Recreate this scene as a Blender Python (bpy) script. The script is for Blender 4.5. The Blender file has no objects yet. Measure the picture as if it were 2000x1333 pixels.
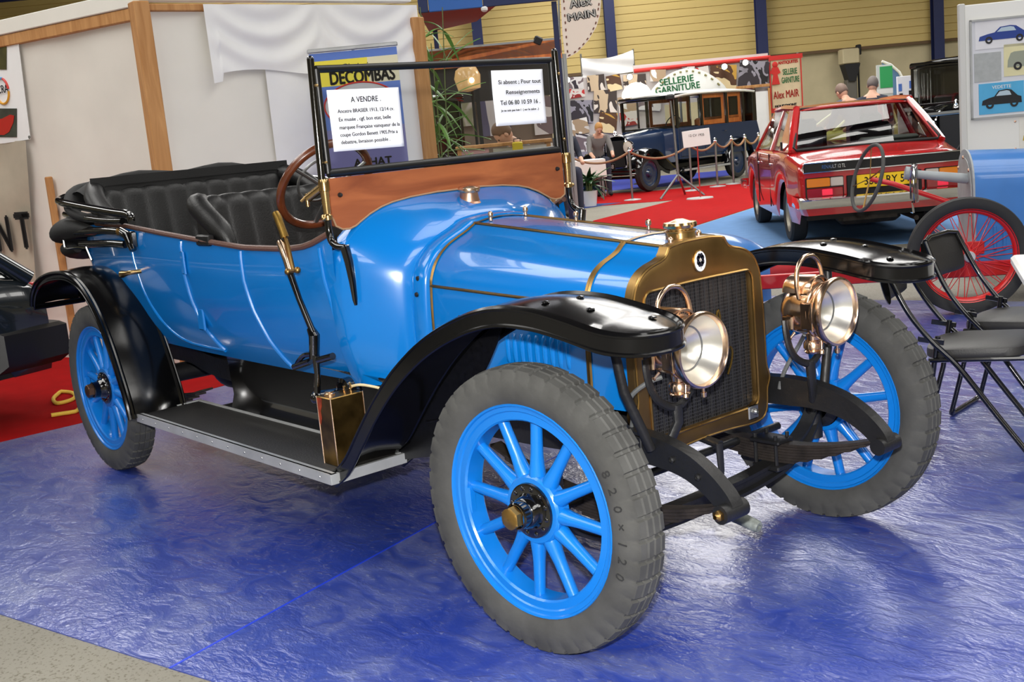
import bpy, math, random
import numpy as np
from mathutils import Vector, Matrix
random.seed(7)
sin, cos, pi, radians = math.sin, math.cos, math.pi, math.radians
scene = bpy.context.scene
COL = scene.collection
# ------------------------------------------------------------------ camera
# world: origin on the floor under the tourer's front axle, x = tourer's forward, y = its left
FPX = 2228.36
CAM = np.array([2.33207, -2.63769, 1.43143])
YAW, PITCH, ROLL = 2.452658, -0.1770915, -0.0926199
_d = np.array([cos(YAW)*cos(PITCH), sin(YAW)*cos(PITCH), sin(PITCH)])
_r = np.cross(_d, [0, 0, 1]); _r /= np.linalg.norm(_r)
_u = np.cross(_r, _d)
_c, _s = cos(ROLL), sin(ROLL)
_r, _u = _c*_r + _s*_u, -_s*_r + _c*_u
cd = bpy.data.cameras.new('camera')
cd.sensor_width = 36; cd.lens = FPX/2000*36
cam = bpy.data.objects.new('camera', cd); COL.objects.link(cam)
cam.matrix_world = Matrix(((_r[0], _u[0], -_d[0], CAM[0]), (_r[1], _u[1], -_d[1], CAM[1]), (_r[2], _u[2], -_d[2], CAM[2]), (0, 0, 0, 1)))
cd.clip_end = 200
scene.camera = cam
# hall axes: FW points away from the photographer, RT to the right
FW = np.array([cos(YAW), sin(YAW), 0]); RT = np.array([sin(YAW), -cos(YAW), 0])
def ray(px, py): return _d + (px-1000)/FPX*_r - (py-666.5)/FPX*_u
def U(px, py, ax, v):
    k = ray(px, py); i = 'xyz'.index(ax); return CAM + k*(v-CAM[i])/k[i]
def HW(D, s, z=0): return Vector(tuple(CAM*np.array([1, 1, 0]) + D*FW + s*RT + np.array([0, 0, z])))
def hp(px, py, D):
    k = ray(px, py); t = D/(k@FW); P = k*t; return (float(P@RT), float(CAM[2]+P[2]))
def gnd(px, py, z=0):
    P = U(px, py, 'z', z); return (float(P[0]), float(P[1]))
# ------------------------------------------------------------------ view, world, lights
vs = scene.view_settings
vs.view_transform = 'Standard'; vs.look = 'None'; vs.gamma = 1; vs.use_curve_mapping = False; vs.exposure = 0.0
w = bpy.data.worlds.new('hall_air'); scene.world = w; w.use_nodes = True
w.node_tree.nodes['Background'].inputs[0].default_value = (.55, .57, .6, 1)
w.node_tree.nodes['Background'].inputs[1].default_value = .05
def area(name, loc, rot, sx, sy, power, col=(1, 1, 1)):
    l = bpy.data.lights.new(name, 'AREA'); l.shape = 'RECTANGLE'; l.size = sx; l.size_y = sy; l.energy = power; l.color = col
    o = bpy.data.objects.new(name, l); COL.objects.link(o); o.location = loc; o.rotation_euler = rot
    return o
# roof lights of the exhibition hall (long translucent roof strips)
SKYL = [(-6, 5, 560), (-6, 17, 820), (-6, 29, 820), (4, 5, 420), (4, 17, 1100), (4, 29, 950), (14, 8, 700), (14, 24, 1100), (-16, 12, 650), (-4, -7, 650), (6, -7, 650), (-15, -4, 500), (15, -5, 500)]
for i, (s, D, pw) in enumerate(SKYL):
    area('roof_light', HW(D, s, 7.6), (0, 0, YAW-pi/2), 4.2, 8.5, pw, (1.0, .98, .94))
# the photographer's flash, just above the lens
fl = bpy.data.lights.new('camera_flash', 'SPOT'); fl.energy = 720; fl.spot_size = radians(95); fl.spot_blend = .6; fl.shadow_soft_size = .03; fl.color = (1, .98, .95)
fo = bpy.data.objects.new('camera_flash', fl); COL.objects.link(fo)
fo.matrix_world = cam.matrix_world.copy(); fo.location = Vector(tuple(CAM + _u*.17 - _r*.02))
# ------------------------------------------------------------------ materials
def lin(r, g, b):
    f = lambda c: c/12.92 if c <= .04045 else ((c+.055)/1.055)**2.4
    return (f(r/255), f(g/255), f(b/255), 1)
def mat(name, rgb, rough=.5, metal=0, coat=0, bump=0, bscale=40, var=0, vscale=6, spec=.5, emit=0, stretch=None, rvar=0, lin_=False):
    m = bpy.data.materials.new(name); m.use_nodes = True
    nt = m.node_tree; b = nt.nodes['Principled BSDF']
    col = rgb if lin_ else lin(*rgb)
    b.inputs['Base Color'].default_value = col
    b.inputs['Roughness'].default_value = rough; b.inputs['Metallic'].default_value = metal
    b.inputs['Coat Weight'].default_value = coat; b.inputs['Coat Roughness'].default_value = .04
    b.inputs['Specular IOR Level'].default_value = spec
    if emit:
        b.inputs['Emission Color'].default_value = col; b.inputs['Emission Strength'].default_value = emit
    def coords(sc):
        tc = nt.nodes.new('ShaderNodeTexCoord'); mp = nt.nodes.new('ShaderNodeMapping')
        nt.links.new(tc.outputs['Object'], mp.inputs[0])
        if stretch: mp.inputs['Scale'].default_value = stretch
        n = nt.nodes.new('ShaderNodeTexNoise'); n.inputs['Scale'].default_value = sc; n.inputs['Detail'].default_value = 5
        nt.links.new(mp.outputs[0], n.inputs['Vector']); return n
    if var or rvar:
        n = coords(vscale)
    if var:
        mx = nt.nodes.new('ShaderNodeMix'); mx.data_type = 'RGBA'
        mr = nt.nodes.new('ShaderNodeMapRange'); mr.inputs[1].default_value = .3; mr.inputs[2].default_value = .7
        nt.links.new(n.outputs['Fac'], mr.inputs[0]); nt.links.new(mr.outputs[0], mx.inputs[0])
        mx.inputs[6].default_value = tuple(c*(1-var) for c in col[:3])+(1,); mx.inputs[7].default_value = tuple(min(1, c*(1+var)) for c in col[:3])+(1,)
        nt.links.new(mx.outputs[2], b.inputs['Base Color'])
    if rvar:
        mr2 = nt.nodes.new('ShaderNodeMapRange'); mr2.inputs[3].default_value = max(0, rough-rvar); mr2.inputs[4].default_value = rough+rvar
        nt.links.new(n.outputs['Fac'], mr2.inputs[0]); nt.links.new(mr2.outputs[0], b.inputs['Roughness'])
    if bump:
        n2 = coords(bscale); bp = nt.nodes.new('ShaderNodeBump'); bp.inputs['Strength'].default_value = bump; bp.inputs['Distance'].default_value = .01
        nt.links.new(n2.outputs['Fac'], bp.inputs['Height']); nt.links.new(bp.outputs[0], b.inputs['Normal'])
    return m
M = {}
M['blue'] = mat('tourer_blue_enamel', (6, 112, 192), .22, coat=.8, rvar=.03, vscale=3)
M['wheelblue'] = mat('wheel_blue_paint', (10, 112, 198), .3, coat=.4, bump=.06, bscale=30)
M['black'] = mat('black_enamel', (9, 9, 10), .12, coat=1)
M['fenderblack'] = mat('mudguard_enamel', (8, 8, 9), .17, bump=.07, bscale=7)
M['undark'] = mat('dusty_black_panel', (12, 12, 14), .35, var=.5, vscale=60)
M['chassis'] = mat('chassis_black', (24, 24, 25), .45, bump=.15, bscale=60, var=.3)
M['springleaf'] = mat('rusty_spring_steel', (48, 42, 38), .6, metal=.3, bump=.2, bscale=50, var=.4, vscale=20)
M['leather'] = mat('black_leather', (15, 15, 16), .45, bump=.12, bscale=140, var=.25)
M['canvas'] = mat('black_hood_canvas', (11, 11, 12), .75, bump=.25, bscale=220)
M['rubber'] = mat('grey_tyre_rubber', (66, 66, 64), .75, var=.28, vscale=9, bump=.12, bscale=60)
M['rubber_dk'] = mat('dark_tyre_rubber', (34, 34, 34), .7, var=.2, bump=.1, bscale=50)
M['brass'] = mat('polished_brass', (214, 180, 126), .2, metal=1, rvar=.08)
M['dullbrass'] = mat('tarnished_brass', (148, 118, 72), .42, metal=1, var=.2, vscale=5, rvar=.12, bump=.05, bscale=20)
M['edgebrass'] = mat('brass_bead', (176, 140, 82), .3, metal=1)
M['copper'] = mat('copper_lamp_brass', (232, 200, 172), .22, metal=1, var=.12, vscale=14, rvar=.08)
M['copperold'] = mat('bare_copper', (206, 164, 140), .35, metal=1, var=.2)
M['canbrass'] = mat('stained_brass_sheet', (142, 112, 62), .34, metal=1, var=.55, vscale=9, rvar=.15)
M['chrome'] = mat('chrome', (225, 226, 228), .08, metal=1)
M['silver'] = mat('silvered_reflector', (214, 212, 204), .3, metal=.88)
M['alu'] = mat('aluminium_trim', (176, 178, 178), .45, metal=.35, var=.15, bump=.1, bscale=30)
M['rubbermat'] = mat('black_ribbed_mat', (27, 25, 23), .62, bump=.2, bscale=120, var=.3)
M['steel'] = mat('grey_steel', (150, 152, 152), .35, metal=.9)
M['walnut'] = mat('steering_walnut', (92, 46, 24), .3, coat=.6, var=.3, vscale=16)
M['railbrown'] = mat('brown_leather_beading', (92, 62, 52), .5, bump=.2, bscale=100)
M['white'] = mat('white_paint', (232, 232, 228), .5)
M['ink'] = mat('black_ink', (18, 18, 20), .7)
M['red_ink'] = mat('red_ink', (196, 40, 34), .7)
M['green_ink'] = mat('green_ink', (44, 128, 78), .7)
M['paper'] = mat('paper', (236, 238, 246), .75)
M['red'] = mat('saloon_red_paint', (190, 24, 26), .2, coat=.9)
M['frame_red'] = mat('chassis_red', (205, 26, 24), .35, coat=.4)
M['yellowplate'] = mat('yellow_plate', (250, 205, 20), .45)
def wood(name, a, bcol, sc=(1, 1, 14), rough=.55, scale=3.0, coat=0):
    m = bpy.data.materials.new(name); m.use_nodes = True; nt = m.node_tree; b = nt.nodes['Principled BSDF']
    tc = nt.nodes.new('ShaderNodeTexCoord'); mp = nt.nodes.new('ShaderNodeMapping'); mp.inputs['Scale'].default_value = sc
    n = nt.nodes.new('ShaderNodeTexNoise'); n.inputs['Scale'].default_value = scale; n.inputs['Detail'].default_value = 7; n.inputs['Distortion'].default_value = .8
    r = nt.nodes.new('ShaderNodeValToRGB'); r.color_ramp.elements[0].color = lin(*a); r.color_ramp.elements[1].color = lin(*bcol)
    r.color_ramp.elements[0].position = .3; r.color_ramp.elements[1].position = .7
    nt.links.new(tc.outputs['Object'], mp.inputs[0]); nt.links.new(mp.outputs[0], n.inputs['Vector']); nt.links.new(n.outputs['Fac'], r.inputs[0]); nt.links.new(r.outputs[0], b.inputs['Base Color'])
    b.inputs['Roughness'].default_value = rough; b.inputs['Coat Weight'].default_value = coat
    return m
M['satin'] = mat('satin_black', (12, 12, 12), .38)
M['board'] = wood('varnished_mahogany', (120, 60, 32), (164, 94, 54), (2, 1.2, 7), .45, 2.2, .3)
M['pine'] = wood('raw_pine', (170, 116, 62), (204, 152, 96), (9, 9, 1), .6, 2)
M['orangewood'] = wood('orange_veneer', (176, 84, 30), (222, 132, 60), (4, 4, 1), .4)
def glassmat(name, tint=(1, 1, 1), gloss=.1, rough=.01):
    m = bpy.data.materials.new(name); m.use_nodes = True; nt = m.node_tree
    for n in list(nt.nodes): nt.nodes.remove(n)
    o = nt.nodes.new('ShaderNodeOutputMaterial'); mx = nt.nodes.new('ShaderNodeMixShader'); t = nt.nodes.new('ShaderNodeBsdfTransparent'); g = nt.nodes.new('ShaderNodeBsdfGlossy')
    lw = nt.nodes.new('ShaderNodeLayerWeight'); pw_ = nt.nodes.new('ShaderNodeMath'); pw_.operation = 'POWER'; pw_.inputs[1].default_value = 5
    nt.links.new(lw.outputs['Facing'], pw_.inputs[0])
    t.inputs[0].default_value = tint+(1,); g.inputs['Roughness'].default_value = rough
    ad = nt.nodes.new('ShaderNodeMath'); ad.operation = 'ADD'; ad.inputs[1].default_value = gloss; ad.use_clamp = True
    nt.links.new(pw_.outputs[0], ad.inputs[0]); nt.links.new(ad.outputs[0], mx.inputs[0]); nt.links.new(t.outputs[0], mx.inputs[1]); nt.links.new(g.outputs[0], mx.inputs[2]); nt.links.new(mx.outputs[0], o.inputs[0])
    return m
M['glass'] = glassmat('window_glass', (.94, .95, .94), .035)
M['darkglass'] = glassmat('tinted_glass', (.5, .52, .5), .05)
M['lensglass'] = glassmat('lamp_lens', (.98, .98, .98), .03)
M['plexi'] = glassmat('clear_plastic', (.8, .82, .82), .1, .05)
def mottled(name, cols, scale=3, rough=.6, sharp=True, seed=0):
    """printed photographs too far away to make out: patches of a few colours"""
    m = bpy.data.materials.new(name); m.use_nodes = True; nt = m.node_tree; b = nt.nodes['Principled BSDF']
    tc = nt.nodes.new('ShaderNodeTexCoord'); mp = nt.nodes.new('ShaderNodeMapping'); mp.inputs['Location'].default_value = (seed*3.7, seed*1.9, seed)
    n = nt.nodes.new('ShaderNodeTexNoise'); n.inputs['Scale'].default_value = scale; n.inputs['Detail'].default_value = 2.5; n.inputs['Distortion'].default_value = 1.2
    r = nt.nodes.new('ShaderNodeValToRGB'); cr = r.color_ramp
    if sharp: cr.interpolation = 'CONSTANT'
    k = len(cols)
    while len(cr.elements) < k: cr.elements.new(.5)
    for i, c in enumerate(cols):
        cr.elements[i].position = 0 if i == 0 else .32+.36*i/k; cr.elements[i].color = lin(*c)
    nt.links.new(tc.outputs['Object'], mp.inputs[0]); nt.links.new(mp.outputs[0], n.inputs['Vector']); nt.links.new(n.outputs['Fac'], r.inputs[0]); nt.links.new(r.outputs[0], b.inputs['Base Color'])
    b.inputs['Roughness'].default_value = rough
    return m
# ------------------------------------------------------------------ mesh helpers
class MB:
    def __init__(s): s.v = []; s.f = []; s.mi = []; s.cur = 0
    def add(s, vs_, fs):
        o = len(s.v); s.v += [tuple(float(c) for c in v) for v in vs_]; s.f += [tuple(i+o for i in f) for f in fs]; s.mi += [s.cur]*len(fs); return s
    def box(s, c, d, rot=None, bev=0):
        x, y, z = d[0]/2, d[1]/2, d[2]/2
        vs_ = [Vector((a*x, b*y, e*z)) for a in (-1, 1) for b in (-1, 1) for e in (-1, 1)]
        if rot is not None: vs_ = [rot @ v for v in vs_]
        return s.add([v+Vector(c) for v in vs_], [(0, 1, 3, 2), (4, 6, 7, 5), (0, 4, 5, 1), (2, 3, 7, 6), (0, 2, 6, 4), (1, 5, 7, 3)])
    def rbox(s, c, d, b=.01, rot=None):
        """box with chamfered edges"""
        x, y, z = d[0]/2, d[1]/2, d[2]/2; b = min(b, x*.9, y*.9, z*.9)
        lv = []
        for zz, k in ((-z, b), (-z+b, 0), (z-b, 0), (z, b)):
            X, Y = x-k, y-k
            lv.append([(-X+b, -Y, zz), (X-b, -Y, zz), (X, -Y+b, zz), (X, Y-b, zz), (X-b, Y, zz), (-X+b, Y, zz), (-X, Y-b, zz), (-X, -Y+b, zz)])
        R_ = rot if rot is not None else Matrix.Identity(3)
        return s.loft([[R_ @ Vector(q)+Vector(c) for q in l] for l in lv], True, True)
    def loft(s, secs, closed=True, caps=False, loop=False):
        n = len(secs[0]); vs_ = [p for q in secs for p in q]; fs = []
        m = len(secs)
        for i in range(m if loop else m-1):
            i2 = (i+1) % m
            for j in range(n if closed else n-1):
                j2 = (j+1) % n
                fs.append((i*n+j, i*n+j2, i2*n+j2, i2*n+j))
        if caps and not loop:
            fs.append(tuple(range(n-1, -1, -1))); fs.append(tuple((m-1)*n+j for j in range(n)))
        return s.add(vs_, fs)
    def tube(s, path, r, n=10, caps=True, loop=False, flat=1.0, up=None):
        """round tube along a path; r a number or a list; flat squashes it along the second axis"""
        P = [Vector(tuple(p)) for p in path]; m = len(P)
        R = r if isinstance(r, (list, tuple)) else [r]*m
        secs = []; prev = None
        for i in range(m):
            if loop: t = P[(i+1) % m]-P[i-1]
            else: t = P[min(i+1, m-1)]-P[max(i-1, 0)]
            t.normalize()
            if prev is None:
                a = Vector(up) if up is not None else (Vector((0, 0, 1)) if abs(t.z) < .9 else Vector((1, 0, 0)))
            else: a = prev
            a = a-t*a.dot(t); a.normalize(); b = t.cross(a); prev = a
            secs.append([P[i]+(a*cos(q)*flat+b*sin(q))*R[i] for q in [2*pi*k/n for k in range(n)]])
        return s.loft(secs, True, caps, loop)
    def cyl(s, p0, p1, r0, r1=None, n=16, caps=True):
        return s.tube([p0, p1], [r0, r0 if r1 is None else r1], n, caps)
    def lathe(s, prof, o, ax, n=32, up=None, a0=0, a1=2*pi, caps=False):
        """prof: (distance along axis, radius)"""
        ax = Vector(ax).normalized(); o = Vector(tuple(o))
        a = Vector(up) if up is not None else (Vector((0, 0, 1)) if abs(ax.z) < .9 else Vector((1, 0, 0)))
        a = (a-ax*a.dot(ax)).normalized(); b = ax.cross(a)
        full = abs(a1-a0-2*pi) < 1e-6
        angs = [a0+(a1-a0)*k/(n if full else n-1) for k in range(n)]
        secs = [[o+ax*h+(a*cos(q)+b*sin(q))*max(r, 1e-5) for q in angs] for h, r in prof]
        return s.loft(secs, full, caps)
    def poly(s, pts): return s.add(pts, [tuple(range(len(pts)))])
    def prism(s, pts, d):
        """extrude polygon pts (3d) by vector d"""
        n = len(pts); d = Vector(d); P = [Vector(tuple(p)) for p in pts]
        return s.add(P+[p+d for p in P], [tuple(range(n-1, -1, -1)), tuple(range(n, 2*n))]+[(i, (i+1) % n, n+(i+1) % n, n+i) for i in range(n)])
    def grid(s, fn, nu, nv, cu=False):
        vs_ = [fn(i/(nu if cu else nu-1), j/(nv-1)) for i in range(nu) for j in range(nv)]
        fs = [(i*nv+j, ((i+1) % nu)*nv+j, ((i+1) % nu)*nv+j+1, i*nv+j+1) for i in range(nu if cu else nu-1) for j in range(nv-1)]
        return s.add(vs_, fs)
    def sph(s, c, r, n=12, m=8, sc=(1, 1, 1)):
        return s.lathe([(-cos(pi*k/m)*r*1.0, sin(pi*k/m)*r) for k in range(m+1)], (0, 0, 0), (0, 0, 1), n)._post(n*(m+1), c, sc)
    def _post(s, k, c, sc):
        for i in range(len(s.v)-k, len(s.v)):
            v = s.v[i]; s.v[i] = (v[0]*sc[0]+c[0], v[1]*sc[1]+c[1], v[2]*sc[2]+c[2])
        return s
    def xf(s, mtx):
        s.v = [tuple(mtx @ Vector(v)) for v in s.v]; return s
    def mirror_y(s):
        n = len(s.v); s.v += [(x, -y, z) for x, y, z in s.v]; k = len(s.f); s.f += [tuple(i+n for i in reversed(f)) for f in s.f]; s.mi += s.mi[:k]; return s
    def mesh(s, name, mats, ang=38, smooth=True):
        me = bpy.data.meshes.new(name); me.from_pydata(s.v, [], s.f); me.validate()
        for m in (mats if isinstance(mats, (list, tuple)) else [mats]): me.materials.append(M[m] if isinstance(m, str) else m)
        if len(set(s.mi)) > 1 and len(me.polygons) == len(s.mi): me.polygons.foreach_set('material_index', s.mi)
        import bmesh
        bm = bmesh.new(); bm.from_mesh(me); bmesh.ops.recalc_face_normals(bm, faces=bm.faces); bm.to_mesh(me); bm.free()
        if smooth:
            me.shade_smooth(); me.set_sharp_from_angle(angle=radians(ang))
        return me
    def build(s, name, mats, parent=None, ang=38, smooth=True, label=None):
        return link(name, s.mesh(name, mats, ang, smooth), parent, label)
def link(name, me, parent=None, label=None, mtx=None):
    o = bpy.data.objects.new(name, me); COL.objects.link(o)
    if mtx is not None: o.matrix_basis = mtx
    if parent is not None: o.parent = parent
    if label: o['label'] = label
    return o
def thing(name, label, cat, loc=(0, 0, 0), rz=0, group=None):
    o = bpy.data.objects.new(name, None); COL.objects.link(o); o.empty_display_size = .1
    o.location = loc; o.rotation_euler = (0, 0, rz); return tag(o, label, cat, group)
def part(name, parent, loc=(0, 0, 0), rot=(0, 0, 0), label=None):
    o = bpy.data.objects.new(name, None); COL.objects.link(o); o.empty_display_size = .05
    o.location = loc; o.rotation_euler = rot; o.parent = parent
    if label: o['label'] = label
    return o
def tag(o, label, cat, group=None):
    o['label'] = label; o['category'] = cat
    if group: o['group'] = group
    return o
def struct(o): o['kind'] = 'structure'; return o
def hall(name, label, cat, D, s, rz=0, group=None, z=0):
    """a thing whose own x runs to the photo's right and y away from the photographer"""
    return thing(name, label, cat, HW(D, s, z), YAW-pi/2+rz, group)
def copy_tree(o, parent=None):
    c = o.copy(); COL.objects.link(c); c.parent = parent
    for ch in list(o.children): copy_tree(ch, c)
    return c
def lettering(body, size, m, parent, mtx, name='lettering', ext=.0006, align='CENTER', sx=1.0, bold=0, fit=None):
    cu = bpy.data.curves.new(name, 'FONT'); cu.body = body; cu.size = size; cu.align_x = align; cu.extrude = ext; cu.resolution_u = 3
    t = bpy.data.objects.new(name, cu); COL.objects.link(t)
    dg = bpy.context.evaluated_depsgraph_get(); me = bpy.data.meshes.new_from_object(t.evaluated_get(dg))
    bpy.data.objects.remove(t); bpy.data.curves.remove(cu)
    me.materials.clear(); me.materials.append(M[m] if isinstance(m, str) else m)
    if bold:
        b_ = MB()
        for dx, dy in ((-1, 0), (1, 0), (0, .7), (0, -.7)):
            b_.add([(v.co.x+dx*bold, v.co.y+dy*bold, v.co.z+.0001*ext*dx) for v in me.vertices], [tuple(p.vertices) for p in me.polygons])
        old = me; me = bpy.data.meshes.new(name); me.from_pydata(b_.v, [], b_.f); me.materials.append(old.materials[0]); bpy.data.meshes.remove(old)
    if fit:
        xs = [v.co.x for v in me.vertices]; wd = max(xs)-min(xs); sx = fit/wd
    if sx != 1.0:
        for v in me.vertices: v.co.x *= sx
    return link(name, me, parent, None, mtx)
def frame(o, x, y):
    """4x4 with origin o, x axis, y axis"""
    x = Vector(x).normalized(); z = x.cross(Vector(y)).normalized(); y = z.cross(x); o = Vector(tuple(o))
    return Matrix(((x.x, y.x, z.x, o.x), (x.y, y.y, z.y, o.y), (x.z, y.z, z.z, o.z), (0, 0, 0, 1)))
def interp(x, tab):
    xs = [t[0] for t in tab]; ys = [t[1] for t in tab]
    return float(np.interp(x, xs, ys))
def smooth_path(P, k=6, loop=False):
    """Catmull-Rom through the points"""
    P = [Vector(tuple(p)) for p in P]; n = len(P); out = []
    for i in range(n if loop else n-1):
        if loop: a, b, c, d = P[i-1], P[i], P[(i+1) % n], P[(i+2) % n]
        else: a, b, c, d = P[max(i-1, 0)], P[i], P[i+1], P[min(i+2, n-1)]
        for j in range(k):
            t = j/k
            out.append(.5*((2*b)+(c-a)*t+(2*a-5*b+4*c-d)*t*t+(3*b-a-3*c+d)*t**3))
    if not loop: out.append(P[-1])
    return out
def resample(P, n):
    P = [Vector(tuple(p)) for p in P]; L = [0]
    for a, b in zip(P, P[1:]): L.append(L[-1]+(b-a).length)
    out = []
    for i in range(n):
        t = L[-1]*i/(n-1); j = max(k for k in range(len(L)) if L[k] <= t+1e-9); j = min(j, len(P)-2)
        q = (t-L[j])/max(L[j+1]-L[j], 1e-9); out.append(P[j].lerp(P[j+1], min(1, max(0, q))))
    return out
# ================================================================== THE SETTING
def onplane(px, py, P0, n):
    k = Vector(tuple(ray(px, py))); c = Vector(tuple(CAM)); n = Vector(n); P0 = Vector(tuple(P0))
    return c+k*((P0-c).dot(n)/k.dot(n))
# ---- floor
def concrete():
    m = mat('speckled_concrete', (132, 128, 116), .7, var=.12, vscale=1.2, bump=.1, bscale=200)
    nt = m.node_tree; b = nt.nodes['Principled BSDF']; src = b.inputs['Base Color'].links[0].from_socket
    tc = nt.nodes.new('ShaderNodeTexCoord'); v = nt.nodes.new('ShaderNodeTexNoise'); v.inputs['Scale'].default_value = 90; v.inputs['Detail'].default_value = 3
    r = nt.nodes.new('ShaderNodeValToRGB'); r.color_ramp.elements[0].position = .33; r.color_ramp.elements[1].position = .45
    r.color_ramp.elements[0].color = (.55, .52, .46, 1); r.color_ramp.elements[1].color = (1, 1, 1, 1)
    mx = nt.nodes.new('ShaderNodeMix'); mx.data_type = 'RGBA'; mx.blend_type = 'MULTIPLY'; mx.inputs[0].default_value = 1
    nt.links.new(tc.outputs['Object'], v.inputs['Vector']); nt.links.new(v.outputs['Fac'], r.inputs[0]); nt.links.new(src, mx.inputs[6]); nt.links.new(r.outputs[0], mx.inputs[7]); nt.links.new(mx.outputs[2], b.inputs['Base Color'])
    return m
M['concrete'] = concrete()
def filmmat(name, seed):
    """blue carpet under crinkled, cloudy plastic film, its small glints painted into the colour"""
    m = bpy.data.materials.new(name); m.use_nodes = True; nt = m.node_tree; b = nt.nodes['Principled BSDF']; L = nt.links.new
    tc = nt.nodes.new('ShaderNodeTexCoord')
    def noise(sc, det, dist, scale=(1, 1, 1), rz=0):
        mp = nt.nodes.new('ShaderNodeMapping'); mp.inputs['Scale'].default_value = scale; mp.inputs['Location'].default_value = (seed, seed*2, 0); mp.inputs['Rotation'].default_value = (0, 0, rz)
        n = nt.nodes.new('ShaderNodeTexNoise'); n.inputs['Scale'].default_value = sc; n.inputs['Detail'].default_value = det; n.inputs['Distortion'].default_value = dist
        L(tc.outputs['Object'], mp.inputs[0]); L(mp.outputs[0], n.inputs['Vector']); return n.outputs['Fac']
    big = noise(1.3, 3, .8); mid = noise(6, 5, 1.2, (1, 1.8, 1), .5); fine = noise(42, 4, .7, (1, 1.9, 1), .3)
    def ramp(src, a, bb, lo, hi):
        r = nt.nodes.new('ShaderNodeMapRange'); r.inputs[1].default_value = a; r.inputs[2].default_value = bb; r.inputs[3].default_value = lo; r.inputs[4].default_value = hi; L(src, r.inputs[0]); return r.outputs[0]
    def mul(a, bb):
        k = nt.nodes.new('ShaderNodeMath'); k.operation = 'MULTIPLY'; L(a, k.inputs[0]); L(bb, k.inputs[1]); return k.outputs[0]
    def add(a, bb):
        k = nt.nodes.new('ShaderNodeMath'); k.operation = 'ADD'; k.use_clamp = True; L(a, k.inputs[0]); L(bb, k.inputs[1]); return k.outputs[0]
    milk_and_glints = add(mul(ramp(big, .40, .66, .10, .85), ramp(mid, .36, .66, .25, 1)), mul(ramp(fine, .60, .72, 0, .8), ramp(mid, .35, .6, .2, 1)))  # cloudy patches, plus whitish glints painted into the colour from the fine noise
    mx = nt.nodes.new('ShaderNodeMix'); mx.data_type = 'RGBA'; mx.inputs[6].default_value = lin(24, 52, 146); mx.inputs[7].default_value = lin(114, 124, 170)
    L(milk_and_glints, mx.inputs[0]); L(mx.outputs[2], b.inputs['Base Color'])
    b.inputs['Roughness'].default_value = .42; b.inputs['Coat Weight'].default_value = .8; b.inputs['Coat Roughness'].default_value = .12
    bp = nt.nodes.new('ShaderNodeBump'); bp.inputs['Strength'].default_value = .5; bp.inputs['Distance'].default_value = .012
    h = add(mul(mid, ramp(mid, 0, 1, .35, .35)), mul(fine, ramp(mid, .35, .65, .1, .6))); L(h, bp.inputs['Height']); L(bp.outputs[0], b.inputs['Normal']); L(bp.outputs[0], b.inputs['Coat Normal'])
    return m
def flat(name, pts, m, z0=-.006, z1=0.0):
    b = MB(); b.prism([(x, y, z0) for x, y in pts], (0, 0, z1-z0)); return b.build(name, m, smooth=False)
def hq(D0, D1, s0, s1): return [tuple(HW(D, s)[:2]) for D, s in ((D0, s0), (D0, s1), (D1, s1), (D1, s0))]
fl_ = struct(flat('floor', hq(-14, 36, -26, 26), 'concrete', -.2, -.004)); tag(fl_, 'bare grey speckled concrete hall floor', 'floor')
A = (-1.62, -1.71); B = (4.2, -.21)
SE0, SE1 = (-.77, -1.485), (-1.14, -.25)
sd = (SE1[0]-SE0[0], SE1[1]-SE0[1]); SE2 = (SE0[0]+sd[0]*5, SE0[1]+sd[1]*5)
tag(flat('plastic_film', [(-4.33, -2.35), SE0, SE2, (-5.2, 4.6), (-4.40, -.3)], filmmat('blue_film_rear', 0)), 'blue carpet under crinkled plastic film, behind the front wheels', 'floor film')
tag(flat('plastic_film', [SE0, B, (3.6, 4.4), (-1.0, 5.05), (-2.4, 4.72), SE2], filmmat('blue_film_front', 4.3)), 'blue carpet under crinkled plastic film, in front of the tourer', 'floor film')
M['bluetape'] = mat('blue_tape', (28, 60, 200), .4)
sv = Vector(sd).normalized(); sn = Vector((-sv.y, sv.x))*.004
tag(flat('floor_seam', [(SE0[0]-sn.x, SE0[1]-sn.y), (SE0[0]+sn.x, SE0[1]+sn.y), (SE2[0]+sn.x, SE2[1]+sn.y), (SE2[0]-sn.x, SE2[1]-sn.y)], 'bluetape', -.003, .0012), 'thin bright blue seam line between the two floor films', 'seam')
M['redcarpet'] = mat('red_carpet', (158, 10, 14), .9, spec=.1, bump=.2, bscale=300, var=.08)
M['redcarpet_dk'] = mat('deep_red_carpet', (160, 12, 14), .9, spec=.1, bump=.2, bscale=300, var=.1)
M['ltblue'] = mat('light_blue_carpet', (96, 134, 180), .85, spec=.15, bump=.15, bscale=250, var=.06)
M['dkblue'] = mat('dark_blue_carpet', (32, 56, 120), .85, var=.1)
tag(flat('red_carpet', [(-4.335, -2.6), (-4.405, -.3), (-4.79, 2.0), (-8, 2.0), (-8, -2.6)], 'redcarpet_dk', -.005, .001), 'dark red carpet under the dark hatchback by the booth', 'carpet')
def gp(*pp): return [gnd(*q) for q in pp]
tag(flat('red_carpet', gp((1010, 402), (1100, 384), (1290, 372), (1480, 353), (1540, 362), (1473, 404.5), (1345, 445), (1230, 482), (1110, 462), (1160, 431), (1318, 391), (1100, 408), (1010, 419)), 'redcarpet', -.004, .002), 'bright red carpet aisle winding between the stands', 'carpet')
tag(flat('blue_carpet', gp((1347, 446), (1475, 405.5), (1620, 392), (2000, 350), (2050, 462), (1500, 489), (1240, 497)), 'ltblue', -.004, .0015), 'light blue carpet under the red saloon', 'carpet')
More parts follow.
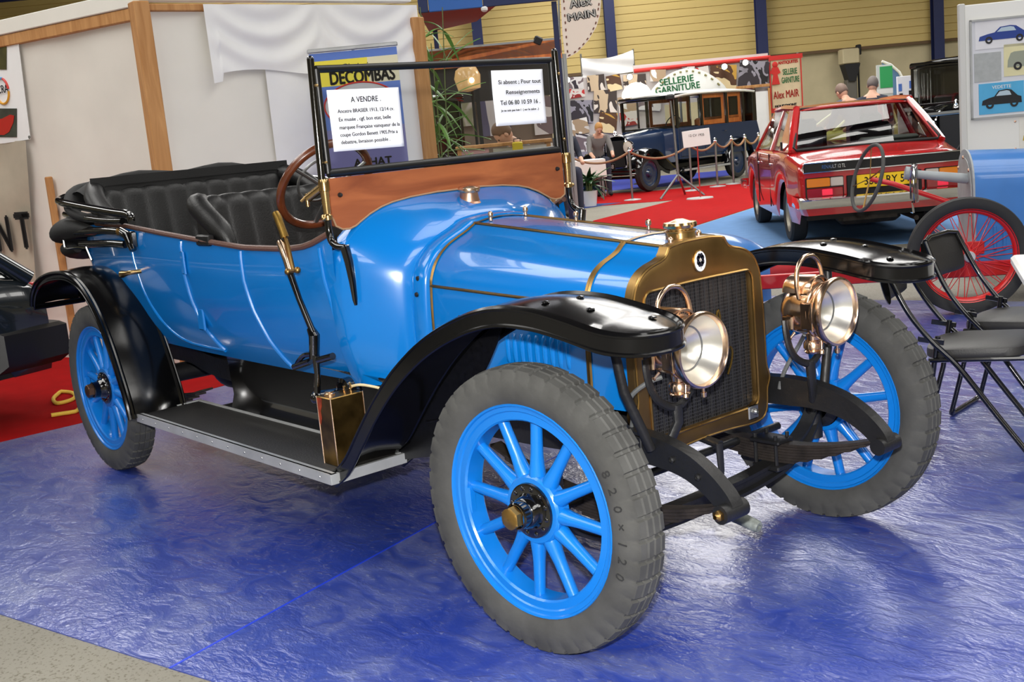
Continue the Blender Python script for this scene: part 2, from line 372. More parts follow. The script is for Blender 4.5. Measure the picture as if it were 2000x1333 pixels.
tag(flat('blue_carpet', gp((1040, 404), (1215, 396), (1110, 412), (1040, 424)), 'dkblue', -.003, .003), 'dark blue carpet corner under the potted plant', 'carpet')
tag(flat('blue_carpet', gp((1020, 386), (1100, 380), (1300, 364), (1480, 333), (1500, 326), (1020, 366)), mat('royal_blue_carpet', (36, 52, 150), .85), -.004, .001), 'royal blue carpet under the roped-off antique limousine', 'carpet')
# ---- walls and roof
RZ = YAW-pi/2
M['cladding'] = mat('yellow_cladding', (196, 172, 106), .55, var=.08, vscale=1.5, stretch=(.2, 1, 3))
M['lowerwall'] = mat('cream_block_wall', (186, 174, 140), .8, var=.07, vscale=2, bump=.1, bscale=30)
M['dadogrey'] = mat('grey_dado_paint', (120, 114, 102), .8)
M['steelblue'] = mat('navy_steel', (24, 34, 78), .5)
M['roofdark'] = mat('dark_roof_sheet', (58, 54, 52), .8)
M['purlin'] = mat('brown_purlin', (92, 62, 50), .7)
WD = 35.0; SIDZ = hp(1560, 103, WD)[1]
def hallbox(name, D0, D1, s0, s1, z0, z1, m, parent=None):
    b = MB(); b.box(((s0+s1)/2, (D0+D1)/2, (z0+z1)/2), (s1-s0, D1-D0, z1-z0))
    o = b.build(name, m, parent, smooth=False)
    if parent is None: o.location = HW(0, 0); o.rotation_euler = (0, 0, RZ)
    return o
wb = struct(hallbox('wall_back', WD, WD+.3, -26, 26, 0, 7.0, 'lowerwall')); tag(wb, 'cream hall wall with yellow cladding above', 'wall')
hallbox('dado', WD-.02, WD, -26, 26, 0, 1.05, 'dadogrey', wb)
bh = .225; k = 0; z = SIDZ
me0 = None
while z < 6.95:
    b = MB(); x0, x1 = -26, 26
    b.prism([(x0, WD-.01, 0), (x0, WD-.034, .010), (x0, WD-.026, bh-.008), (x0, WD-.01, bh)], (x1-x0, 0, 0))
    if me0 is None: me0 = b.mesh('cladding_board', 'cladding', smooth=False)
    o = link('cladding_board', me0, wb); o.location = (0, 0, z); z += bh
hallbox('wall_ledge', WD-.12, WD, -26, 26, SIDZ-.08, SIDZ, mat('wall_ledge_brown', (96, 74, 48), .7), wb)
for nm, D0, D1, s0, s1 in (('wall_left', -14, 36, -26.3, -26), ('wall_right', -14, 36, 26, 26.3), ('wall_front', -14.3, -14, -26, 26)):
    tag(struct(hallbox(nm, D0, D1, s0, s1, 0, 7.0, 'lowerwall')), {'wall_left': 'cream hall wall far on the left', 'wall_right': 'cream hall wall far on the right', 'wall_front': 'cream hall wall behind the photographer'}[nm], 'wall')
ce = tag(struct(hallbox('ceiling', -14, 36, -26, 26, 7.9, 8.1, 'roofdark')), 'dark sheet roof of the exhibition hall', 'ceiling')
for i in range(9):
    hallbox('purlin', -12+i*5.8, -11.8+i*5.8, -26, 26, 7.0, 7.25, 'purlin', ce)
tr = MB()
for i in range(10):                       # roof trusses, seen only as reflections and at the top left
    D = -11+i*5.0
    for zz in (6.55, 7.15): tr.box((0, D, zz), (52, .09, .09))
    for j in range(40):
        s = -26+j*1.3; tr.tube([(s, D, 6.55), (s+.65, D, 7.15), (s+1.3, D, 6.55)], .03, 4)
o = tr.build('roof_truss', 'steelblue', ce, smooth=False); o['kind'] = 'stuff'
for i, px in enumerate((932, 1192, 1487, 1831)):
    s, _ = hp(px, 60, WD-.35)
    t = tag(struct(part('trim_%d' % (i+1), None)), ['navy steel column above the stand with the black fascia', 'navy steel column behind the stitched feather flag', 'navy steel column above the small saddlery sign', 'navy steel column nearest the white display panel'][i], 'column')
    t.location = HW(WD-.35, s); t.rotation_euler = (0, 0, RZ)
    b = MB(); b.box((0, -.13, 3.5), (.3, .025, 7)); b.box((0, .13, 3.5), (.3, .025, 7)); b.build('flange', 'steelblue', t, smooth=False)
    b = MB(); b.box((0, 0, 3.5), (.03, .25, 7)); b.build('web', 'steelblue', t, smooth=False)
# ================================================================== WHITE CLOTH BOOTH
def hpt(px, py, D): s, z = hp(px, py, D); return HW(D, s, z)
C0 = hpt(300, 200, 8.3); L0 = hpt(30, 200, 9.2); R0 = hpt(815, 150, 9.8)
for q in (C0, L0, R0): q.z = 0
BT = hp(290, 9, 8.3)[1]
ldir = (L0-C0).normalized(); rdir = (R0-C0).normalized(); LE = C0+ldir*2.1
M['cloth'] = mat('white_cotton_sheet', (234, 231, 222), .9, bump=.05, bscale=8, var=.04, vscale=1.5)
M['cloth2'] = mat('bright_white_sheet', (240, 240, 240), .9, var=.03, vscale=3)
M['cloth3'] = mat('backing_sheet', (226, 221, 212), .9, var=.05, vscale=2)
booth = thing('cloth_booth', 'booth of pine posts hung with white cotton sheets behind the blue tourer', 'booth', C0)
def sheet(name, A, Bp, z0, z1, m, off, amp, folds, seed, swag=0, nu=90, nv=40, cut=None):
    d = (Bp-A); ln = d.length; d.normalize(); n = Vector((d.y, -d.x, 0)); c = Vector((CAM[0], CAM[1], 0))
    if (c-A).dot(n) < 0: n = -n
    rnd = random.Random(seed); ph = [(rnd.uniform(.6, 1.4)*folds, rnd.uniform(0, 6.3), rnd.uniform(.3, 1), rnd.uniform(-.6, .6)) for _ in range(6)]
    def fn(u, v):
        x = u*ln; zt = z1; zb = z0 if cut is None else cut(u)
        z = zb+(zt-zb)*v
        a = sum(w_*sin(f*(x+k_*(z1-z))+p) for f, p, w_, k_ in ph)/3*amp*(.3+.7*(1-v))
        if swag:
            uu = 2*((u*2) % 1)-1
            a += swag*.45*sin(15*(v-.55*uu*uu))*(1-uu**8)*(.35+.65*sin(pi*v))
        P = A+d*x+n*(off+a); return (P.x-C0.x, P.y-C0.y, z)
    b = MB(); b.grid(fn, nu, nv); return b.build(name, m, booth, ang=180)
sheet('sheet', C0, LE, 0, BT-.02, 'cloth3', .0, .02, 9, 1)
sheet('sheet', C0, R0, 0, BT-.02, 'cloth', .0, .05, 6, 2)
a_ = C0+rdir*((R0-C0).length*.19)
sheet('sheet', a_, R0+rdir*.02, 0, BT, 'cloth2', .07, .02, 6, 3, swag=.035, cut=lambda u: BT-.50+.03*sin(u*9)-.06*(u < .04), nu=140, nv=60)
sheet('sheet', C0+rdir*.9, R0, 0, BT-.3, 'cloth2', .035, .012, 3, 6)
# cloth rolled over the top, beams and posts
n_l = Vector((ldir.y, -ldir.x, 0)); n_l = n_l if (Vector(tuple(CAM))-C0).dot(n_l) > 0 else -n_l
n_r = Vector((rdir.y, -rdir.x, 0)); n_r = n_r if (Vector(tuple(CAM))-C0).dot(n_r) > 0 else -n_r
def beam(name, A, Bp, z, w_, h, m, off=Vector((0, 0, 0))):
    b = MB(); d = (Bp-A); a = math.atan2(d.y, d.x); c = (A+Bp)/2-C0+off
    b.rbox((0, 0, 0), (d.length, w_, h), .006); o = b.build(name, m, booth, 30); o.location = (c.x, c.y, z); o.rotation_euler = (0, 0, a); return o
beam('beam', C0, LE, BT-.055, .06, .085, 'pine', n_l*.02)
beam('beam', C0, C0+rdir*1.0, BT-.02, .06, .05, 'pine', n_r*.03)
beam('roof_cloth', C0, LE, BT+.045, .10, .11, 'cloth', n_l*.01)
beam('roof_cloth', C0, R0, BT+.06, .10, .06, 'cloth2', n_r*(-.02))
def post(P, h, w_, off, nm='post'):
    b = MB(); b.rbox((0, 0, h/2), (w_, w_, h), .006); o = b.build(nm, 'pine', booth, 30); q = P-C0+off; o.location = (q.x, q.y, 0); o.rotation_euler = (0, 0, RZ+.62); return o
post(C0, BT+.02, .115, (n_l+n_r)*.02); post(C0+ldir*1.30, 1.45, .05, n_l*.03)
post(R0, BT-.1, .11, n_r*.05); post(LE, BT, .1, Vector((0, 0, 0)))
# light sheet folded round the far post, seen through the windscreen
sheet('sheet', R0-rdir*.02+n_r*.02, R0+rdir*.10-n_r*.4, 0, BT, 'cloth2', .0, .015, 6, 8, nu=20)
# banners hung on the booth's left wall
def wallrect(name, px0, py0, px1, py1, m, off, parent, thick=.004):
    P0 = C0+n_l*off; q = [onplane(a, b_, P0, n_l) for a, b_ in ((px0, py0), (px1, py0), (px1, py1), (px0, py1))]
    b = MB(); b.prism([v-C0 for v in q], n_l*thick); return b.build(name, m, parent, smooth=False)
pb = thing('vinyl_banner', 'white vinyl banner with a round club logo and car photos on the booth wall', 'banner', C0)
P0 = C0+n_l*.03
b = MB(); b.prism([onplane(x, y, P0, n_l)-C0 for x, y in ((-120, 92), (18, 62), (34, 64), (60, 272), (10, 280), (-120, 292))], n_l*.004); b.build('sheet', 'cloth2', pb, smooth=False)
wallrect('photo', -60, 80, 13, 136, mat('olive_print', (70, 66, 22), .5, var=.3, vscale=9), .036, pb)
o = wallrect('photo', -60, 212, 33, 268, mat('dark_print', (58, 62, 52), .5, var=.4, vscale=8), .036, pb)
b = MB(); P0 = C0+n_l*.041; b.prism([onplane(x, y, P0, n_l)-C0 for x, y in ((-30, 236), (4, 232), (20, 224), (28, 226), (26, 240), (18, 258), (8, 264), (-30, 262))], n_l*.002); b.build('printed_car', 'red', pb, smooth=False)
P0 = C0+n_l*.04
cl = onplane(4, 178, P0, n_l)-C0
ring = [(cl+(-ldir*cos(a)*.085+Vector((0, 0, 1))*sin(a)*.098), a) for a in [2*pi*k/40 for k in range(41)]]
for nm, a0, a1, c in (('logo_arc', 3.4, 6.2, (222, 160, 40)), ('logo_arc', .1, 1.2, (206, 60, 50)), ('logo_arc', 1.25, 3.0, (90, 150, 200))):
    b = MB(); b.tube([cl+(-ldir*cos(a0+(a1-a0)*k/16)*.085+Vector((0, 0, 1))*sin(a0+(a1-a0)*k/16)*.098) for k in range(17)], .009, 6); b.build(nm, mat('logo_ink', c, .5), pb)
lettering('FCRA', .085, 'ink', pb, frame(cl+n_l*.004+Vector((0, 0, -.015)), -ldir, (0, 0, 1)), bold=.001, sx=.85)
for x, y in ((28, 70), (58, 268)):
    b = MB(); b.lathe([(0, .012), (.006, .012), (.006, .006)], onplane(x, y, C0+n_l*.034, n_l)-C0, n_l, 12); b.build('eyelet', 'steel', pb)
tb = thing('tarpaulin', 'grey beige tarpaulin with tall black capital letters beside the dark hatchback', 'banner', C0)
P0 = C0+n_l*.05
def tarp(u, v):
    px = -150+(50+24*(1-v)+150)*u; py = 283+(1-v)*330-8*u
    q = onplane(px, py, P0+n_l*(.012*sin(u*9+v*4)+.01*sin(v*11-u*7)), n_l)-C0; return q
b = MB(); b.grid(tarp, 40, 30); b.build('sheet', mat('beige_tarp', (178, 168, 150), .6, var=.08), tb, ang=180)
P0 = C0+n_l*.08; q = onplane(52, 484, P0, n_l)-C0
lettering('T', .40, 'ink', tb, frame(q, -ldir, (0, 0, 1)), bold=.018, sx=.8)
q = onplane(12, 490, P0, n_l)-C0
lettering('N', .40, 'ink', tb, frame(q, -ldir, (0, 0, 1)), bold=.018, sx=.72)
# ================================================================== THE BLUE TOURER
car = thing('vintage_car', 'sky blue open tourer with black mudguards, brass radiator and artillery wheels, in the foreground', 'car')
WB, TR = 3.1506, 1.3568
# ---- wheels
def tyre_mesh(R=.41, W=.06, r0=.300, n=120, mname='rubber', blocks=True, name='tyre'):
    prof = [(-.040, r0), (-.047, r0+.008), (-.055, r0+.026), (-.0595, r0+.052), (-.056, r0+.078), (-.050, R-.014), (-.049, R-.006), (-.030, R-.001), (-.027, R-.006), (-.022, R), (-.004, R), (0, R-.005)]
    prof = [(a*W/.06, b) for a, b in prof]
    full = prof+[(-a, b) for a, b in prof[-2::-1]]
    b = MB(); secs = []
    nb = 44
    for k in range(nb if blocks else n):
        for fr, low in (((0, 0), (.74, 0), (.80, 1), (.95, 1)) if blocks else ((0, 0),)):
            row = []
            for y, r in full:
                ph = .5 if abs(y) < .026*W/.06 else 0
                a = 2*pi*(k+fr+(ph if blocks and r > R-.012 else 0)*.0)/(nb if blocks else n)
                rr = r-(.0075 if low and r > R-.016 and abs(y) > .021*W/.06 else 0)-(.004 if low and r > R-.012 and abs(y) <= .021*W/.06 else 0)
                row.append((rr*cos(a), y, rr*sin(a)))
            secs.append(row)
    b.loft(secs, False, False, True); return b.mesh(name, mname, 30)
TYRE = tyre_mesh()
def rim_mesh():
    b = MB()
    prof = [(-.047, .300), (-.049, .305), (-.044, .308), (-.041, .302), (-.040, .286), (-.036, .282), (-.036, .262), (-.030, .257), (.030, .257), (.036, .262), (.036, .282), (.040, .286), (.041, .302), (.044, .308), (.049, .305), (.047, .300), (.030, .292), (-.030, .292)]
    b.loft([[(r*cos(a), y, r*sin(a)) for y, r in prof] for a in [2*pi*k/72 for k in range(72)]], True, False, True)
    return b.mesh('wheel', 'wheelblue', 30)
RIM = rim_mesh()
def spoke_mesh():
    b = MB(); secs = []
    for r, wt, wa in ((.06, .019, .022), (.09, .0245, .026), (.105, .0235, .025), (.13, .0195, .022), (.16, .0175, .019), (.22, .0165, .0175), (.262, .0165, .0175)):
        secs.append([(r, wa*cos(a), wt*sin(a)) for a in [2*pi*k/12 for k in range(12)]])
    b.loft(secs, True, True); return b.mesh('spoke', 'wheelblue', 50)
SPOKE = spoke_mesh()
def mesh_of(fn, name, m, ang=38): b = MB(); fn(b); return b.mesh(name, m, ang)
HUBDISC = mesh_of(lambda b: b.lathe([(-.027, .02), (-.027, .094), (-.02, .1), (.02, .1), (.027, .094), (.027, .02)], (0, 0, 0), (0, 1, 0), 36), 'hub_disc', 'wheelblue')
FLANGE = mesh_of(lambda b: b.lathe([(.034, .02), (.034, .08), (-.026, .08), (-.034, .078), (-.036, .072), (-.036, .052), (-.044, .047), (-.058, .044), (-.062, .040), (-.086, .039), (-.09, .033)], (0, 0, 0), (0, 1, 0), 40), 'hub_flange', 'black')
def capfn(b):
    b.lathe([(-.084, .034), (-.092, .035)], (0, 0, 0), (0, 1, 0), 30)
    b.lathe([(-.09, .033), (-.112, .0325), (-.116, .029)], (0, 0, 0), (0, 1, 0), 6); b.lathe([(-.1145, .030), (-.118, .023), (-.119, .001)], (0, 0, 0), (0, 1, 0), 20)
HUBCAP = mesh_of(capfn, 'hub_cap', mat('worn_brass_cap', (176, 140, 78), .42, metal=1, var=.2, vscale=25), 25)
HUBCAP_DK = HUBCAP.copy(); HUBCAP_DK.materials[0] = mat('brown_bronze_cap', (112, 84, 66), .45, metal=1, var=.2)
def boltfn(b):
    b.lathe([(-.040, 0), (-.0395, .0045), (-.037, .0072), (-.034, .0078)], (.0655, 0, 0), (0, 1, 0), 10)
BOLT = mesh_of(boltfn, 'hub_bolt', 'black')
def marking():
    out = MB(); txt = '820×120'
    for i, ch in enumerate(txt):
        cu = bpy.data.curves.new('t', 'FONT'); cu.body = ch; cu.size = .040; cu.align_x = 'CENTER'; cu.extrude = .0012; cu.resolution_u = 2
        t = bpy.data.objects.new('t', cu); COL.objects.link(t); me = bpy.data.meshes.new_from_object(t.evaluated_get(bpy.context.evaluated_depsgraph_get()))
        a = radians(27-i*7.6); r = .338
        up = Vector((cos(a), 0, sin(a))); xd = Vector((sin(a), 0, -cos(a)))
        F = frame(up*r+Vector((0, -.0590, 0)), xd, up)
        out.add([F @ v.co for v in me.vertices], [tuple(p.vertices) for p in me.polygons])
        bpy.data.objects.remove(t); bpy.data.curves.remove(cu); bpy.data.meshes.remove(me)
    return out.mesh('size_marking', mat('moulded_rubber_mark', (38, 38, 38), .7), smooth=False)
MARK = marking()
def wheel(x, y, rz, cap=HUBCAP, mark=False, spin=0):
    w_ = link('wheel', RIM, car); w_.location = (x, y, .41); w_.rotation_euler = (0, 0, rz)
    link('tyre', TYRE, w_)
    for k in range(12):
        s = link('spoke', SPOKE, w_); s.rotation_euler = (0, spin+2*pi*k/12, 0)
        bt = link('hub_bolt', BOLT, w_); bt.rotation_euler = (0, spin+.13+2*pi*k/12, 0)
    link('hub_disc', HUBDISC, w_); link('hub_flange', FLANGE, w_); link('hub_cap', cap, w_)
    if mark: link('size_marking', MARK, w_)['kind'] = 'stuff'
    b = MB(); b.rbox((-.262, -.016, -.02), (.022, .03, .10), .006); b.build('valve_block', 'wheelblue', w_)
    return w_
ST = .0783
wheel(0, -TR/2, ST, HUBCAP, True, .09); wheel(0, TR/2, pi+ST, HUBCAP, False, .2)
wheel(-WB, -TR/2, 0, HUBCAP_DK, False, .15); wheel(-WB, TR/2, pi, HUBCAP_DK, False, .3)
# ---- chassis
for s in (-1, 1):
    y = s*.37
    path = smooth_path([(-3.6, y, .52), (-2.9, y, .55), (-2.4, y, .50), (-.6, y, .51), (-.1, y, .525), (.1, y, .53), (.2, y, .525), (.29, y, .505), (.36, y, .47), (.41, y, .43), (.43, y, .40)], 6)
    hh = [.075 if p.x < .1 else .075-.028*(p.x-.1)/.33 for p in path]
    b = MB(); secs = []
    for i, p in enumerate(path):
        t = (path[min(i+1, len(path)-1)]-path[max(i-1, 0)]).normalized(); n = Vector((-t.z, 0, t.x)); h = hh[i]*.62
        secs.append([p+n*h+Vector((0, a, 0)) for a in (-.022, .022)]+[p-n*h+Vector((0, a, 0)) for a in (.022, -.022)])
    b.loft(secs, True, True); rail = b.build('chassis_rail', 'chassis', car, 35)
    b = MB(); b.cyl((.432, y-s*.045, .398), (.432, y+s*.05, .398), .026, n=18); b.build('spring_eye', 'chassis', rail)
    b = MB(); b.lathe([(0, .016), (.012, .016), (.016, .010), (.02, .006)], (.432, y+s*.05, .398), (0, s, 0), 6); b.build('shackle_bolt', 'dullbrass' if s < 0 else 'chassis', rail)
    for xx in (.12, .25, .34):
        zz = .53 if xx < .2 else (.515 if xx < .3 else .48)
        b = MB(); b.lathe([(0, .010), (.006, .010), (.009, .005)], (xx, y+s*.0215, zz), (0, s, 0), 8); b.build('rivet', 'chassis', rail)
    b = MB(); b.rbox((.105, y+s*.024, .535), (.07, .008, .06), .003); b.lathe([(0, .017), (.012, .016), (.014, .008)], (.105, y+s*.026, .535), (0, s, 0), 14); b.build('bolt_plate', 'chassis', rail)
    # leaf spring
    sp = part('leaf_spring', car)
    for k in range(7):
        L0_, L1 = .43-.055*k, -.55+.07*k
        pth = [(x, y+s*.005, .335+.36*(x+.03)**2 if k == 0 else .335+.36*(x+.03)**2-.0095*k) for x in np.linspace(L0_, L1, 16)]
        b = MB(); secs = [[(px_, py_-.024, pz), (px_, py_+.024, pz), (px_, py_+.024, pz+.0085), (px_, py_-.024, pz+.0085)] for px_, py_, pz in pth]
        b.loft(secs, True, True); b.build('leaf', 'springleaf', sp, 30)
    b = MB(); b.rbox((0, y, .352), (.12, .085, .016), .004); b.rbox((0, y, .262), (.11, .085, .022), .005)
    for dx in (-.042, .042):
        for dy in (-.032, .032): b.cyl((dx, y+dy, .25), (dx, y+dy, .375), .0065, n=8)
    b.build('spring_clamp', 'chassis', sp)
    # rear spring
    sp = part('leaf_spring', car)
    for k in range(6):
        b = MB(); secs = [[(px_, y*1.25-.028, pz), (px_, y*1.25+.028, pz), (px_, y*1.25+.028, pz+.009), (px_, y*1.25-.028, pz+.009)] for px_, pz in [(x, .33+.22*(x+WB)**2-.01*k) for x in np.linspace(-WB-.62+.08*k, -WB+.62-.08*k, 12)]]
        b.loft(secs, True, True); b.build('leaf', 'springleaf', sp, 30)
# front axle: I-beam with a dropped middle
ax = smooth_path([(0, -.62, .40), (0, -.56, .33), (0, -.46, .275), (0, -.36, .25), (0, -.2, .235), (0, 0, .232), (0, .2, .235), (0, .36, .25), (0, .46, .275), (0, .56, .33), (0, .62, .40)], 5)
b = MB(); b.loft([[(p.x-.026, p.y, p.z+.03), (p.x+.026, p.y, p.z+.03), (p.x+.026, p.y, p.z+.018), (p.x+.010, p.y, p.z+.012), (p.x+.010, p.y, p.z-.012), (p.x+.026, p.y, p.z-.018), (p.x+.026, p.y, p.z-.03), (p.x-.026, p.y, p.z-.03)] for p in ax], True, True)
axle = b.build('front_axle', 'chassis', car, 35)
for s in (-1, 1):
    b = MB(); b.cyl((0, s*.615, .30), (0, s*.615, .50), .028, n=16); b.cyl((0, s*.60, .41), (0, s*.66, .41), .034, .03, n=16); b.lathe([(0, .075), (.008, .08), (.02, .072), (.03, .05)], (0, s*.652, .41), (0, -s, 0), 24); b.build('stub_axle', 'chassis', axle)
b = MB(); b.tube([(-.13, -.58, .33), (-.13, .58, .33)], .014, 10); b.build('track_rod', 'chassis', car)
b = MB(); b.tube([(-WB, -.66, .41), (-WB, -.12, .41), (-WB, .12, .41), (-WB, .66, .41)], [.045, .05, .05, .045], 14); b.sph((-WB, 0, .40), .14, 18, 12); b.build('rear_axle', 'chassis', car)
b = MB(); b.rbox((-.55, 0, .46), (.75, .42, .16), .05); b.rbox((-1.2, 0, .47), (.5, .3, .2), .05); b.tube([(-1.5, 0, .46), (-WB+.1, 0, .41)], .045, 12); b.build('engine_sump', 'chassis', car)
b = MB(); b.rbox((-.02, 0, .50), (.07, .72, .05), .01); b.rbox((-1.3, 0, .50), (.08, .72, .06), .01); b.rbox((-2.5, 0, .5), (.08, .72, .06), .01); b.build('cross_member', 'chassis', car)
b = MB(); b.tube(smooth_path([(-.6, .3, .42), (-1.5, .28, .36), (-2.6, .25, .34), (-3.4, .25, .36)], 4), .032, 10); b.rbox((-2.0, .27, .35), (.6, .16, .14), .05); b.build('exhaust', 'chassis', car)
# starting handle hanging below the radiator
ck = part('starting_handle', car)
b = MB(); b.cyl((-.02, -.01, .46), (.10, -.01, .44), .014); b.tube([(.095, -.01, .445), (.10, -.012, .36), (.085, -.018, .245)], [.016, .013, .014], 10, flat=.6); b.build('crank_arm', 'chassis', ck)
b = MB(); b.lathe([(0, .018), (.01, .021), (.12, .0195), (.128, .015), (.128, .008), (.10, .008)], U(1418, 1000, 'y', -.02), tuple(U(1475, 1027, 'y', -.02)-U(1418, 1000, 'y', -.02)), 16); b.build('grip', mat('worn_grey_paint', (112, 118, 114), .5, var=.5, vscale=40), ck)
# ---- radiator
half = [(0, 1.080), (.06, 1.079), (.118, 1.072), (.130, 1.067), (.138, 1.052), (.150, 1.040), (.175, 1.031), (.205, 1.024), (.240, 1.009), (.268, .985), (.286, .952), (.295, .91), (.302, .80), (.303, .66), (.304, .63), (.312, .605), (.318, .588), (.313, .568), (.302, .548), (.298, .50), (.288, .468), (.262, .450), (.20, .447), (.10, .455), (0, .458)]
hs = smooth_path([(0, y, z) for y, z in half], 3)
out = [(p.y, p.z) for p in hs]; loopo = out+[(-y, z) for y, z in out[-2:0:-1]]
def rrect(y0, y1, z0, z1, r, n=6):
    pts = []
    for cy, cz, a0 in ((y1-r, z1-r, pi/2), (y1-r, z0+r, 0), (y0+r, z0+r, -pi/2), (y0+r, z1-r, -pi)):
        pts += [(cy+r*cos(a0-pi/2*k/n), cz+r*sin(a0-pi/2*k/n)) for k in range(n+1)]
    return pts
inn = rrect(-.250, .250, .505, .948, .03)
def by_angle(loop, n, c):
    """resample a closed (y,z) loop at n angles about c"""
    res = []
    for k in range(n):
        a = 2*pi*k/n; dy, dz = cos(a), sin(a); best = None
        for (y0, z0), (y1, z1) in zip(loop, loop[1:]+loop[:1]):
            ey, ez = y1-y0, z1-z0; det = dy*(-ez)+ey*dz
            if abs(det) < 1e-12: continue
            t = ((y0-c[0])*(-ez)+ey*(z0-c[1]))/det; u_ = (dy*(z0-c[1])-dz*(y0-c[0]))/det
            if t > 0 and -1e-6 <= u_ <= 1+1e-6 and (best is None or t > best): best = t
        res.append((c[0]+dy*best, c[1]+dz*best))
    return res
NA = 160; cen = (0, .72); oa = by_angle(loopo, NA, cen); ia = by_angle(inn, NA, cen)
def lerp2(a, b_, t): return (a[0]+(b_[0]-a[0])*t, a[1]+(b_[1]-a[1])*t)
XR = .05
secs = []
for xx, t in ((.012, 0), (XR-.014, 0), (XR-.004, .0), (XR, .06), (XR+.002, .3), (XR+.002, .7), (XR, .94), (XR-.006, 1.0), (XR-.03, 1.0)):
    secs.append([(xx,)+lerp2(o_, i_, t) for o_, i_ in zip(oa, ia)])
b = MB(); b.loft(secs, True); rad = b.build('radiator', 'dullbrass', car, 40, label='tarnished brass radiator shell')
b = MB(); b.tube([(XR-.002,)+lerp2(o_, i_, .04) for o_, i_ in zip(oa, ia)], .0045, 6, loop=True); b.tube([(XR,)+lerp2(o_, i_, .97) for o_, i_ in zip(oa, ia)], .005, 6, loop=True); b.build('shell_beading', 'edgebrass', rad)
def coremat():
    m = mat('black_honeycomb', (17, 17, 18), .5); nt = m.node_tree; bs = nt.nodes['Principled BSDF']
    tc = nt.nodes.new('ShaderNodeTexCoord'); sp = nt.nodes.new('ShaderNodeMapping'); sp.inputs['Rotation'].default_value = (0, pi/2, 0)
    br = nt.nodes.new('ShaderNodeTexBrick'); br.inputs['Scale'].default_value = 1; br.inputs['Brick Width'].default_value = .011; br.inputs['Row Height'].default_value = .0085; br.inputs['Mortar Size'].default_value = .0016; br.offset = 0
    br.inputs['Color1'].default_value = (0, 0, 0, 1); br.inputs['Color2'].default_value = (.1, .1, .1, 1); br.inputs['Mortar'].default_value = (1, 1, 1, 1)
    bp = nt.nodes.new('ShaderNodeBump'); bp.inputs['Strength'].default_value = 1; bp.inputs['Distance'].default_value = .004
    nt.links.new(tc.outputs['Object'], sp.inputs[0]); nt.links.new(sp.outputs[0], br.inputs['Vector']); nt.links.new(br.outputs['Color'], bp.inputs['Height']); nt.links.new(bp.outputs[0], bs.inputs['Normal'])
    mx = nt.nodes.new('ShaderNodeMix'); mx.data_type = 'RGBA'; mx.inputs[6].default_value = lin(8, 8, 9); mx.inputs[7].default_value = lin(44, 44, 46); nt.links.new(br.outputs['Color'], mx.inputs[0]); nt.links.new(mx.outputs[2], bs.inputs['Base Color'])
    return m
b = MB(); b.prism([(XR-.022, y, z) for y, z in rrect(-.252, .252, .503, .95, .02)], (-.04, 0, 0)); b.build('core', coremat(), rad, smooth=False)
# vertical core columns (cells stand proud in rows)
b = MB()
for k in range(23):
    yy = -.242+k*.022; b.box((XR-.0215, yy, .727), (.004, .0035, .44))
o = b.build('core_columns', coremat(), rad, smooth=False); o['kind'] = 'stuff'
b = MB(); b.poly([(XR-.001, a[0], a[1]) for a in by_angle([(y, z) for y, z in rrect(-.2, .2, .462, .495, .008)], 40, (0, .48))]); b.build('lower_plate', mat('green_patina', (120, 118, 62), .5, metal=.8, var=.35, vscale=30), rad)
for s in (-1, 1):
    b = MB(); b.rbox((XR+.004, s*.215, .487), (.008, .05, .045), .004); b.lathe([(0, .012), (.01, .011), (.016, .006)], (XR+.006, s*.215, .49), (1, 0, 0), 8); b.build('mount_lug', 'steel', rad)
# enamel badge with a four-leaf clover
bd = MB(); bd.lathe([(0, .030), (.004, .0305), (.006, .028)], (0, 0, 0), (1, 0, 0), 32); bd.v = [(x+XR+.001, y*.92, z*1.12+1.008) for x, y, z in bd.v]; bd.build('badge_rim', 'edgebrass', rad)
bd = MB(); bd.lathe([(0, .0275), (.007, .0275), (.0072, .001)], (0, 0, 0), (1, 0, 0), 32); bd.v = [(x+XR+.001, y*.92, z*1.12+1.008) for x, y, z in bd.v]; bd.build('badge', 'white', rad)
cv = MB()
for q in range(4):
    for e in (-1, 1):
        a = pi/4+q*pi/2+e*.33; pts = [(XR+.0085, .0118*cos(a)+.0072*cos(k), 1.012+.0140*sin(a)+.0084*sin(k)) for k in [2*pi*j/12 for j in range(12)]]; cv.poly(pts)
cv.poly([(XR+.0085, -.001, 1.012), (XR+.0085, .001, 1.012), (XR+.0085, .002, .985), (XR+.0085, .000, .985)]); cv.build('clover', mat('dark_blue_enamel', (16, 20, 44), .2, coat=1), rad, smooth=False)
cv = MB(); cv.lathe([(0, .004), (.0015, .003)], (XR+.0085, 0, 1.013), (1, 0, 0), 10); cv.build('clover_centre', 'dullbrass', rad)
# script on the core
sc = [(-.10, .66), (-.085, .71), (-.06, .755), (-.045, .735), (-.05, .70), (-.03, .725), (-.02, .745), (-.022, .71), (0, .735), (.01, .70), (.03, .745), (.035, .71), (.055, .74), (.06, .70), (.085, .83), (.098, .82), (.093, .73), (.088, .675), (.108, .70), (.135, .715), (.148, .70), (.14, .665), (.12, .63)]
b = MB(); b.tube(smooth_path([(XR-.012, y, z) for y, z in sc], 5), .0045, 6, flat=.6); b.build('script_ornament', mat('gilt_wire', (150, 124, 62), .35, metal=1), rad)
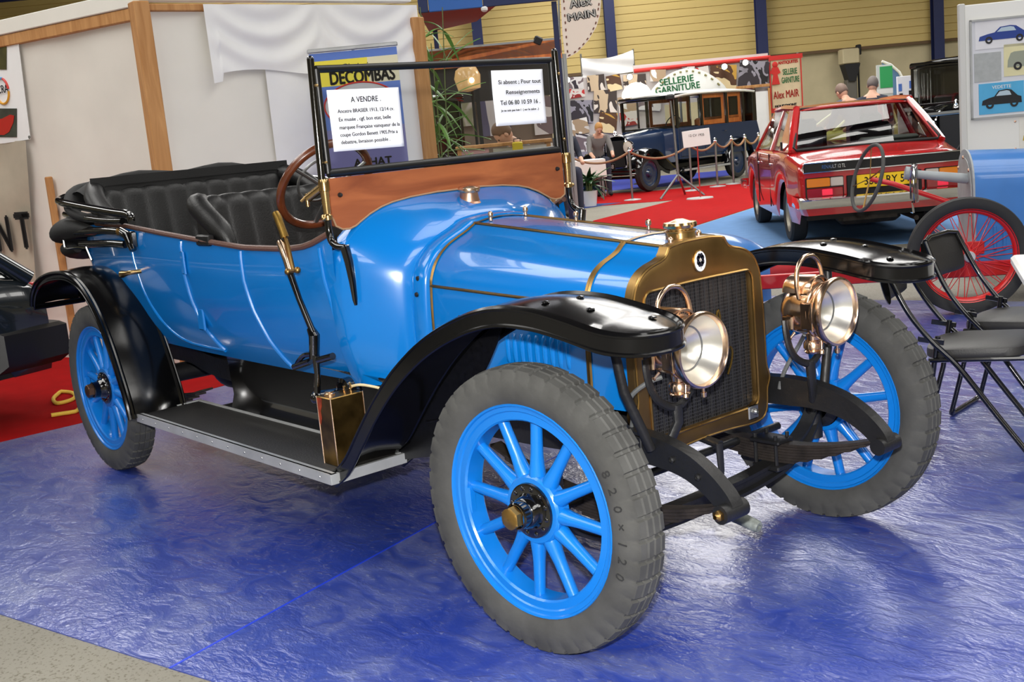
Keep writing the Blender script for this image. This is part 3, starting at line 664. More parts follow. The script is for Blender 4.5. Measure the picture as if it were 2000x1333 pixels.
# filler cap
b = MB(); b.lathe([(-.02, .047), (.0, .047), (.022, .046), (.024, .050), (.028, .050), (.03, .040), (.034, .040), (.036, .050), (.044, .053), (.052, .050), (.054, .034), (.062, .012), (.062, 0)], (-.015, 0, 1.075), (0, 0, 1), 32); b.build('filler_cap', 'brass', rad)
for x_, y_ in ((.02, -.085), (-.02, .09)):
    b = MB(); b.lathe([(0, .009), (.012, .009), (.018, .006), (.022, 0)], (x_, y_, 1.072), (0, 0, 1), 10); b.build('cap_stud', 'copper', rad)
# ---- bonnet
bf = [(0, 1.075), (.06, 1.073), (.118, 1.066), (.132, 1.056), (.150, 1.040), (.178, 1.027), (.215, 1.014), (.250, .992), (.274, .960), (.288, .925), (.292, .90), (.297, .80), (.300, .70), (.302, .60)]
br_ = [(0, 1.150), (.06, 1.147), (.118, 1.138), (.137, 1.127), (.165, 1.113), (.205, 1.097), (.248, 1.076), (.286, 1.047), (.314, 1.012), (.332, .972), (.337, .945), (.344, .84), (.345, .72), (.344, .60)]
NB = 14; x0b, x1b = .018, -.875
def bon(i, t): return (bf[i][0]+(br_[i][0]-bf[i][0])*t, bf[i][1]+(br_[i][1]-bf[i][1])*t)
bonnet = part('bonnet', car)
def bpanel(name, i0, i1, sg, parent=bonnet, off=0):
    prof = [smooth_path([(0,)+bon(i, t) for i in range(i0, i1+1)], 4) for t in (0, .25, .5, .75, 1)]
    b = MB(); b.loft([[(x0b+(x1b-x0b)*t, sg*p.y, p.z) for p in pr] for t, pr in zip((0, .25, .5, .75, 1), prof)], False); return b.build(name, 'blue', parent, 50)
b = MB(); b.loft([[(x0b+(x1b-x0b)*t, sg*bon(i, t)[0], bon(i, t)[1]) for sg, i in ((-1, 2), (-1, 1), (1, 0), (1, 1), (1, 2))] for t in (0, .33, .66, 1)], False); b.build('top_panel', 'blue', bonnet, 50)
for sg in (-1, 1):
    bpanel('shoulder_panel', 2, 10, sg); sp_ = bpanel('side_panel', 10, 13, sg)
    for i, r in ((2, .0055), (10, .0055)):
        b = MB(); b.tube([(x0b+(x1b-x0b)*t, sg*(bon(i, t)[0]+.001), bon(i, t)[1]+.002) for t in (0, .5, 1)], r, 8); b.build('hinge', 'dullbrass', bonnet)
    for k in range(9):                       # pressed louvres
        xx = -.50+k*.034; tt = (xx-x0b)/(x1b-x0b); yy = bon(11, tt)[0]
        b = MB(); b.grid(lambda u, v: (xx-.012+.024*u, sg*(yy-.002+.012*sin(pi*u)**.7*(sin(pi*min(1, max(0, v*1.0)))**.35)), .70+.11*v), 7, 9); b.build('louvre', 'blue', bonnet, 80)
    b = MB(); tt = (-.70-x0b)/(x1b-x0b); yy = sg*(bon(11, tt)[0]+.004); b.cyl((-.70, yy, .835), (-.70, yy+sg*.02, .835), .006, n=10); b.rbox((-.70, yy+sg*.022, .835), (.006, .006, .045), .002); b.build('bonnet_catch', 'steel', bonnet)
    # brass edge strips
    for tt, wd, nm in ((1.0, .011, 'edge_strip'), (.177, .012, 'bonnet_strap')):
        pr = smooth_path([(0,)+bon(i, tt) for i in range(2, 14)], 5); xx = x0b+(x1b-x0b)*tt
        b = MB(); b.loft([[(xx-wd, sg*(p.y+.002), p.z+.002), (xx-wd*.5, sg*(p.y+.006), p.z+.005), (xx, sg*(p.y+.003), p.z+.002), (xx+wd*.5, sg*(p.y+.006), p.z+.005), (xx+wd, sg*(p.y+.002), p.z+.002)] for p in pr], False); b.build(nm, 'dullbrass', bonnet, 60)
for tt in (.177, 1.0):
    xx = x0b+(x1b-x0b)*tt
    b = MB(); b.loft([[(xx-.010, sg*bon(i, tt)[0], bon(i, tt)[1]+.002), (xx, sg*bon(i, tt)[0], bon(i, tt)[1]+.005), (xx+.010, sg*bon(i, tt)[0], bon(i, tt)[1]+.002)] for sg, i in ((-1, 2), (-1, 1), (1, 0), (1, 1), (1, 2))], False); b.build('bonnet_strap', 'dullbrass', bonnet, 60)
for xx, yy in ((-.835, -.075), (-.835, .09), (-.58, .10), (-.23, .09)):
    tt = (xx-x0b)/(x1b-x0b); zz = bon(1, tt)[1]
    b = MB(); b.lathe([(0, .007), (.012, .005), (.014, .009), (.022, .0105), (.03, .008), (.034, 0)], (xx, yy, zz), (0, 0, 1), 12); b.build('bonnet_knob', 'copper', bonnet)
# ---- cowl
fl0 = [(0, 1.160), (.06, 1.158), (.118, 1.150), (.142, 1.139), (.172, 1.124), (.212, 1.108), (.256, 1.087), (.296, 1.058), (.326, 1.022), (.346, .98), (.352, .945), (.360, .84), (.361, .72), (.360, .60)]
fl1 = [(y*1.035 if i > 2 else y, z+.004) for i, (y, z) in enumerate(fl0)]
ws_ = [(0, 1.252), (.10, 1.252), (.18, 1.250), (.26, 1.243), (.32, 1.233), (.38, 1.213), (.43, 1.190), (.475, 1.160), (.515, 1.125), (.545, 1.075), (.556, 1.02), (.560, .90), (.548, .75), (.505, .60)]
def sec(prof, x): return [(x, p.y, p.z) for p in resample(smooth_path([(0, y, z) for y, z in prof], 5), 44)]
sA, sB, sC = sec(fl0, -.878), sec(fl1, -.95), sec(ws_, -1.115)
secs = [sec(br_, -.866), sec(br_, -.876), sA, sec(fl1, -.890), sec(fl1, -.94)]
for t in (.0, .04, .1, .2, .35, .5, .65, .8, .92, 1.0):
    e = t**.78; x = -.946-(1.115-.946)*t
    secs.append([(x, a[1]+(c[1]-a[1])*e+(.004 if 0 < t < 1 else 0), a[2]+(c[2]-a[2])*e) for a, c in zip(sB, sC)])
secs.append([(-1.17, c[1]*1.006, c[2] if c[2] < 1.12 else c[2]) for c in sC])
b = MB(); b.loft([[(q[0], -q[1], q[2]) for q in r_[:0:-1]]+list(r_) for r_ in secs], False); cowl = b.build('cowl', 'blue', car, 60)
for zz in (.975, .92):
    for s in (-1, 1):
        b = MB(); b.lathe([(0, .009), (.006, .008), (.008, .004), (.008, 0)], (-.915, s*.358 if zz > .95 else s*.371, zz), (0, s, 0), 12); b.build('cowl_bolt', 'chassis', cowl)
for s in (-1, 1):       # moulding bead at the back of the cowl flange
    b = MB(); b.tube([(-.948, s*q[1]*1.002, q[2]+.001) for q in sB[::2]], .004, 6); b.build('flange_bead', 'blue', cowl)
b = MB(); b.lathe([(-.03, .052), (.0, .050), (.006, .040), (.03, .034), (.038, .034)], (-1.045, 0, 1.205), (.12, 0, 1), 24); b.build('filler_neck', 'copperold', cowl)
b = MB(); b.lathe([(.036, .030), (.04, .040), (.05, .042), (.056, .040), (.06, .028), (.064, .01), (.064, 0)], (-1.045, 0, 1.205), (.12, 0, 1), 24); b.build('filler_cap', 'copper', cowl)
# ---- body tub
ztab = [(-3.66, 1.175), (-3.2, 1.195), (-2.8, 1.186), (-2.55, 1.166), (-2.1, 1.130), (-1.7, 1.100), (-1.4, 1.097), (-1.3, 1.105), (-1.22, 1.122), (-1.17, 1.142), (-1.115, 1.16)]
ytab = [(-3.3, .605), (-2.9, .62), (-2.4, .622), (-2.0, .615), (-1.6, .60), (-1.3, .58), (-1.15, .562), (-1.10, .552)]
def offs(t): return interp(t, [(0, -.004), (.08, .002), (.25, .004), (.5, -.010), (.75, -.040), (.9, -.068), (1, -.095)])
def zbot(x): return .60+.018*(-x-1.1)
plan = [(x, -interp(x, ytab)) for x in np.linspace(-1.13, -3.3, 40)]
plan += [(-3.3-.31*sin(a), -(.605-.30*(1-cos(a)))) for a in [pi/2*k/10 for k in range(1, 11)]]
plan += [(-3.61-.02*(1-(y/.305)**2), y) for y in np.linspace(-.25, 0, 5)]
def plan_full(): return plan+[(x, -y) for x, y in plan[-2::-1]]
def tub(inset=0, ts=np.linspace(0, 1, 17), ztop=0):
    P = plan_full(); n = len(P); secs = []
    for i, (x, y) in enumerate(P):
        a = P[max(i-1, 0)]; c = P[min(i+1, n-1)]; tx, ty = c[0]-a[0], c[1]-a[1]; l = math.hypot(tx, ty); nx, ny = ty/l, -tx/l
        if nx*(x+2.3)+ny*y < 0: nx, ny = -nx, -ny
        zt = interp(x, ztab)+ztop; zb = zbot(x)
        secs.append([(x+nx*(offs(t)-inset), y+ny*(offs(t)-inset), zt+(zb-zt)*t) for t in ts])
    return secs
def body_y(x, z):
    zt = interp(x, ztab); zb = zbot(x); t = min(1, max(0, (zt-z)/(zt-zb))); return interp(x, ytab)+offs(t)
b = MB(); b.loft(tub(), False); body = b.build('body', 'blue', car, 60)
b = MB(); b.loft(tub(.025, np.linspace(.01, .95, 10)), False); b.build('inner_lining', 'leather', body, 60)
b = MB(); b.poly([(x*.99, y*.86, .66) for x, y in plan_full()]); b.build('body_floor', 'undark', body, smooth=False)
b = MB(); b.poly([(-1.16, y, z) for y, z in [(p[1], p[2]) for p in sC]+[(-p[1], p[2]) for p in sC[::-1]]]); b.build('dashboard', 'board', body, smooth=False)
# top beading in brown leather
P_ = [(x, y*1.0, interp(x, ztab)+.004) for x, y in plan if x > -3.2]
for s in (1, -1):
    b = MB(); b.tube([(x, y*s, z) for x, y, z in P_], .0115, 8); b.build('body_beading', 'railbrown', body, label='brown leather beading along the body top')
def mould(pts, r=.009, nm='moulding', m='blue', s=-1):
    P = smooth_path([(x, 0, z) for x, z in pts], 6); b = MB(); b.tube([(p.x, s*(body_y(p.x, p.z)+.001), p.z) for p in P], r, 8); return b.build(nm, m, body)
m1 = [(-2.755, 1.165), (-2.745, 1.0), (-2.70, .83), (-2.60, .72), (-2.47, .668), (-2.30, .655), (-2.12, .652)]
m2 = [(-2.235, 1.125), (-2.235, .93), (-2.205, .76), (-2.12, .652)]
m3 = [(-1.735, 1.09), (-1.72, .91), (-1.67, .74), (-1.60, .62)]
m4 = [(-1.20, 1.105), (-1.185, .97), (-1.165, .80), (-1.115, .61)]
for s in (-1, 1):
    # rear door: a panel standing a little proud of the body side
    def xl(z): return interp(z, [(.652, -2.44), (.668, -2.47), (.72, -2.60), (.83, -2.70), (1.0, -2.745), (1.165, -2.755)])
    def xr(z): return interp(z, [(.652, -2.12), (.76, -2.205), (.93, -2.235), (1.13, -2.235)])
    def fn(u, v):
        z = .655+(1.135-.655)*v; x = xl(z)+(xr(z)-xl(z))*u; z += .03*v*(1-u); return (x, s*(body_y(x, z)+.004), z)
    b = MB(); b.grid(fn, 12, 16); dr = b.build('door', 'blue', body, 60)
    mould(m1, s=s); mould(m2, s=s); mould(m3, s=s); mould(m4, .008, s=s)
    for zz, xx, w_, h_ in ((1.035, -2.225, .034, .095), (.79, -2.20, .06, .09)):
        b = MB(); y = s*(body_y(xx, zz)+.007); b.rbox((xx+.004, y, zz), (w_, .008, h_), .003); b.cyl((xx+w_/2, y, zz-h_/2), (xx+w_/2, y, zz+h_/2), .006, n=8); b.build('door_hinge', 'blue', body)
    y = s*(body_y(-2.76, .985)); b = MB(); b.tube([(-2.70, y, .985), (-2.71, y+s*.045, .985), (-2.735, y+s*.055, .982), (-2.80, y+s*.052, .975)], [.010, .010, .011, .018], 12); b.build('door_handle', 'brass', body)
    b = MB(); b.rbox((-2.02, s*(body_y(-2.04, 1.12)-.002), 1.13), (.12, .03, .045), .006); b.lathe([(0, .006), (.004, .004)], (-2.04, s*(body_y(-2.04, 1.13)+.014), 1.128), (0, s, 0), 8); b.build('seat_bracket', 'leather', body)
# ---- seats
def seat(name, xb, ztop, wy, z0=.74, roll=.055, thick=.15, pleat=.1, lean=.10, cushion=True):
    st = part(name, car); b = MB()
    prof = [(thick, z0)]+[(thick-lean*(k/6)*.6+.012*sin(pi*k/6), z0+(ztop-roll-z0)*k/6) for k in range(1, 7)]
    xc = prof[-1][0]-roll
    prof += [(xc+roll*cos(a), ztop-roll+roll*sin(a)) for a in [pi*k/10 for k in range(1, 11)]]
    prof += [(xc-roll-.01, z0+.2), (xc-roll-.01, z0)]
    ny = int(wy*2/pleat)*8+1; secs = []
    for j in range(ny):
        y = -wy+2*wy*j/(ny-1); e = abs(math.sin(pi*(y+wy)/pleat))**.45
        ed = max(0, (abs(y)-(wy-.07))/.07); sh = roll*1.0*(1-math.sqrt(max(0, 1-ed*ed)))
        secs.append([(xb+x+(-.011*(1-e) if k < 16 else 0)-(sh if k < 9 else -sh*.5), y, z-(sh if 6 <= k <= 16 else 0)-(.006*(1-e) if 6 < k < 14 else 0)) for k, (x, z) in enumerate(prof)])
    b.loft(secs, False, False)
    for q in (secs[0], secs[-1]): b.poly(q)
    b.build('backrest', 'leather', st, 50)
    if cushion:
        b = MB(); b.rbox((xb+thick+.24, 0, z0+.02), (.52, wy*1.9, .24), .05); b.build('cushion', 'leather', st, 50)
    return st
seat('front_seat', -2.20, 1.305, .555)
seat('rear_seat', -3.42, 1.37, .53, roll=.06, pleat=.115)
for s in (-1, 1):      # padded arm wings of the seats
    b = MB(); b.tube(smooth_path([(-3.42, s*.50, 1.36), (-3.28, s*.565, 1.32), (-3.12, s*.585, 1.24), (-3.0, s*.565, 1.185)], 5), [.05]*14+[.045, .04], 12); b.build('seat_wing', 'leather', car)
    b = MB(); b.tube(smooth_path([(-2.20, s*.52, 1.27), (-2.12, s*.575, 1.27), (-2.05, s*.570, 1.22), (-1.98, s*.553, 1.16), (-1.93, s*.535, 1.08)], 5), [.035]+[.045]*8+[.044]*7+[.04, .036, .03, .024, .018], 12); b.build('seat_wing', 'leather', car)
# ---- folded hood
hood = part('folded_hood', car)
def lump(path, rad_, seed, flat_=.8, nm='hood_fabric', m='canvas', k=5, n=18):
    rnd = random.Random(seed); P = smooth_path(path, k); b = MB(); ph = rnd.uniform(0, 6)
    rr = [interp(i/(len(P)-1), [(j/(len(rad_)-1), r) for j, r in enumerate(rad_)]) for i in range(len(P))]
    b.tube(P, rr, n, flat=flat_)
    b.v = [(x+.010*sin(9*z+5*y+ph), y+.010*sin(11*x+7*z+ph), z+.012*sin(13*y+6*x+ph)) for x, y, z in b.v]; return b.build(nm, m, hood, 60)
lump([(-3.10, -.635, 1.235), (-3.40, -.635, 1.265), (-3.58, -.55, 1.325), (-3.63, -.42, 1.36), (-3.64, 0, 1.37), (-3.63, .42, 1.365), (-3.58, .56, 1.33), (-3.40, .64, 1.27), (-3.10, .64, 1.24)], [.02, .035, .06, .066, .066, .066, .06, .035, .02], 1)
lump([(-3.2, -.63, 1.17), (-3.50, -.64, 1.16), (-3.66, -.57, 1.15), (-3.73, -.3, 1.17), (-3.74, 0, 1.18), (-3.73, .3, 1.17), (-3.66, .57, 1.15), (-3.5, .64, 1.16), (-3.2, .63, 1.17)], [.03, .06, .085, .10, .10, .10, .085, .06, .03], 2)
lump([(-3.42, -.645, 1.085), (-3.58, -.63, 1.07), (-3.70, -.52, 1.06), (-3.75, -.2, 1.07), (-3.75, .3, 1.08), (-3.66, .55, 1.08)], [.02, .045, .06, .06, .06, .03], 3)
# cover stretched from the seat back to the bundle
b = MB(); b.grid(lambda u, v: (-3.34-.30*v, -.58+1.16*u, 1.372+.040*sin(pi*min(1, v*1.1))-.055*max(0, abs(u-.5)*2-.82)/.18), 24, 8); b.build('hood_fabric', 'canvas', hood, 60)
b = MB(); b.grid(lambda u, v: (-3.35+.004*sin(20*u), -.55+1.1*u, 1.29+.125*v), 30, 5); b.build('hood_fabric', 'canvas', hood, 60)
def bow(pts, r=.016, nm='hood_bow'):
    b = MB(); b.tube(smooth_path(pts, 6), r, 10, flat=1.25); return b.build(nm, 'black', hood)
bow([(-2.64, -.655, 1.215), (-2.66, -.655, 1.243), (-2.85, -.66, 1.258), (-3.25, -.665, 1.292), (-3.50, -.66, 1.314), (-3.60, -.62, 1.325), (-3.655, -.50, 1.335), (-3.68, 0, 1.34), (-3.655, .5, 1.335), (-3.60, .62, 1.325), (-3.4, .66, 1.31), (-2.85, .66, 1.258), (-2.64, .655, 1.22)])
bow([(-2.76, -.65, 1.215), (-2.95, -.655, 1.218), (-3.3, -.655, 1.235), (-3.55, -.63, 1.25)], .012)
bow([(-2.78, -.645, 1.165), (-3.0, -.655, 1.172), (-3.35, -.66, 1.165)], .014)
bow([(-2.78, -.645, 1.108), (-2.95, -.655, 1.112), (-3.3, -.66, 1.105)], .014)
for s in (-1, 1):
    b = MB(); b.rbox((-2.71, s*.64, 1.13), (.07, .03, .075), .006); b.tube([(-2.80, s*.648, 1.168), (-2.72, s*.65, 1.15), (-2.68, s*.65, 1.085)], [.02, .022, .016], 10); b.build('hood_pivot', 'black', hood)
    b = MB(); b.lathe([(0, .016), (.008, .016), (.013, .008), (.014, 0)], (-2.79, s*.66, 1.168), (0, s, 0), 12); b.build('pivot_nut', 'dullbrass', hood)
b = MB(); b.tube([(-3.50, -.67, 1.125), (-3.47, -.68, 1.09), (-3.42, -.68, 1.085), (-3.30, -.675, 1.092), (-3.20, -.67, 1.09), (-3.17, -.665, 1.03)], .007, 8); b.build('hood_rod', 'chrome', hood)
# ---- mudguards
def guard(name, path, yc, hw, lip=.042, crown=.012, tipround=True, both=False):
    """path of (x,z); yc centre; hw half width; the first end may be rounded in plan"""
    P = smooth_path([(x, 0, z) for x, z in path], 7); n = len(P); b = MB()
    L = [0]
    for a, c in zip(P, P[1:]): L.append(L[-1]+(c-a).length)
    # denser stations near the rounded tip
    S = sorted(set([hw*(1-cos(pi/2*k/9)) for k in range(10)]+[hw+(L[-1]-hw)*k/44 for k in range(45)])) if tipround else [L[-1]*k/48 for k in range(49)]
    def at(s_):
        j = max(k for k in range(n) if L[k] <= s_+1e-9); j = min(j, n-2); q = (s_-L[j])/max(1e-9, L[j+1]-L[j]); p = P[j].lerp(P[j+1], q)
        t = (P[min(j+2, n-1)]-P[max(j-1, 0)]).normalized(); nn = Vector((-t.z, 0, t.x)); nn = nn if nn.z > 0 or abs(nn.z) < .2 and nn.x*0 == 0 else -nn
        return p, nn
    vv = [-1, -.94, -.89, -.82, -.6, -.3, 0, .3, .6, .82, .89, .94, 1]; hgt = [0, .004, .009, .001, .45, .8, 1, .8, .45, .001, .009, .004, 0]
    secs = []; lipo = []
    for s_ in S:
        p, nn = at(s_)
        nn = NRM(p) if NRM else nn
        h = hw*math.sqrt(max(0.0, 1-(1-min(1, s_/hw))**2)) if tipround else hw
        h = max(h, .001)
        row = [(p.x+nn.x*(g*crown if i in (4, 5, 6, 7, 8) else g), yc+v*h, p.z+nn.z*(g*crown if i in (4, 5, 6, 7, 8) else g)) for i, (v, g) in enumerate(zip(vv, hgt))]
        secs.append(row); lipo.append((p, nn, h))
    b.loft(secs, False)
    # turned-down lip round the edge
    edge = [(p.x, yc-h, p.z, nn) for p, nn, h in lipo[::-1]]+[(p.x, yc+h, p.z, nn) for p, nn, h in lipo]
    b.loft([[(x, y, z), (x-nn.x*lip*.5, y, z-nn.z*lip*.5), (x-nn.x*lip, y, z-nn.z*lip)] for x, y, z, nn in edge], False)
    g = b.build(name, 'fenderblack', car, 45)
    bb = MB(); bb.tube([(x-nn.x*lip, y, z-nn.z*lip) for x, y, z, nn in edge], .006, 6); bb.tube([(x, y, z) for x, y, z, nn in edge], .005, 6); bb.build('rolled_edge', 'fenderblack', g)
    return g
front = [(.458, .924), (.40, .930), (.30, .948), (.22, .963), (.10, .979), (-.03, .979), (-.15, .958), (-.28, .915), (-.40, .860), (-.50, .800), (-.60, .728), (-.71, .63), (-.82, .515), (-.92, .41), (-1.02, .345)]
rear = [(-3.735, .80), (-3.70, .86), (-3.62, .915), (-3.50, .955), (-3.34, .980), (-3.17, .985), (-3.03, .955), (-2.92, .895), (-2.82, .80), (-2.73, .66), (-2.665, .52), (-2.625, .42), (-2.61, .345)]
for s in (-1, 1):
    NRM = lambda p: Vector((p.x+.02, 0, p.z-.41)).normalized() if p.x < 0 and p.x > -.45 else (Vector((0, 0, 1)) if p.x >= 0 else Vector((.62, 0, .78)))
    def NRM(p):
        if p.x > .05: return Vector((0, 0, 1))
        a = interp(p.x, [(-1.02, 36), (-.9, 44), (-.7, 45), (-.5, 36), (-.3, 24), (-.1, 8), (.05, 0)])
        return Vector((-sin(radians(a)), 0, cos(radians(a))))
    g = guard('front_mudguard', front, s*.597, .141, .045)
    for xx, dy in ((.40, -.05), (.26, .03), (.15, -.04), (.12, .06)):
        b = MB(); b.lathe([(0, .012), (.004, .010), (.006, 0)], (xx-.04, s*(.597+dy), interp(-xx+.04, [(-.40, .940), (-.30, .958), (-.22, .974), (-.10, .990), (.03, .990)])), (0, 0, 1), 10); b.build('guard_bolt', 'fenderblack', g)
    b = MB(); pts = [(-1.0, .36), (-.92, .405), (-.82, .51), (-.71, .625), (-.60, .72), (-.50, .795), (-.40, .855), (-.33, .885), (-.37, .82), (-.43, .74), (-.50, .66), (-.62, .50), (-.78, .38), (-.96, .34)]
    b.prism([(x, s*.462, z) for x, z in pts], (0, s*.006, 0)); b.build('splash_panel', 'undark', g, smooth=False)
    b = MB(); b.tube([(-.60, s*.470, .545), (-.80, s*.472, .50)], .004, 6); b.build('panel_seam', 'undark', g)
    b = MB(); b.tube([(.155, s*.51, .935), (.17, s*.48, .72), (.19, s*.41, .54)], [.013, .0145, .015], 10); b.build('mudguard_stay', 'chassis', car)
    NRM = lambda p: Vector((p.x+WB, 0, p.z-.41)).normalized()
    g = guard('rear_mudguard', rear, s*.672, .13, .03, .014, False)
    # side flange of the rear guard
    b = MB(); Pq = smooth_path([(x, 0, z) for x, z in rear], 5)
    b.tube([(p.x, s*.806, p.z) for p in Pq], .011, 8); b.build('guard_bead', 'fenderblack', g)
    b = MB(); b.loft([[(p.x, s*.545, p.z), (p.x-(p.x+WB)*.25, s*.548, p.z-(p.z-.41)*.25)] for p in Pq if p.x > -3.45], False); b.build('inner_panel', 'fenderblack', g)
# ---- running boards
for s in (-1, 1):
    rb = part('running_board', car)
    b = MB(); b.rbox((-1.79, s*.615, .348), (1.63, .29, .022), .004); b.build('deck', 'rubbermat', rb)
    b = MB(); b.box((-1.79, s*.767, .345), (1.66, .014, .036)); b.box((-1.79, s*.757, .361), (1.66, .022, .004)); b.build('edge_trim', 'alu', rb, smooth=False)
    b = MB(); b.box((-.965, s*.615, .345), (.014, .31, .036)); b.box((-2.615, s*.615, .345), (.014, .31, .036)); b.box((-1.79, s*.474, .361), (1.62, .016, .004)); b.build('end_trim', 'alu', rb, smooth=False)
    me = mesh_of(lambda q: q.lathe([(0, .0042), (.002, .003), (.0026, 0)], (0, 0, 0), (0, s, 0), 8), 'trim_screw', 'steel')
    for k in range(12): o = link('trim_screw', me, rb); o.location = (-2.55+k*.138, s*.774, .345)
    b = MB(); b.loft([[(x, s*.515, .645), (x, s*.455, .60), (x, s*.445, .42), (x, s*.465, .358)] for x in np.linspace(-2.30, -.93, 12)], False); b.build('valance', 'black', rb, 50)
    for x_ in (-2.45, -1.1):
        b = MB(); b.rbox((x_, s*.52, .33), (.05, .36, .03), .005); b.build('bracket', 'chassis', rb)
# ---- windscreen
wsn = part('windscreen', car)
XW = -1.12
for s in (-1, 1):
    b = MB(); b.cyl((XW, s*.574, 1.335), (XW, s*.562, 1.748), .0125, n=14); b.sph((XW, s*.562, 1.749), .0125, 10, 6); b.build('post', 'black', wsn)
    for zz in (1.40, 1.66):
        b = MB(); b.lathe([(0, .007), (.008, .006), (.01, 0)], (XW+.012, s*.560, zz), (1, 0, 0), 10); b.build('clamp_screw', 'brass', wsn)
b = MB()
fy0, fy1, fz0, fz1 = .545, .538, 1.362, 1.715
b.tube([(XW, -fy0, fz0), (XW, fy1, fz0)], .0150, 10); b.tube([(XW, -fy0, fz1), (XW, fy1, fz1)], .0130, 10)
b.tube([(XW, -fy0, fz0), (XW, -fy0, fz1)], .0130, 10); b.tube([(XW, fy1, fz0), (XW, fy1, fz1)], .0130, 10); b.build('frame', 'satin', wsn)
b = MB(); b.box((XW, 0, (fz0+fz1)/2), (.005, 1.07, fz1-fz0-.01)); b.build('pane', 'glass', wsn, smooth=False)
bl = [(-.555, 1.345), (-.555, 1.21), (-.545, 1.180), (-.52, 1.166), (-.49, 1.165), (-.465, 1.172), (-.44, 1.186), (-.40, 1.207), (-.35, 1.226), (-.30, 1.238), (-.22, 1.248), (-.10, 1.254), (.10, 1.254), (.22, 1.248), (.30, 1.238), (.35, 1.226), (.40, 1.207), (.44, 1.186), (.465, 1.172), (.49, 1.165), (.52, 1.166), (.545, 1.180), (.548, 1.21), (.545, 1.348)]
b = MB(); b.prism([(XW-.012, y, z) for y, z in bl], (.022, 0, 0)); b.build('wood_panel', 'board', wsn, smooth=False, label='red-brown varnished wooden board under the glass')
b = MB(); b.tube([(XW+.0115, y, z) for y, z in bl[1:-1]], .0035, 6); b.build('panel_edge', mat('pale_edge_bead', (150, 118, 88), .5), wsn)
for s in (-1, 1):
    for yy in (.515,):
        b = MB(); b.lathe([(0, .009), (.006, .008), (.012, .005), (.013, 0)], (XW+.01, s*yy, 1.285), (1, 0, 0), 10); b.build('panel_screw', 'chassis', wsn)
    b = MB(); b.lathe([(-.01, .017), (.0, .020), (.03, .020), (.032, .016), (.11, .013), (.115, .018), (.13, .018)], (XW+.008, s*.572, 1.335), (0, 0, -1), 14); b.build('hinge_column', 'brass', wsn)
    b = MB(); b.cyl((XW-.06, s*.60, 1.285), (XW+.01, s*.575, 1.322), .015, n=12); b.cyl((XW-.065, s*.602, 1.30), (XW-.065, s*.602, 1.255), .007, n=10); b.tube([(XW-.05, s*.60, 1.30), (XW-.09, s*.61, 1.275)], .006, 8); b.build('wing_nut', 'brass', wsn)
    b = MB(); b.sph((XW, s*.582, 1.215), .011, 10, 6); b.sph((XW+.012, s*.590, 1.212), .010, 10, 6); b.build('locking_nut', 'brass', wsn)
    P = smooth_path([(XW+.008, s*.573, 1.21), (XW+.008, s*.574, 1.165), (XW+.02, s*.575, 1.13), (XW+.05, s*.572, 1.112), (XW+.085, s*.566, 1.108)], 5)
    b = MB(); b.tube(P, [.0125]*len(P), 12); b.sph(tuple(P[-1]), .0125, 10, 6); b.tube([P[-1]+Vector((0, 0, .006)), (XW+.085, s*.556, 1.06), (XW+.082, s*.549, .99), (XW+.078, s*.545, .925), (XW+.077, s*.543, .905)], [.018, .017, .0135, .010, .006], 12, flat=.8); b.build('scroll_bracket', 'black', wsn)
# ---- steering wheel
sw = part('steering_wheel', car)
SC = Vector((-1.555, -.30, 1.312)); SN = Vector((-.80, 0, .60)).normalized(); SR = .193
e1 = Vector((0, 1, 0)); e2 = SN.cross(e1).normalized()
b = MB(); b.tube([SC+(e1*cos(a)+e2*sin(a))*SR for a in [2*pi*k/56 for k in range(56)]], .0165, 12, loop=True); b.build('wheel_rim', 'walnut', sw)
for a in (pi/2+.0, pi/2+2*pi/3, pi/2+4*pi/3, ):
    b = MB(); b.tube([SC-SN*.05, SC-SN*.02+(e1*cos(a)+e2*sin(a))*SR*.5, SC+(e1*cos(a)+e2*sin(a))*SR*.97], [.012, .010, .012], 8, flat=.6); b.build('wheel_spoke', 'steel', sw)
b = MB(); b.lathe([(-.07, .03), (-.03, .035), (-.01, .03), (.02, .022), (.03, .012), (.03, 0)], SC, tuple(SN), 20); b.build('boss', 'steel', sw)
b = MB(); b.tube([SC+SN*.035+(e1*cos(a)+e2*sin(a))*.10 for a in [2*pi*k/30 for k in range(22)]], .006, 8); b.build('throttle_quadrant', 'steel', sw)
b = MB(); b.cyl(SC-SN*.05, SC-SN*.75, .019, n=14); b.build('steering_column', 'steel', sw)
# ---- hand levers
lv = part('hand_levers', car)
q = lambda px, py, y=-.66: tuple(U(px, py, 'y', y))
b = MB(); b.tube([q(565, 528), q(585, 585), q(612, 650)], [.013, .011, .012], 10); b.tube([q(607, 642), q(614, 655), q(614, 700)], [.016, .021, .019], 10, flat=.7); b.tube([q(617, 695), q(620, 730), q(620, 775)], [.014, .011, .013], 10); b.build('lever_rod', 'black', lv)
b = MB(); b.tube([q(538, 416, -.64), q(543, 426, -.64), q(550, 446, -.64), q(557, 465, -.64)], [.013, .015, .014, .015], 12); b.build('grip', mat('aged_brass_grip', (150, 120, 62), .4, metal=1, var=.25, vscale=30), lv)
b = MB(); b.tube([q(546, 472), q(551, 482), q(560, 508), q(566, 528)], [.012, .015, .0135, .014], 12); b.build('grip', 'copper', lv)
b = MB(); b.tube([q(556, 462, -.64), q(562, 480, -.645), q(574, 532, -.655)], .008, 8); b.build('release_rod', 'dullbrass', lv)
b = MB(); b.cyl(q(560, 531, -.67), q(583, 528, -.67), .007, n=8); b.sph(q(562, 531, -.675), .012, 10, 6); b.sph(q(581, 528, -.675), .012, 10, 6); b.build('lever_pivot', 'dullbrass', lv)
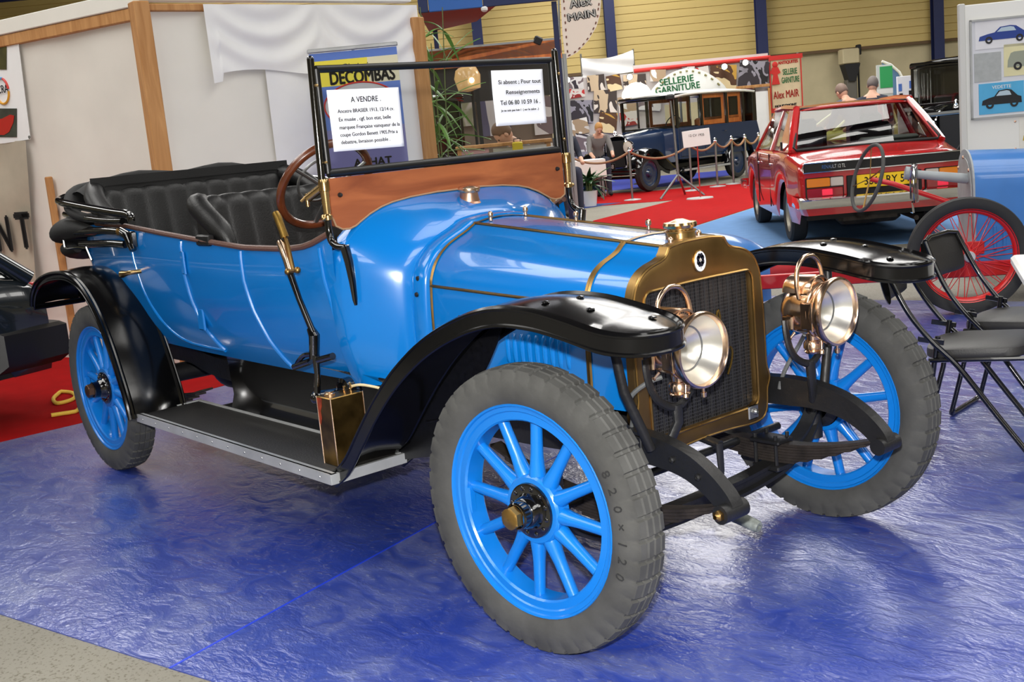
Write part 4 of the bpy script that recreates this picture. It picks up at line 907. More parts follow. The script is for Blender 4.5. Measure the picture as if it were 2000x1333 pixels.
b = MB(); b.tube(smooth_path([q(612, 692), q(595, 694), q(584, 706), q(580, 714)], 4), .010, 8); b.tube([q(575, 717), q(606, 706)], .0125, 10); b.tube([q(622, 704), q(650, 696)], .0125, 10); b.build('ratchet_pawl', 'black', lv)
b = MB(); b.sph(q(620, 778), .026, 14, 8); b.tube([q(620, 776), (-1.15, -.50, .575)], .022, 10); b.lathe([(0, .045), (.03, .045), (.035, .03)], (-1.12, -.56, .60), (0, -1, 0), 18); b.build('lever_bracket', 'black', lv)
# ---- headlamps
def headlamp(s):
    hl = part('headlamp', car, (.30, s*.315, .815))
    b = MB(); b.lathe([(-.165, .0), (-.163, .03), (-.152, .055), (-.13, .070), (-.10, .076), (-.05, .079), (-.045, .087), (-.035, .089), (-.03, .083), (-.022, .092), (-.010, .096), (-.006, .092), (-.004, .100), (.006, .105), (.016, .107), (.024, .104), (.026, .098), (.020, .0945), (.008, .094)], (0, 0, 0), (1, 0, 0), 48); b.build('lamp_body', 'copper', hl, 40)
    b = MB(); b.lathe([(.010, .0945), (-.002, .088), (-.018, .078), (-.034, .065), (-.048, .051), (-.059, .037), (-.067, .022), (-.071, .008), (-.0715, .0)], (0, 0, 0), (1, 0, 0), 48); b.build('reflector', 'silver', hl, 50)
    b = MB(); b.tube([(-.037, .0615*cos(a), .0615*sin(a)) for a in [2*pi*k/40 for k in range(40)]], .0028, 6, loop=True); b.build('burner_ring', 'steel', hl)
    b = MB(); b.lathe([(.012, .0945), (.017, .07), (.019, .0)], (0, 0, 0), (1, 0, 0), 40); b.build('lens', 'lensglass', hl)
    b = MB(); ca = [pi*k/14 for k in range(15)]
    b.loft([[(x, .056*cos(a)*k_, .060+.052*sin(a)*k_+dz) for a in ca] for x, k_, dz in ((-.145, .0, .02), (-.145, .92, 0), (-.138, 1, 0), (-.045, 1, 0), (-.040, .97, 0), (-.040, .86, 0), (-.050, .84, 0), (-.050, .0, .02))], False); b.build('chimney', 'copper', hl, 40)
    me = mesh_of(lambda q_: q_.lathe([(0, .0027), (.0012, .0022), (.0015, 0)], (0, 0, 0), (1, 0, 0), 6), 'vent_hole', 'ink')
    for k in range(11):
        a = pi*(.14+.72*k/10); o = link('vent_hole', me, hl); o.location = (-.0495, .039*cos(a), .062+.037*sin(a))
    b = MB(); b.tube(smooth_path([(-.075, -.062, .045), (-.078, -.068, .085), (-.080, -.058, .135), (-.080, -.03, .163), (-.080, 0, .170), (-.080, .03, .163), (-.080, .058, .135), (-.078, .068, .085), (-.075, .062, .045)], 5), .0075, 10); b.build('handle', 'copper', hl)
    b = MB(); b.lathe([(0, .022), (.02, .020), (.022, .026), (.030, .031), (.046, .031), (.052, .026), (.056, .030), (.062, .026), (.064, .0)], (-.075, 0, -.074), (0, 0, -1), 24); b.build('burner', 'copper', hl)
    b = MB(); b.rbox((-.035, -.082, -.005), (.045, .012, .085), .004); b.cyl((-.012, -.089, -.05), (-.012, -.089, .04), .004, n=8); b.build('lamp_door', 'copper', hl)
    for e_ in (-1, 1): b = MB(); b.rbox((-.11, e_*.078, -.03), (.04, .012, .045), .004); b.build('fork_lug', 'copper', hl)
    b = MB(); b.lathe([(0, .006), (.03, .004), (.034, .0085), (.044, .0085), (.048, 0)], (-.02, -.035, -.085), (.2, -.3, -1), 10); b.lathe([(0, .005), (.012, .004), (.014, .009), (.026, .008), (.03, 0)], (.012, .0, -.104), (0, 0, -1), 10); b.lathe([(0, .005), (.02, .004), (.024, .007), (.03, 0)], (-.12, -.03, -.07), (-.5, -.5, -.8), 10); b.build('thumb_screw', 'copper', hl)
    b = MB(); b.tube(smooth_path([(-.11, -.092, -.02), (-.105, -.095, -.06), (-.10, -.085, -.11), (-.095, -.055, -.15), (-.09, 0, -.172), (-.095, .055, -.15), (-.10, .085, -.11), (-.105, .095, -.06), (-.11, .092, -.02)], 5), .0125, 8, flat=.7); b.tube([(-.09, 0, -.165), (-.088, 0, -.215), (-.10, s*.02, -.26), (-.115, s*.045, -.30)], [.02, .018, .017, .02], 10, flat=.7); b.build('fork', 'chassis', hl)
    b = MB(); b.tube(smooth_path([(-.12, s*.02-.0, -.085), (-.15, s*.055, -.10), (-.19, s*.08, -.14), (-.215, s*.05, -.20), (-.235, s*.04, -.25), (-.24, s*.035, -.28)], 5), .007, 8); b.build('gas_hose', mat('grey_rubber_hose', (86, 88, 88), .6), hl)
    return hl
headlamp(-1); headlamp(1)
# ---- brass generator can on the running board
can = thing('brass_can', 'small stained brass acetylene can standing on the front end of the running board', 'can', (-1.075, -.632, .3595))
b = MB(); b.rbox((0, 0, .122), (.092, .132, .244), .003); b.build('body', 'canbrass', can, 30)
b = MB(); b.prism([(x, -.0662, z) for x, z in ((-.045, .238), (-.012, .24), (-.018, .21), (-.03, .19), (-.026, .165), (-.038, .14), (-.045, .15))], (0, -.0008, 0)); b.build('red_paint_patch', mat('worn_red_paint', (150, 58, 30), .5, var=.5, vscale=30, metal=.3), can, smooth=False)
b = MB()
for sx in (-1, 1):
    for sy in (-1, 1): b.cyl((sx*.046, sy*.066, 0), (sx*.046, sy*.066, .245), .0025, n=6)
b.build('corner_seam', 'copper', can)
b = MB(); b.lathe([(0, .02), (.006, .02), (.008, .016), (.014, .016), (.016, .0)], (-.015, -.03, .244), (0, 0, 1), 18); b.build('cap', 'copper', can)
b = MB(); b.cyl((.01, .015, .244), (.01, .015, .27), .0045, n=8); b.lathe([(0, .007), (.012, .007), (.014, .004), (.03, .004), (.032, .008), (.036, 0)], (.012, .04, .244), (0, 0, 1), 10); b.build('tap', 'brass', can)
b = MB(); b.tube(smooth_path([(.012, .045, .262), (.05, .06, .268), (.10, .09, .258), (.15, .10, .25), (.19, .11, .26)], 5), .005, 8); b.build('hose', mat('cream_rubber_hose', (206, 190, 150), .6), can)
# ---- notices taped to the glass
def notice(label, pxs, lines, seed):
    P = [Vector(tuple(U(a, b_, 'x', XW+.006))) for a, b_ in pxs]
    o = P[3]; xa = (P[2]-P[3]); ya = (P[0]-P[3]); w_, h_ = xa.length, ya.length
    root = thing('paper_notice', label, 'notice', tuple(o))
    F = frame((0, 0, 0), xa, ya)
    b = MB(); b.grid(lambda u, v: tuple(F @ Vector((u*w_, v*h_, .0015+.0035*sin(u*5+seed)**2*sin(v*4+seed)))), 20, 14); pp = b.build('sheet', 'paper', root, ang=180)
    sm = pp.modifiers.new('thickness', 'SOLIDIFY'); sm.thickness = .0006
    for t, u, v, size, fit in lines:
        lettering(t, size, 'ink', root, F @ Matrix.Translation((u*w_, v*h_, .0058)), fit=fit*w_ if fit else None, align='LEFT', ext=.0002, bold=.00035)
    return root
notice('white for-sale sheet headed A VENDRE on the driver side of the windscreen', ((641, 176), (779, 168), (789, 286), (651, 297)), [
    ('A VENDRE .', .30, .785, .027, .42), ('Ancetre BRASIER 1913, 12/14 cv.', .105, .62, .018, .79), ('Ex musée , cgf, bon etat, belle', .105, .485, .018, .73), ('marquee Française vainqueur de la', .105, .355, .018, .85), ('coupe Gordon Benett 1905.Prix a', .105, .235, .018, .81), ('debattre, livraison possible .', .105, .115, .018, .69)], 1)
notice('white contact sheet with a telephone number on the passenger side of the windscreen', ((959, 138), (1058, 133), (1067, 240), (968, 247)), [
    ('Si absent ; Pour tout', .10, .75, .022, .83), ('Renseignements', .23, .565, .022, .66), ('Tel 06 80 10 59 16 .', .11, .375, .024, .78), ('Je ne suis pas loin !  ( sur le salon ..)', .115, .255, .011, .74)], 2)
# ================================================================== RIGHT: CHAIRS, TABLE, CHASSIS, PANEL
M['chairblack'] = mat('black_chair_tube', (10, 10, 11), .22, coat=.6)
M['vinyl'] = mat('black_vinyl_pad', (40, 39, 38), .5, bump=.1, bscale=150)
def chair(label, D, s, rz):
    c = hall('folding_chair', label, 'chair', D, s, rz, 'black folding chairs by the white table')
    for y in (-.20, .20):
        P = smooth_path([(-.355, y*.9, .80), (-.32, y*.95, .72), (-.26, y, .60), (-.18, y, .49), (-.08, y, .385), (.06, y, .19), (.20, y, .0)], 4)
        b = MB(); b.tube(P, .0115, 10); b.build('front_leg', 'chairblack', c)
        b = MB(); b.tube([(-.155, y*.88, .50), (-.185, y*.88, .30), (-.255, y*.88, .03)], .011, 10); b.build('rear_leg', 'chairblack', c)
        b = MB(); b.rbox((-.18, y*.94, .485), (.10, .006, .022), .002, Matrix.Rotation(.15, 3, 'Y')); b.build('link_plate', 'chairblack', c)
        b = MB(); b.tube([(-.19, y*.93, .405), (.17, y*.93, .418)], .010, 8); b.build('seat_rail', 'chairblack', c)
        b = MB(); b.lathe([(0, .014), (.03, .014), (.032, .0)], (.208, y, -.0), (-.5, 0, .8), 10); b.build('rubber_foot', 'ink', c)
    b = MB(); b.tube(smooth_path([(-.25, -.176, .04), (-.265, -.15, .012), (-.265, 0, .012), (-.265, .15, .012), (-.25, .176, .04)], 4), .0115, 10); b.build('floor_bar', 'chairblack', c)
    b = MB(); b.tube([(-.355, -.18, .80), (-.37, -.1, .812), (-.37, .1, .812), (-.355, .18, .80)], .011, 10); b.build('top_rail', 'chairblack', c)
    def pad(u, v):
        y = -.195+.39*u; e = (abs(u-.5)*2)**6; a = 2*pi*v
        return (-.348+.05*(1-(2*u-1)**2)*-.6+.014*cos(a)-.5*(.085*sin(a)-.0)*.42, y, .715+.092*sin(a)*(1-.12*e))
    b = MB(); b.grid(pad, 21, 17); b.build('backrest', 'vinyl', c, 60)
    b = MB(); secs = []
    for z, k in ((.415, .97), (.420, 1.0), (.438, 1.0), (.452, .985), (.458, .92)):
        secs.append([(-.01+.205*k*(abs(cos(a))**.55)*(1 if cos(a) > 0 else -1)+0, .192*k*(abs(sin(a))**.55)*(1 if sin(a) > 0 else -1)*(1 if cos(a) < .2 else 1), z+.012*cos(a)) for a in [2*pi*i/36 for i in range(36)]])
    b.loft(secs, True, True); b.build('seat', 'vinyl', c, 50)
    return c
chair('black padded folding chair, the nearer of two beside the tourer\'s far front wheel', 4.50, 1.90, -.50)
chair('black padded folding chair with its backrest in front of the red wire wheel', 4.95, 2.26, -.75)
tb_ = hall('folding_table', 'white plastic table top corner at the right edge of the photo', 'table', 4.05, 1.855, -.35)
b = MB(); b.rbox((.62, .40, .725), (1.22, .76, .045), .012); b.build('table_top', 'white', tb_, 30)
for x in (.12, 1.12):
    b = MB(); b.tube(smooth_path([(x, .1, .70), (x, .1, .05), (x, .14, .015), (x, .66, .015), (x, .70, .05), (x, .70, .70)], 3), .013, 8); b.build('leg_frame', 'steel', tb_)
# ---- stripped chassis with red wire wheels
M['bodyblue2'] = mat('mid_blue_bonnet', (58, 122, 196), .35, coat=.5, var=.06)
M['greypaint'] = mat('light_grey_paint', (158, 164, 168), .5, var=.1)
cyD = 7.46; cyS = hp(1890, 500, cyD)[0]
cy = hall('cyclecar_chassis', 'stripped vintage chassis with red wire wheels, blue bonnet and bare steering wheel', 'car', cyD, cyS, -.22)
WR = .385
CTY = tyre_mesh(WR, .055, WR-.085, 96, 'rubber_dk', False, 'tyre')
def crim(b):
    r0 = WR-.085
    b.loft([[(r*cos(a), y, r*sin(a)) for y, r in ((-.042, r0+.006), (-.046, r0+.01), (-.040, r0+.012), (-.034, r0-.006), (-.016, r0-.020), (.016, r0-.020), (.034, r0-.006), (.040, r0+.012), (.046, r0+.01), (.042, r0+.006), (.02, r0-.012), (-.02, r0-.012))] for a in [2*pi*k/72 for k in range(72)]], True, False, True)
CRIM = mesh_of(crim, 'wheel', 'frame_red')
CSP = [mesh_of(lambda b, q=q: b.tube([(.035*cos(q*.9), -.05 if q > 0 else .045, .035*sin(q*.9)), ((WR-.105)*cos(q*.17), -.006 if q > 0 else .006, (WR-.105)*sin(q*.17))], .0028, 6), 'spoke', 'frame_red') for q in (1, -1, 1.0001, -1.0001)]
CSP2 = mesh_of(lambda b: b.tube([(.035*cos(-.9), -.05, .035*sin(-.9)), ((WR-.105)*cos(-.17), -.006, (WR-.105)*sin(-.17))], .0028, 6), 'spoke', 'frame_red')
def chub(b): b.lathe([(.05, .03), (.05, .046), (.044, .046), (.04, .03), (-.045, .028), (-.048, .044), (-.055, .044), (-.058, .03)], (0, 0, 0), (0, 1, 0), 24)
CHUB = mesh_of(chub, 'hub', 'frame_red')
CCAP = mesh_of(lambda b: b.lathe([(-.056, .036), (-.085, .036), (-.09, .032), (-.09, .012), (-.098, .012), (-.098, 0)], (0, 0, 0), (0, 1, 0), 24), 'hub_nut', 'alu')
def cwheel(x, y, flip):
    w_ = link('wheel', CRIM, cy); w_.location = (x, y, WR); w_.rotation_euler = (0, 0, pi if flip else 0)
    link('tyre', CTY, w_); link('hub', CHUB, w_); link('hub_nut', CCAP, w_)
    for k in range(14):
        for j, me in enumerate((CSP[0], CSP2, CSP[1])):
            o = link('spoke', me, w_); o.rotation_euler = (0, 2*pi*(k+j/3)/14, 0)
cwheel(0, 0, False)
# rounded blue tail closing the chassis at the left
def tailsec(x):
    w_ = .33*math.sqrt(max(.02, 1-((x+1.75)/.62)**2)) if x < -1.75 else .33*math.sqrt(max(.02, 1-((x+1.75)/.50)**4)); h = .60*math.sqrt(max(.01, 1-((x+1.72)/.66)**2))
    return [(x, .575+w_*cos(a), .10+max(.02, h-.10)*abs(sin(a))**.8) for a in [pi*k/14 for k in range(15)]]
b = MB(); b.loft([tailsec(x) for x in np.linspace(-2.33, -1.27, 22)], False); b.build('tail', 'bodyblue2', cy, 60)
for y in (.22, .93):
    b = MB(); b.rbox((-.75, y, .26), (2.3, .045, .10), .006); b.build('frame_rail', 'frame_red', cy)
for x in (-1.5, -.8, .2):
    b = MB(); b.rbox((x, .575, .26), (.06, .7, .07), .006); b.build('cross_member', 'frame_red', cy)
for x in (0,):
    b = MB(); b.tube([(x, .03, WR), (x, .2, WR-.06), (x, .95, WR-.06), (x, 1.12, WR)], .022, 10); b.build('axle', 'frame_red', cy)
b = MB(); b.rbox((0, .26, .40), (.3, .03, .09), .006); b.build('spring_perch', 'frame_red', cy)
# blue bonnet, arch-shaped, with its grey firewall turned towards the left
def arch(x, w_, zb, zs, zt, n=16, yc=.56):
    return [(x, yc-w_, zb)]+[(x, yc-w_*cos(a), zs+(zt-zs)*sin(a)**.8) for a in [pi*k/n for k in range(n+1)]]+[(x, yc+w_, zb)]
bx0 = .10
b = MB(); b.loft([arch(bx0, .30, .24, .80, 1.05), arch(bx0+.5, .29, .26, .78, 1.02), arch(bx0+1.0, .26, .28, .74, .96)], False); bb_ = b.build('bonnet', 'bodyblue2', cy, 50)
for k in range(6):
    b = MB(); b.rbox((bx0+.12+k*.06, .258, .46), (.02, .012, .16), .004); b.build('louvre', 'bodyblue2', bb_)
b = MB(); b.prism(arch(bx0-.012, .305, .24, .80, 1.055), (.012, 0, 0)); b.build('firewall', 'greypaint', cy, smooth=False)
b = MB(); b.prism(arch(bx0-.02, .26, .30, .77, 1.0), (.006, 0, 0)); b.build('firewall_plate', 'alu', cy, smooth=False)
for y, z in ((.36, .92), (.56, 1.0), (.76, .92), (.34, .62), (.78, .62)):
    b = MB(); b.lathe([(0, .012), (.008, .01), (.01, 0)], (bx0-.02, y, z), (-1, 0, 0), 10); b.build('rivet', 'copperold', cy)
b = MB(); b.cyl((bx0-.02, .42, .86), (-.26, .40, .92), .035, .028, n=14); b.cyl((-.26, .40, .92), (-.33, .40, .935), .045, .045, n=14); b.build('torque_tube', 'greypaint', cy)
b = MB(); b.tube([(-.55, .50, .905), (-.40, .50, .86), (-.05, .5, .71), (.08, .5, .65)], .018, 10); b.build('steering_column', 'frame_red', cy)
sc_ = Vector((-.57, .50, .915)); n_ = Vector((-.93, -.28, .30)).normalized(); a1_ = n_.cross(Vector((0, 0, 1))).normalized(); a2_ = n_.cross(a1_)
b = MB(); b.tube([sc_+(a1_*cos(a)+a2_*sin(a))*.235 for a in [2*pi*k/40 for k in range(40)]], .013, 10, loop=True); sw_ = b.build('steering_wheel', mat('grey_cord_rim', (74, 74, 72), .7), cy)
for k in range(4):
    a = k*pi/2+.3; b = MB(); b.tube([sc_+n_*-.02, sc_+(a1_*cos(a)+a2_*sin(a))*.23], .007, 6, flat=.5); b.build('wheel_spoke', 'dullbrass', sw_)
def aero(u, v):
    y = -.085+.17*u; z = .26*v; k = math.sqrt(max(0, 1-max(0, (v-.6)/.4)**2)); return (-.30+.04*(1-(2*u-1)**2), .28+y*max(.05, k), .74+z)
b = MB(); b.grid(aero, 12, 14); o = b.build('aero_screen', 'plexi', cy, 60); o.modifiers.new('thickness', 'SOLIDIFY').thickness = .006
b = MB(); b.tube([(-.30, .195, .74), (-.30, .195, .90), (-.29, .23, .98), (-.28, .28, 1.0), (-.29, .33, .98), (-.30, .365, .9), (-.30, .365, .74)], .006, 8); b.tube([(-.30, .28, .74), (-.28, .40, .66)], .008, 6); b.build('screen_frame', 'chrome', cy)
b = MB(); b.tube([(-.05+.012*k, .34+.012*sin(k*1.3), .70+.02*cos(k*1.3)) for k in range(14)], .004, 6); b.build('wire_loom', 'springleaf', cy)
# ---- white display panel with car prints
pD = 9.0
pl = hall('display_panel', 'tall white display panel with framed car prints at the right edge', 'display panel', pD, hp(1885, 150, pD)[0], -.12)
sx0 = hp(1885, 150, pD)[0]; ztop = hp(1885, 10, pD)[1]
def pp_(px, py): s_, z_ = hp(px, py, pD); return (s_-sx0)*1.0, z_
b = MB(); b.rbox((.62, .04, ztop/2), (1.30, .05, ztop), .006); b.build('board', 'white', pl, 30)
b = MB(); b.rbox((-.02, .0, ztop/2), (.045, .06, ztop+.02), .006); b.build('edge_post', mat('grey_white_post', (206, 206, 202), .5), pl, 30)
def prect(name, x0, z0, x1, z1, y, m, parent=pl, t=.004):
    b = MB(); b.box(((x0+x1)/2, y, (z0+z1)/2), (abs(x1-x0), t, abs(z1-z0))); return b.build(name, m, parent, smooth=False)
fx0, fz1 = pp_(1893, 40); fz0 = pp_(1905, 234)[1]; fx1 = 1.1
prect('frame_sheet', fx0, fz0, fx1, fz1, .008, mat('pale_grey_sheet', (214, 216, 222), .4))
for a, c, d, e in ((fx0, fz0, fx1, fz0+.014), (fx0, fz1-.014, fx1, fz1), (fx0, fz0, fx0+.014, fz1)):
    prect('frame_edge', a, c, d, e, .0, 'alu', t=.016)
def carprint(x, z, w_, h, bg, body, y=.004, roofc=None, nm='car_print', flip=1, estate=False):
    p_ = prect(nm, x, z, x+w_, z+h, y, mat('print_ground', bg, .5, var=.05))
    pr = [(.06, .30), (.08, .45), (.22, .52), (.34, .56), (.44, .74), (.62, .77), (.72, .74), (.86, .54), (.94, .50), (.95, .30)] if not estate else [(.06, .28), (.07, .50), (.12, .72), (.18, .76), (.70, .78), (.78, .55), (.94, .48), (.95, .28)]
    b = MB(); b.prism([(x+(q[0] if flip > 0 else 1-q[0])*w_, y-.003, z+q[1]*h) for q in pr], (0, -.0015, 0)); b.build('printed_body', mat('print_ink', body, .5), p_, smooth=False)
    b = MB(); b.prism([(x+(q[0] if flip > 0 else 1-q[0])*w_, y-.0045, z+q[1]*h) for q in ((.38, .57), (.46, .71), (.62, .73), (.68, .70), (.72, .57))], (0, -.001, 0)); b.build('printed_window', mat('print_pale', (176, 196, 210), .5), p_, smooth=False)
    for u_ in (.24, .78):
        b = MB(); b.lathe([(0, h*.13), (.001, h*.13), (.001, h*.06)], (x+u_*w_, y-.0045, z+.30*h), (0, -1, 0), 16); b.build('printed_wheel', mat('print_wheel', (30, 30, 34), .5), p_)
    return p_
x, z = pp_(1905, 98); x2, z2 = pp_(1990, 35); carprint(fx0+.04, z, .42, z2-z, (222, 222, 226), (34, 62, 140))
x, z = pp_(1905, 162); prect('grey_print', fx0+.03, pp_(1898, 162)[1], fx0+.23, pp_(1898, 106)[1], .004, mat('grey_print', (168, 172, 172), .5, var=.1, vscale=20))
carprint(fx0+.25, pp_(1960, 150)[1], .42, .24, (220, 214, 170), (150, 156, 140), estate=True)
cp = carprint(fx0+.06, pp_(1912, 225)[1], .335, .235, (80, 168, 214), (22, 24, 30))
lettering('VEDETTE', .035, 'white', pl, frame((fx0+.23, .0005, pp_(1912, 225)[1]+.19), (1, 0, 0), (0, 0, 1)))
x, z = pp_(1985, 280); carprint(fx0+.36, z-.06, .4, .26, (226, 224, 216), (196, 170, 40), .012)
for x, z in ((fx0+.33, z+.17), (fx0+.33, z-.04)):
    b = MB(); b.lathe([(0, .008), (.004, .008), (.006, 0)], (x, .013, z), (0, -1, 0), 10); b.build('drawing_pin', 'copperold', pl)
# ================================================================== RED SALOON
def saloon(label, paint, loc, rz, plate=None, badge=None, lamp=True, cat='car', name='red_saloon', scale=1.0):
    c = thing(name, label, cat, loc, rz); c.scale = (scale,)*3
    ys = sorted(set(list(np.linspace(-1.02, 3.30, 60))+[-1.0, -.97]))
    zt = [(-1.02, .80), (-.99, .825), (-.9, .855), (-.6, .895), (-.3, .945), (0, .955), (1.8, .945), (2.1, .93), (2.6, .90), (3.1, .83), (3.28, .76), (3.30, .70)]
    wt = [(-1.02, .755), (-.95, .785), (-.4, .815), (.6, .825), (2.0, .81), (2.9, .78), (3.2, .74), (3.30, .70)]
    secs = []
    for y in ys:
        w_ = interp(y, wt); t_ = interp(y, zt); zb = .24+(.10 if y < -.8 else 0)
        for yc in (0, 2.44):
            d = abs(y-yc)
            if d < .36: zb = max(zb, .29+math.sqrt(.36**2-d*d)*.95)
        sd = [(0, t_+.022), (w_*.45, t_+.018), (w_*.80, t_+.006), (w_*.93, t_-.012), (w_*.985, t_-.05)]
        z1 = t_-.05
        for k, (f_, e) in enumerate(((.12, .998), (.3, 1.0), (.5, 1.0), (.7, .995), (.88, .975), (1.0, .95))): sd.append((w_*e, z1+(zb-z1)*f_))
        secs.append([(-x, y, z) for x, z in sd[::-1]]+[(x, y, z) for x, z in sd[1:]])
    b = MB(); b.loft(secs, False); b.poly(secs[0]); b.poly(secs[-1]); body_ = b.build('body', paint, c, 45)
    b = MB(); b.box((0, 1.2, .36), (1.40, 4.1, .16)); b.build('underbody', 'ink', c, smooth=False)
    for y in (.72, 1.62):
        for s in (-1, 1):
            b = MB(); b.box((s*.818, y, .62), (.012, .006, .58)); b.build('door_gap', 'ink', c, smooth=False)
            b = MB(); b.rbox((s*.832, y-.14, .80), (.02, .13, .025), .006); b.build('door_handle', 'chrome', c)
    # cabin
    rw = dict(b=(-.36, .945, .70), t=(.22, 1.365, .56)); wf = dict(b=(2.12, .93, .70), t=(1.42, 1.375, .56))
    def roofp(u, v):
        x = (2*v-1); y = .17+1.30*u; h = 1.362+.045*sin(pi*min(1, max(0, .12+.8*u)))*(1-.25*x*x)-.028*abs(x)**4
        return (x*.575, y, h)
    b = MB(); b.grid(roofp, 16, 15); ro = b.build('roof', paint, c, 60); ro.modifiers.new('thickness', 'SOLIDIFY').thickness = .03
    def strut(nm, pts, r, fl_=.5, m=paint):
        for s in (-1, 1):
            bb = MB(); bb.tube([(s*x, y, z) for x, y, z in pts], r, 8, flat=1.0); bb.build(nm, m, c)
    strut('rear_pillar', [(.735, -.34, .93), (.66, -.06, 1.16), (.575, .22, 1.365)], [.05, .045, .04])
    for s in (-1, 1):
        b = MB(); b.prism([(s*.755, -.36, .94), (s*.585, .20, 1.365), (s*.60, .42, 1.36), (s*.765, .22, .94)], (s*.02, 0, 0)); b.build('quarter_panel', paint, c, smooth=False)
        b = MB(); b.rbox((s*.785, .02, 1.0), (.012, .09, .09), .004); b.build('vent_grille', 'ink', c)
    strut('middle_pillar', [(.775, .74, .94), (.60, .80, 1.36)], [.03, .026])
    strut('front_pillar', [(.745, 2.10, .92), (.67, 1.78, 1.15), (.575, 1.46, 1.365)], [.03, .028, .03])
    strut('cant_rail', [(.585, .20, 1.372), (.60, .8, 1.388), (.585, 1.46, 1.372)], [.035, .035, .035])
    b = MB(); b.poly([(-.70, -.37, .955), (.70, -.37, .955), (.545, .185, 1.355), (-.545, .185, 1.355)]); b.build('rear_window', 'darkglass', c, smooth=False)
    b = MB(); b.tube([(-.70, -.375, .955), (.70, -.375, .955), (.72, -.35, .985), (.565, .175, 1.34), (.54, .195, 1.362), (-.54, .195, 1.362), (-.565, .175, 1.34), (-.72, -.35, .985)], .014, 8, loop=True); b.build('window_rubber', 'ink', c)
    b = MB(); b.poly([(-.69, 2.12, .945), (.69, 2.12, .945), (.545, 1.48, 1.365), (-.545, 1.48, 1.365)]); b.build('windscreen', 'darkglass', c, smooth=False)
    for s in (-1, 1):
        b = MB(); b.poly([(s*.772, .30, .95), (s*.772, .72, .95), (s*.612, .78, 1.355), (s*.612, .47, 1.355)]); b.build('side_window', 'darkglass', c, smooth=False)
        b = MB(); b.poly([(s*.772, .78, .95), (s*.752, 1.98, .94), (s*.612, 1.46, 1.355), (s*.612, .84, 1.355)]); b.build('side_window', 'darkglass', c, smooth=False)
    b = MB(); b.rbox((-.36, 1.0, .90), (.46, .14, .5), .05); b.rbox((-.36, .98, 1.18), (.24, .08, .14), .03); b.build('front_seat', 'vinyl', c)
    b = MB(); b.rbox((.36, 1.0, .90), (.46, .14, .5), .05); b.rbox((.36, .98, 1.18), (.24, .08, .14), .03); b.build('front_seat', 'vinyl', c)
    b = MB(); b.rbox((0, -.05, .95), (1.3, .5, .04), .02); b.build('parcel_shelf', 'vinyl', c)
    b = MB(); b.rbox((.30, -.02, .99), (.55, .3, .05), .02); b.build('folded_cloth', mat('grey_cloth', (120, 124, 122), .8), c)
    # tail
    yb = -1.028
    b = MB(); b.rbox((0, yb, .80), (1.50, .03, .085), .006); b.build('tail_strip', 'ink', c)
    b = MB(); b.tube([(-.755, yb-.012, .755), (.755, yb-.012, .755), (.765, yb-.012, .80), (.745, yb-.012, .845), (-.745, yb-.012, .845), (-.765, yb-.012, .80)], .0085, 6, loop=True); b.build('strip_trim', 'chrome', c)
    for s in (-1, 1):
        x = s*.56
        b = MB(); b.rbox((x, yb, .605), (.36, .04, .20), .008); lc = b.build('tail_lamp', 'ink', c)
        b = MB(); b.rbox((x+s*.06, yb-.018, .655), (.22, .02, .085), .006); b.build('amber_lens', mat('amber_lens', (226, 130, 14), .2, coat=1), lc)
        b = MB(); b.rbox((x-s*.115, yb-.018, .655), (.12, .02, .085), .006); b.build('clear_lens', mat('clear_lens', (196, 186, 180), .2, coat=1), lc)
        b = MB(); b.rbox((x, yb-.018, .555), (.34, .02, .095), .006); b.build('red_lens', mat('red_lens', (150, 8, 16), .2, coat=1), lc)
        b = MB(); b.rbox((x-s*.02, yb-.026, .56), (.10, .012, .06), .004); b.build('reflector', mat('glowing_red_reflector', (250, 50, 80), .3, emit=.3), lc)  # no lamp: a slight glow stands in for light thrown back
    b = MB(); b.rbox((0, yb+.0, .60), (.70, .03, .20), .006); b.build('plate_recess', 'ink', c)
    if plate:
        b = MB(); b.rbox((.02, yb-.022, .635), (.56, .008, .125), .003); pl_ = b.build('number_plate', 'yellowplate', c)
        lettering(plate, .105, 'ink', c, frame((.02, yb-.0275, .60), (1, 0, 0), (0, 0, 1)), name='plate_lettering', fit=.42, bold=.001)
    if badge: lettering(badge, .05, 'chrome', c, frame((-.47, yb-.018, .785), (1, 0, 0), (0, 0, 1)), name='model_lettering', fit=.22)
    P = smooth_path([(-.80, -.55, .47), (-.815, -.92, .47), (-.77, -1.08, .47), (-.4, -1.13, .47), (0, -1.14, .47), (.4, -1.13, .47), (.77, -1.08, .47), (.815, -.92, .47), (.80, -.55, .47)], 4)
    b = MB(); b.loft([[p+Vector((0, 0, .05)), p+Vector((0, -.03, .035)), p+Vector((0, -.03, -.02)), p+Vector((0, -.01, -.055)), p+Vector((0, .02, -.05)), p+Vector((0, .02, .05))] for p in P], True, True); b.build('bumper', 'chrome', c, 30)
    P = [Vector((p.x, -p.y+2.38, p.z)) for p in P]
    b = MB(); b.loft([[p+Vector((0, 0, .05)), p+Vector((0, .03, .035)), p+Vector((0, .03, -.02)), p+Vector((0, -.01, -.055)), p+Vector((0, -.02, -.05)), p+Vector((0, -.02, .05))] for p in P], True, True); b.build('bumper', 'chrome', c, 30)
    b = MB(); b.tube([(.3, -1.0, .24), (.3, -.3, .26), (.2, .5, .28)], .025, 8); b.rbox((-.1, -.75, .27), (.6, .2, .12), .04); b.build('exhaust', 'springleaf', c)
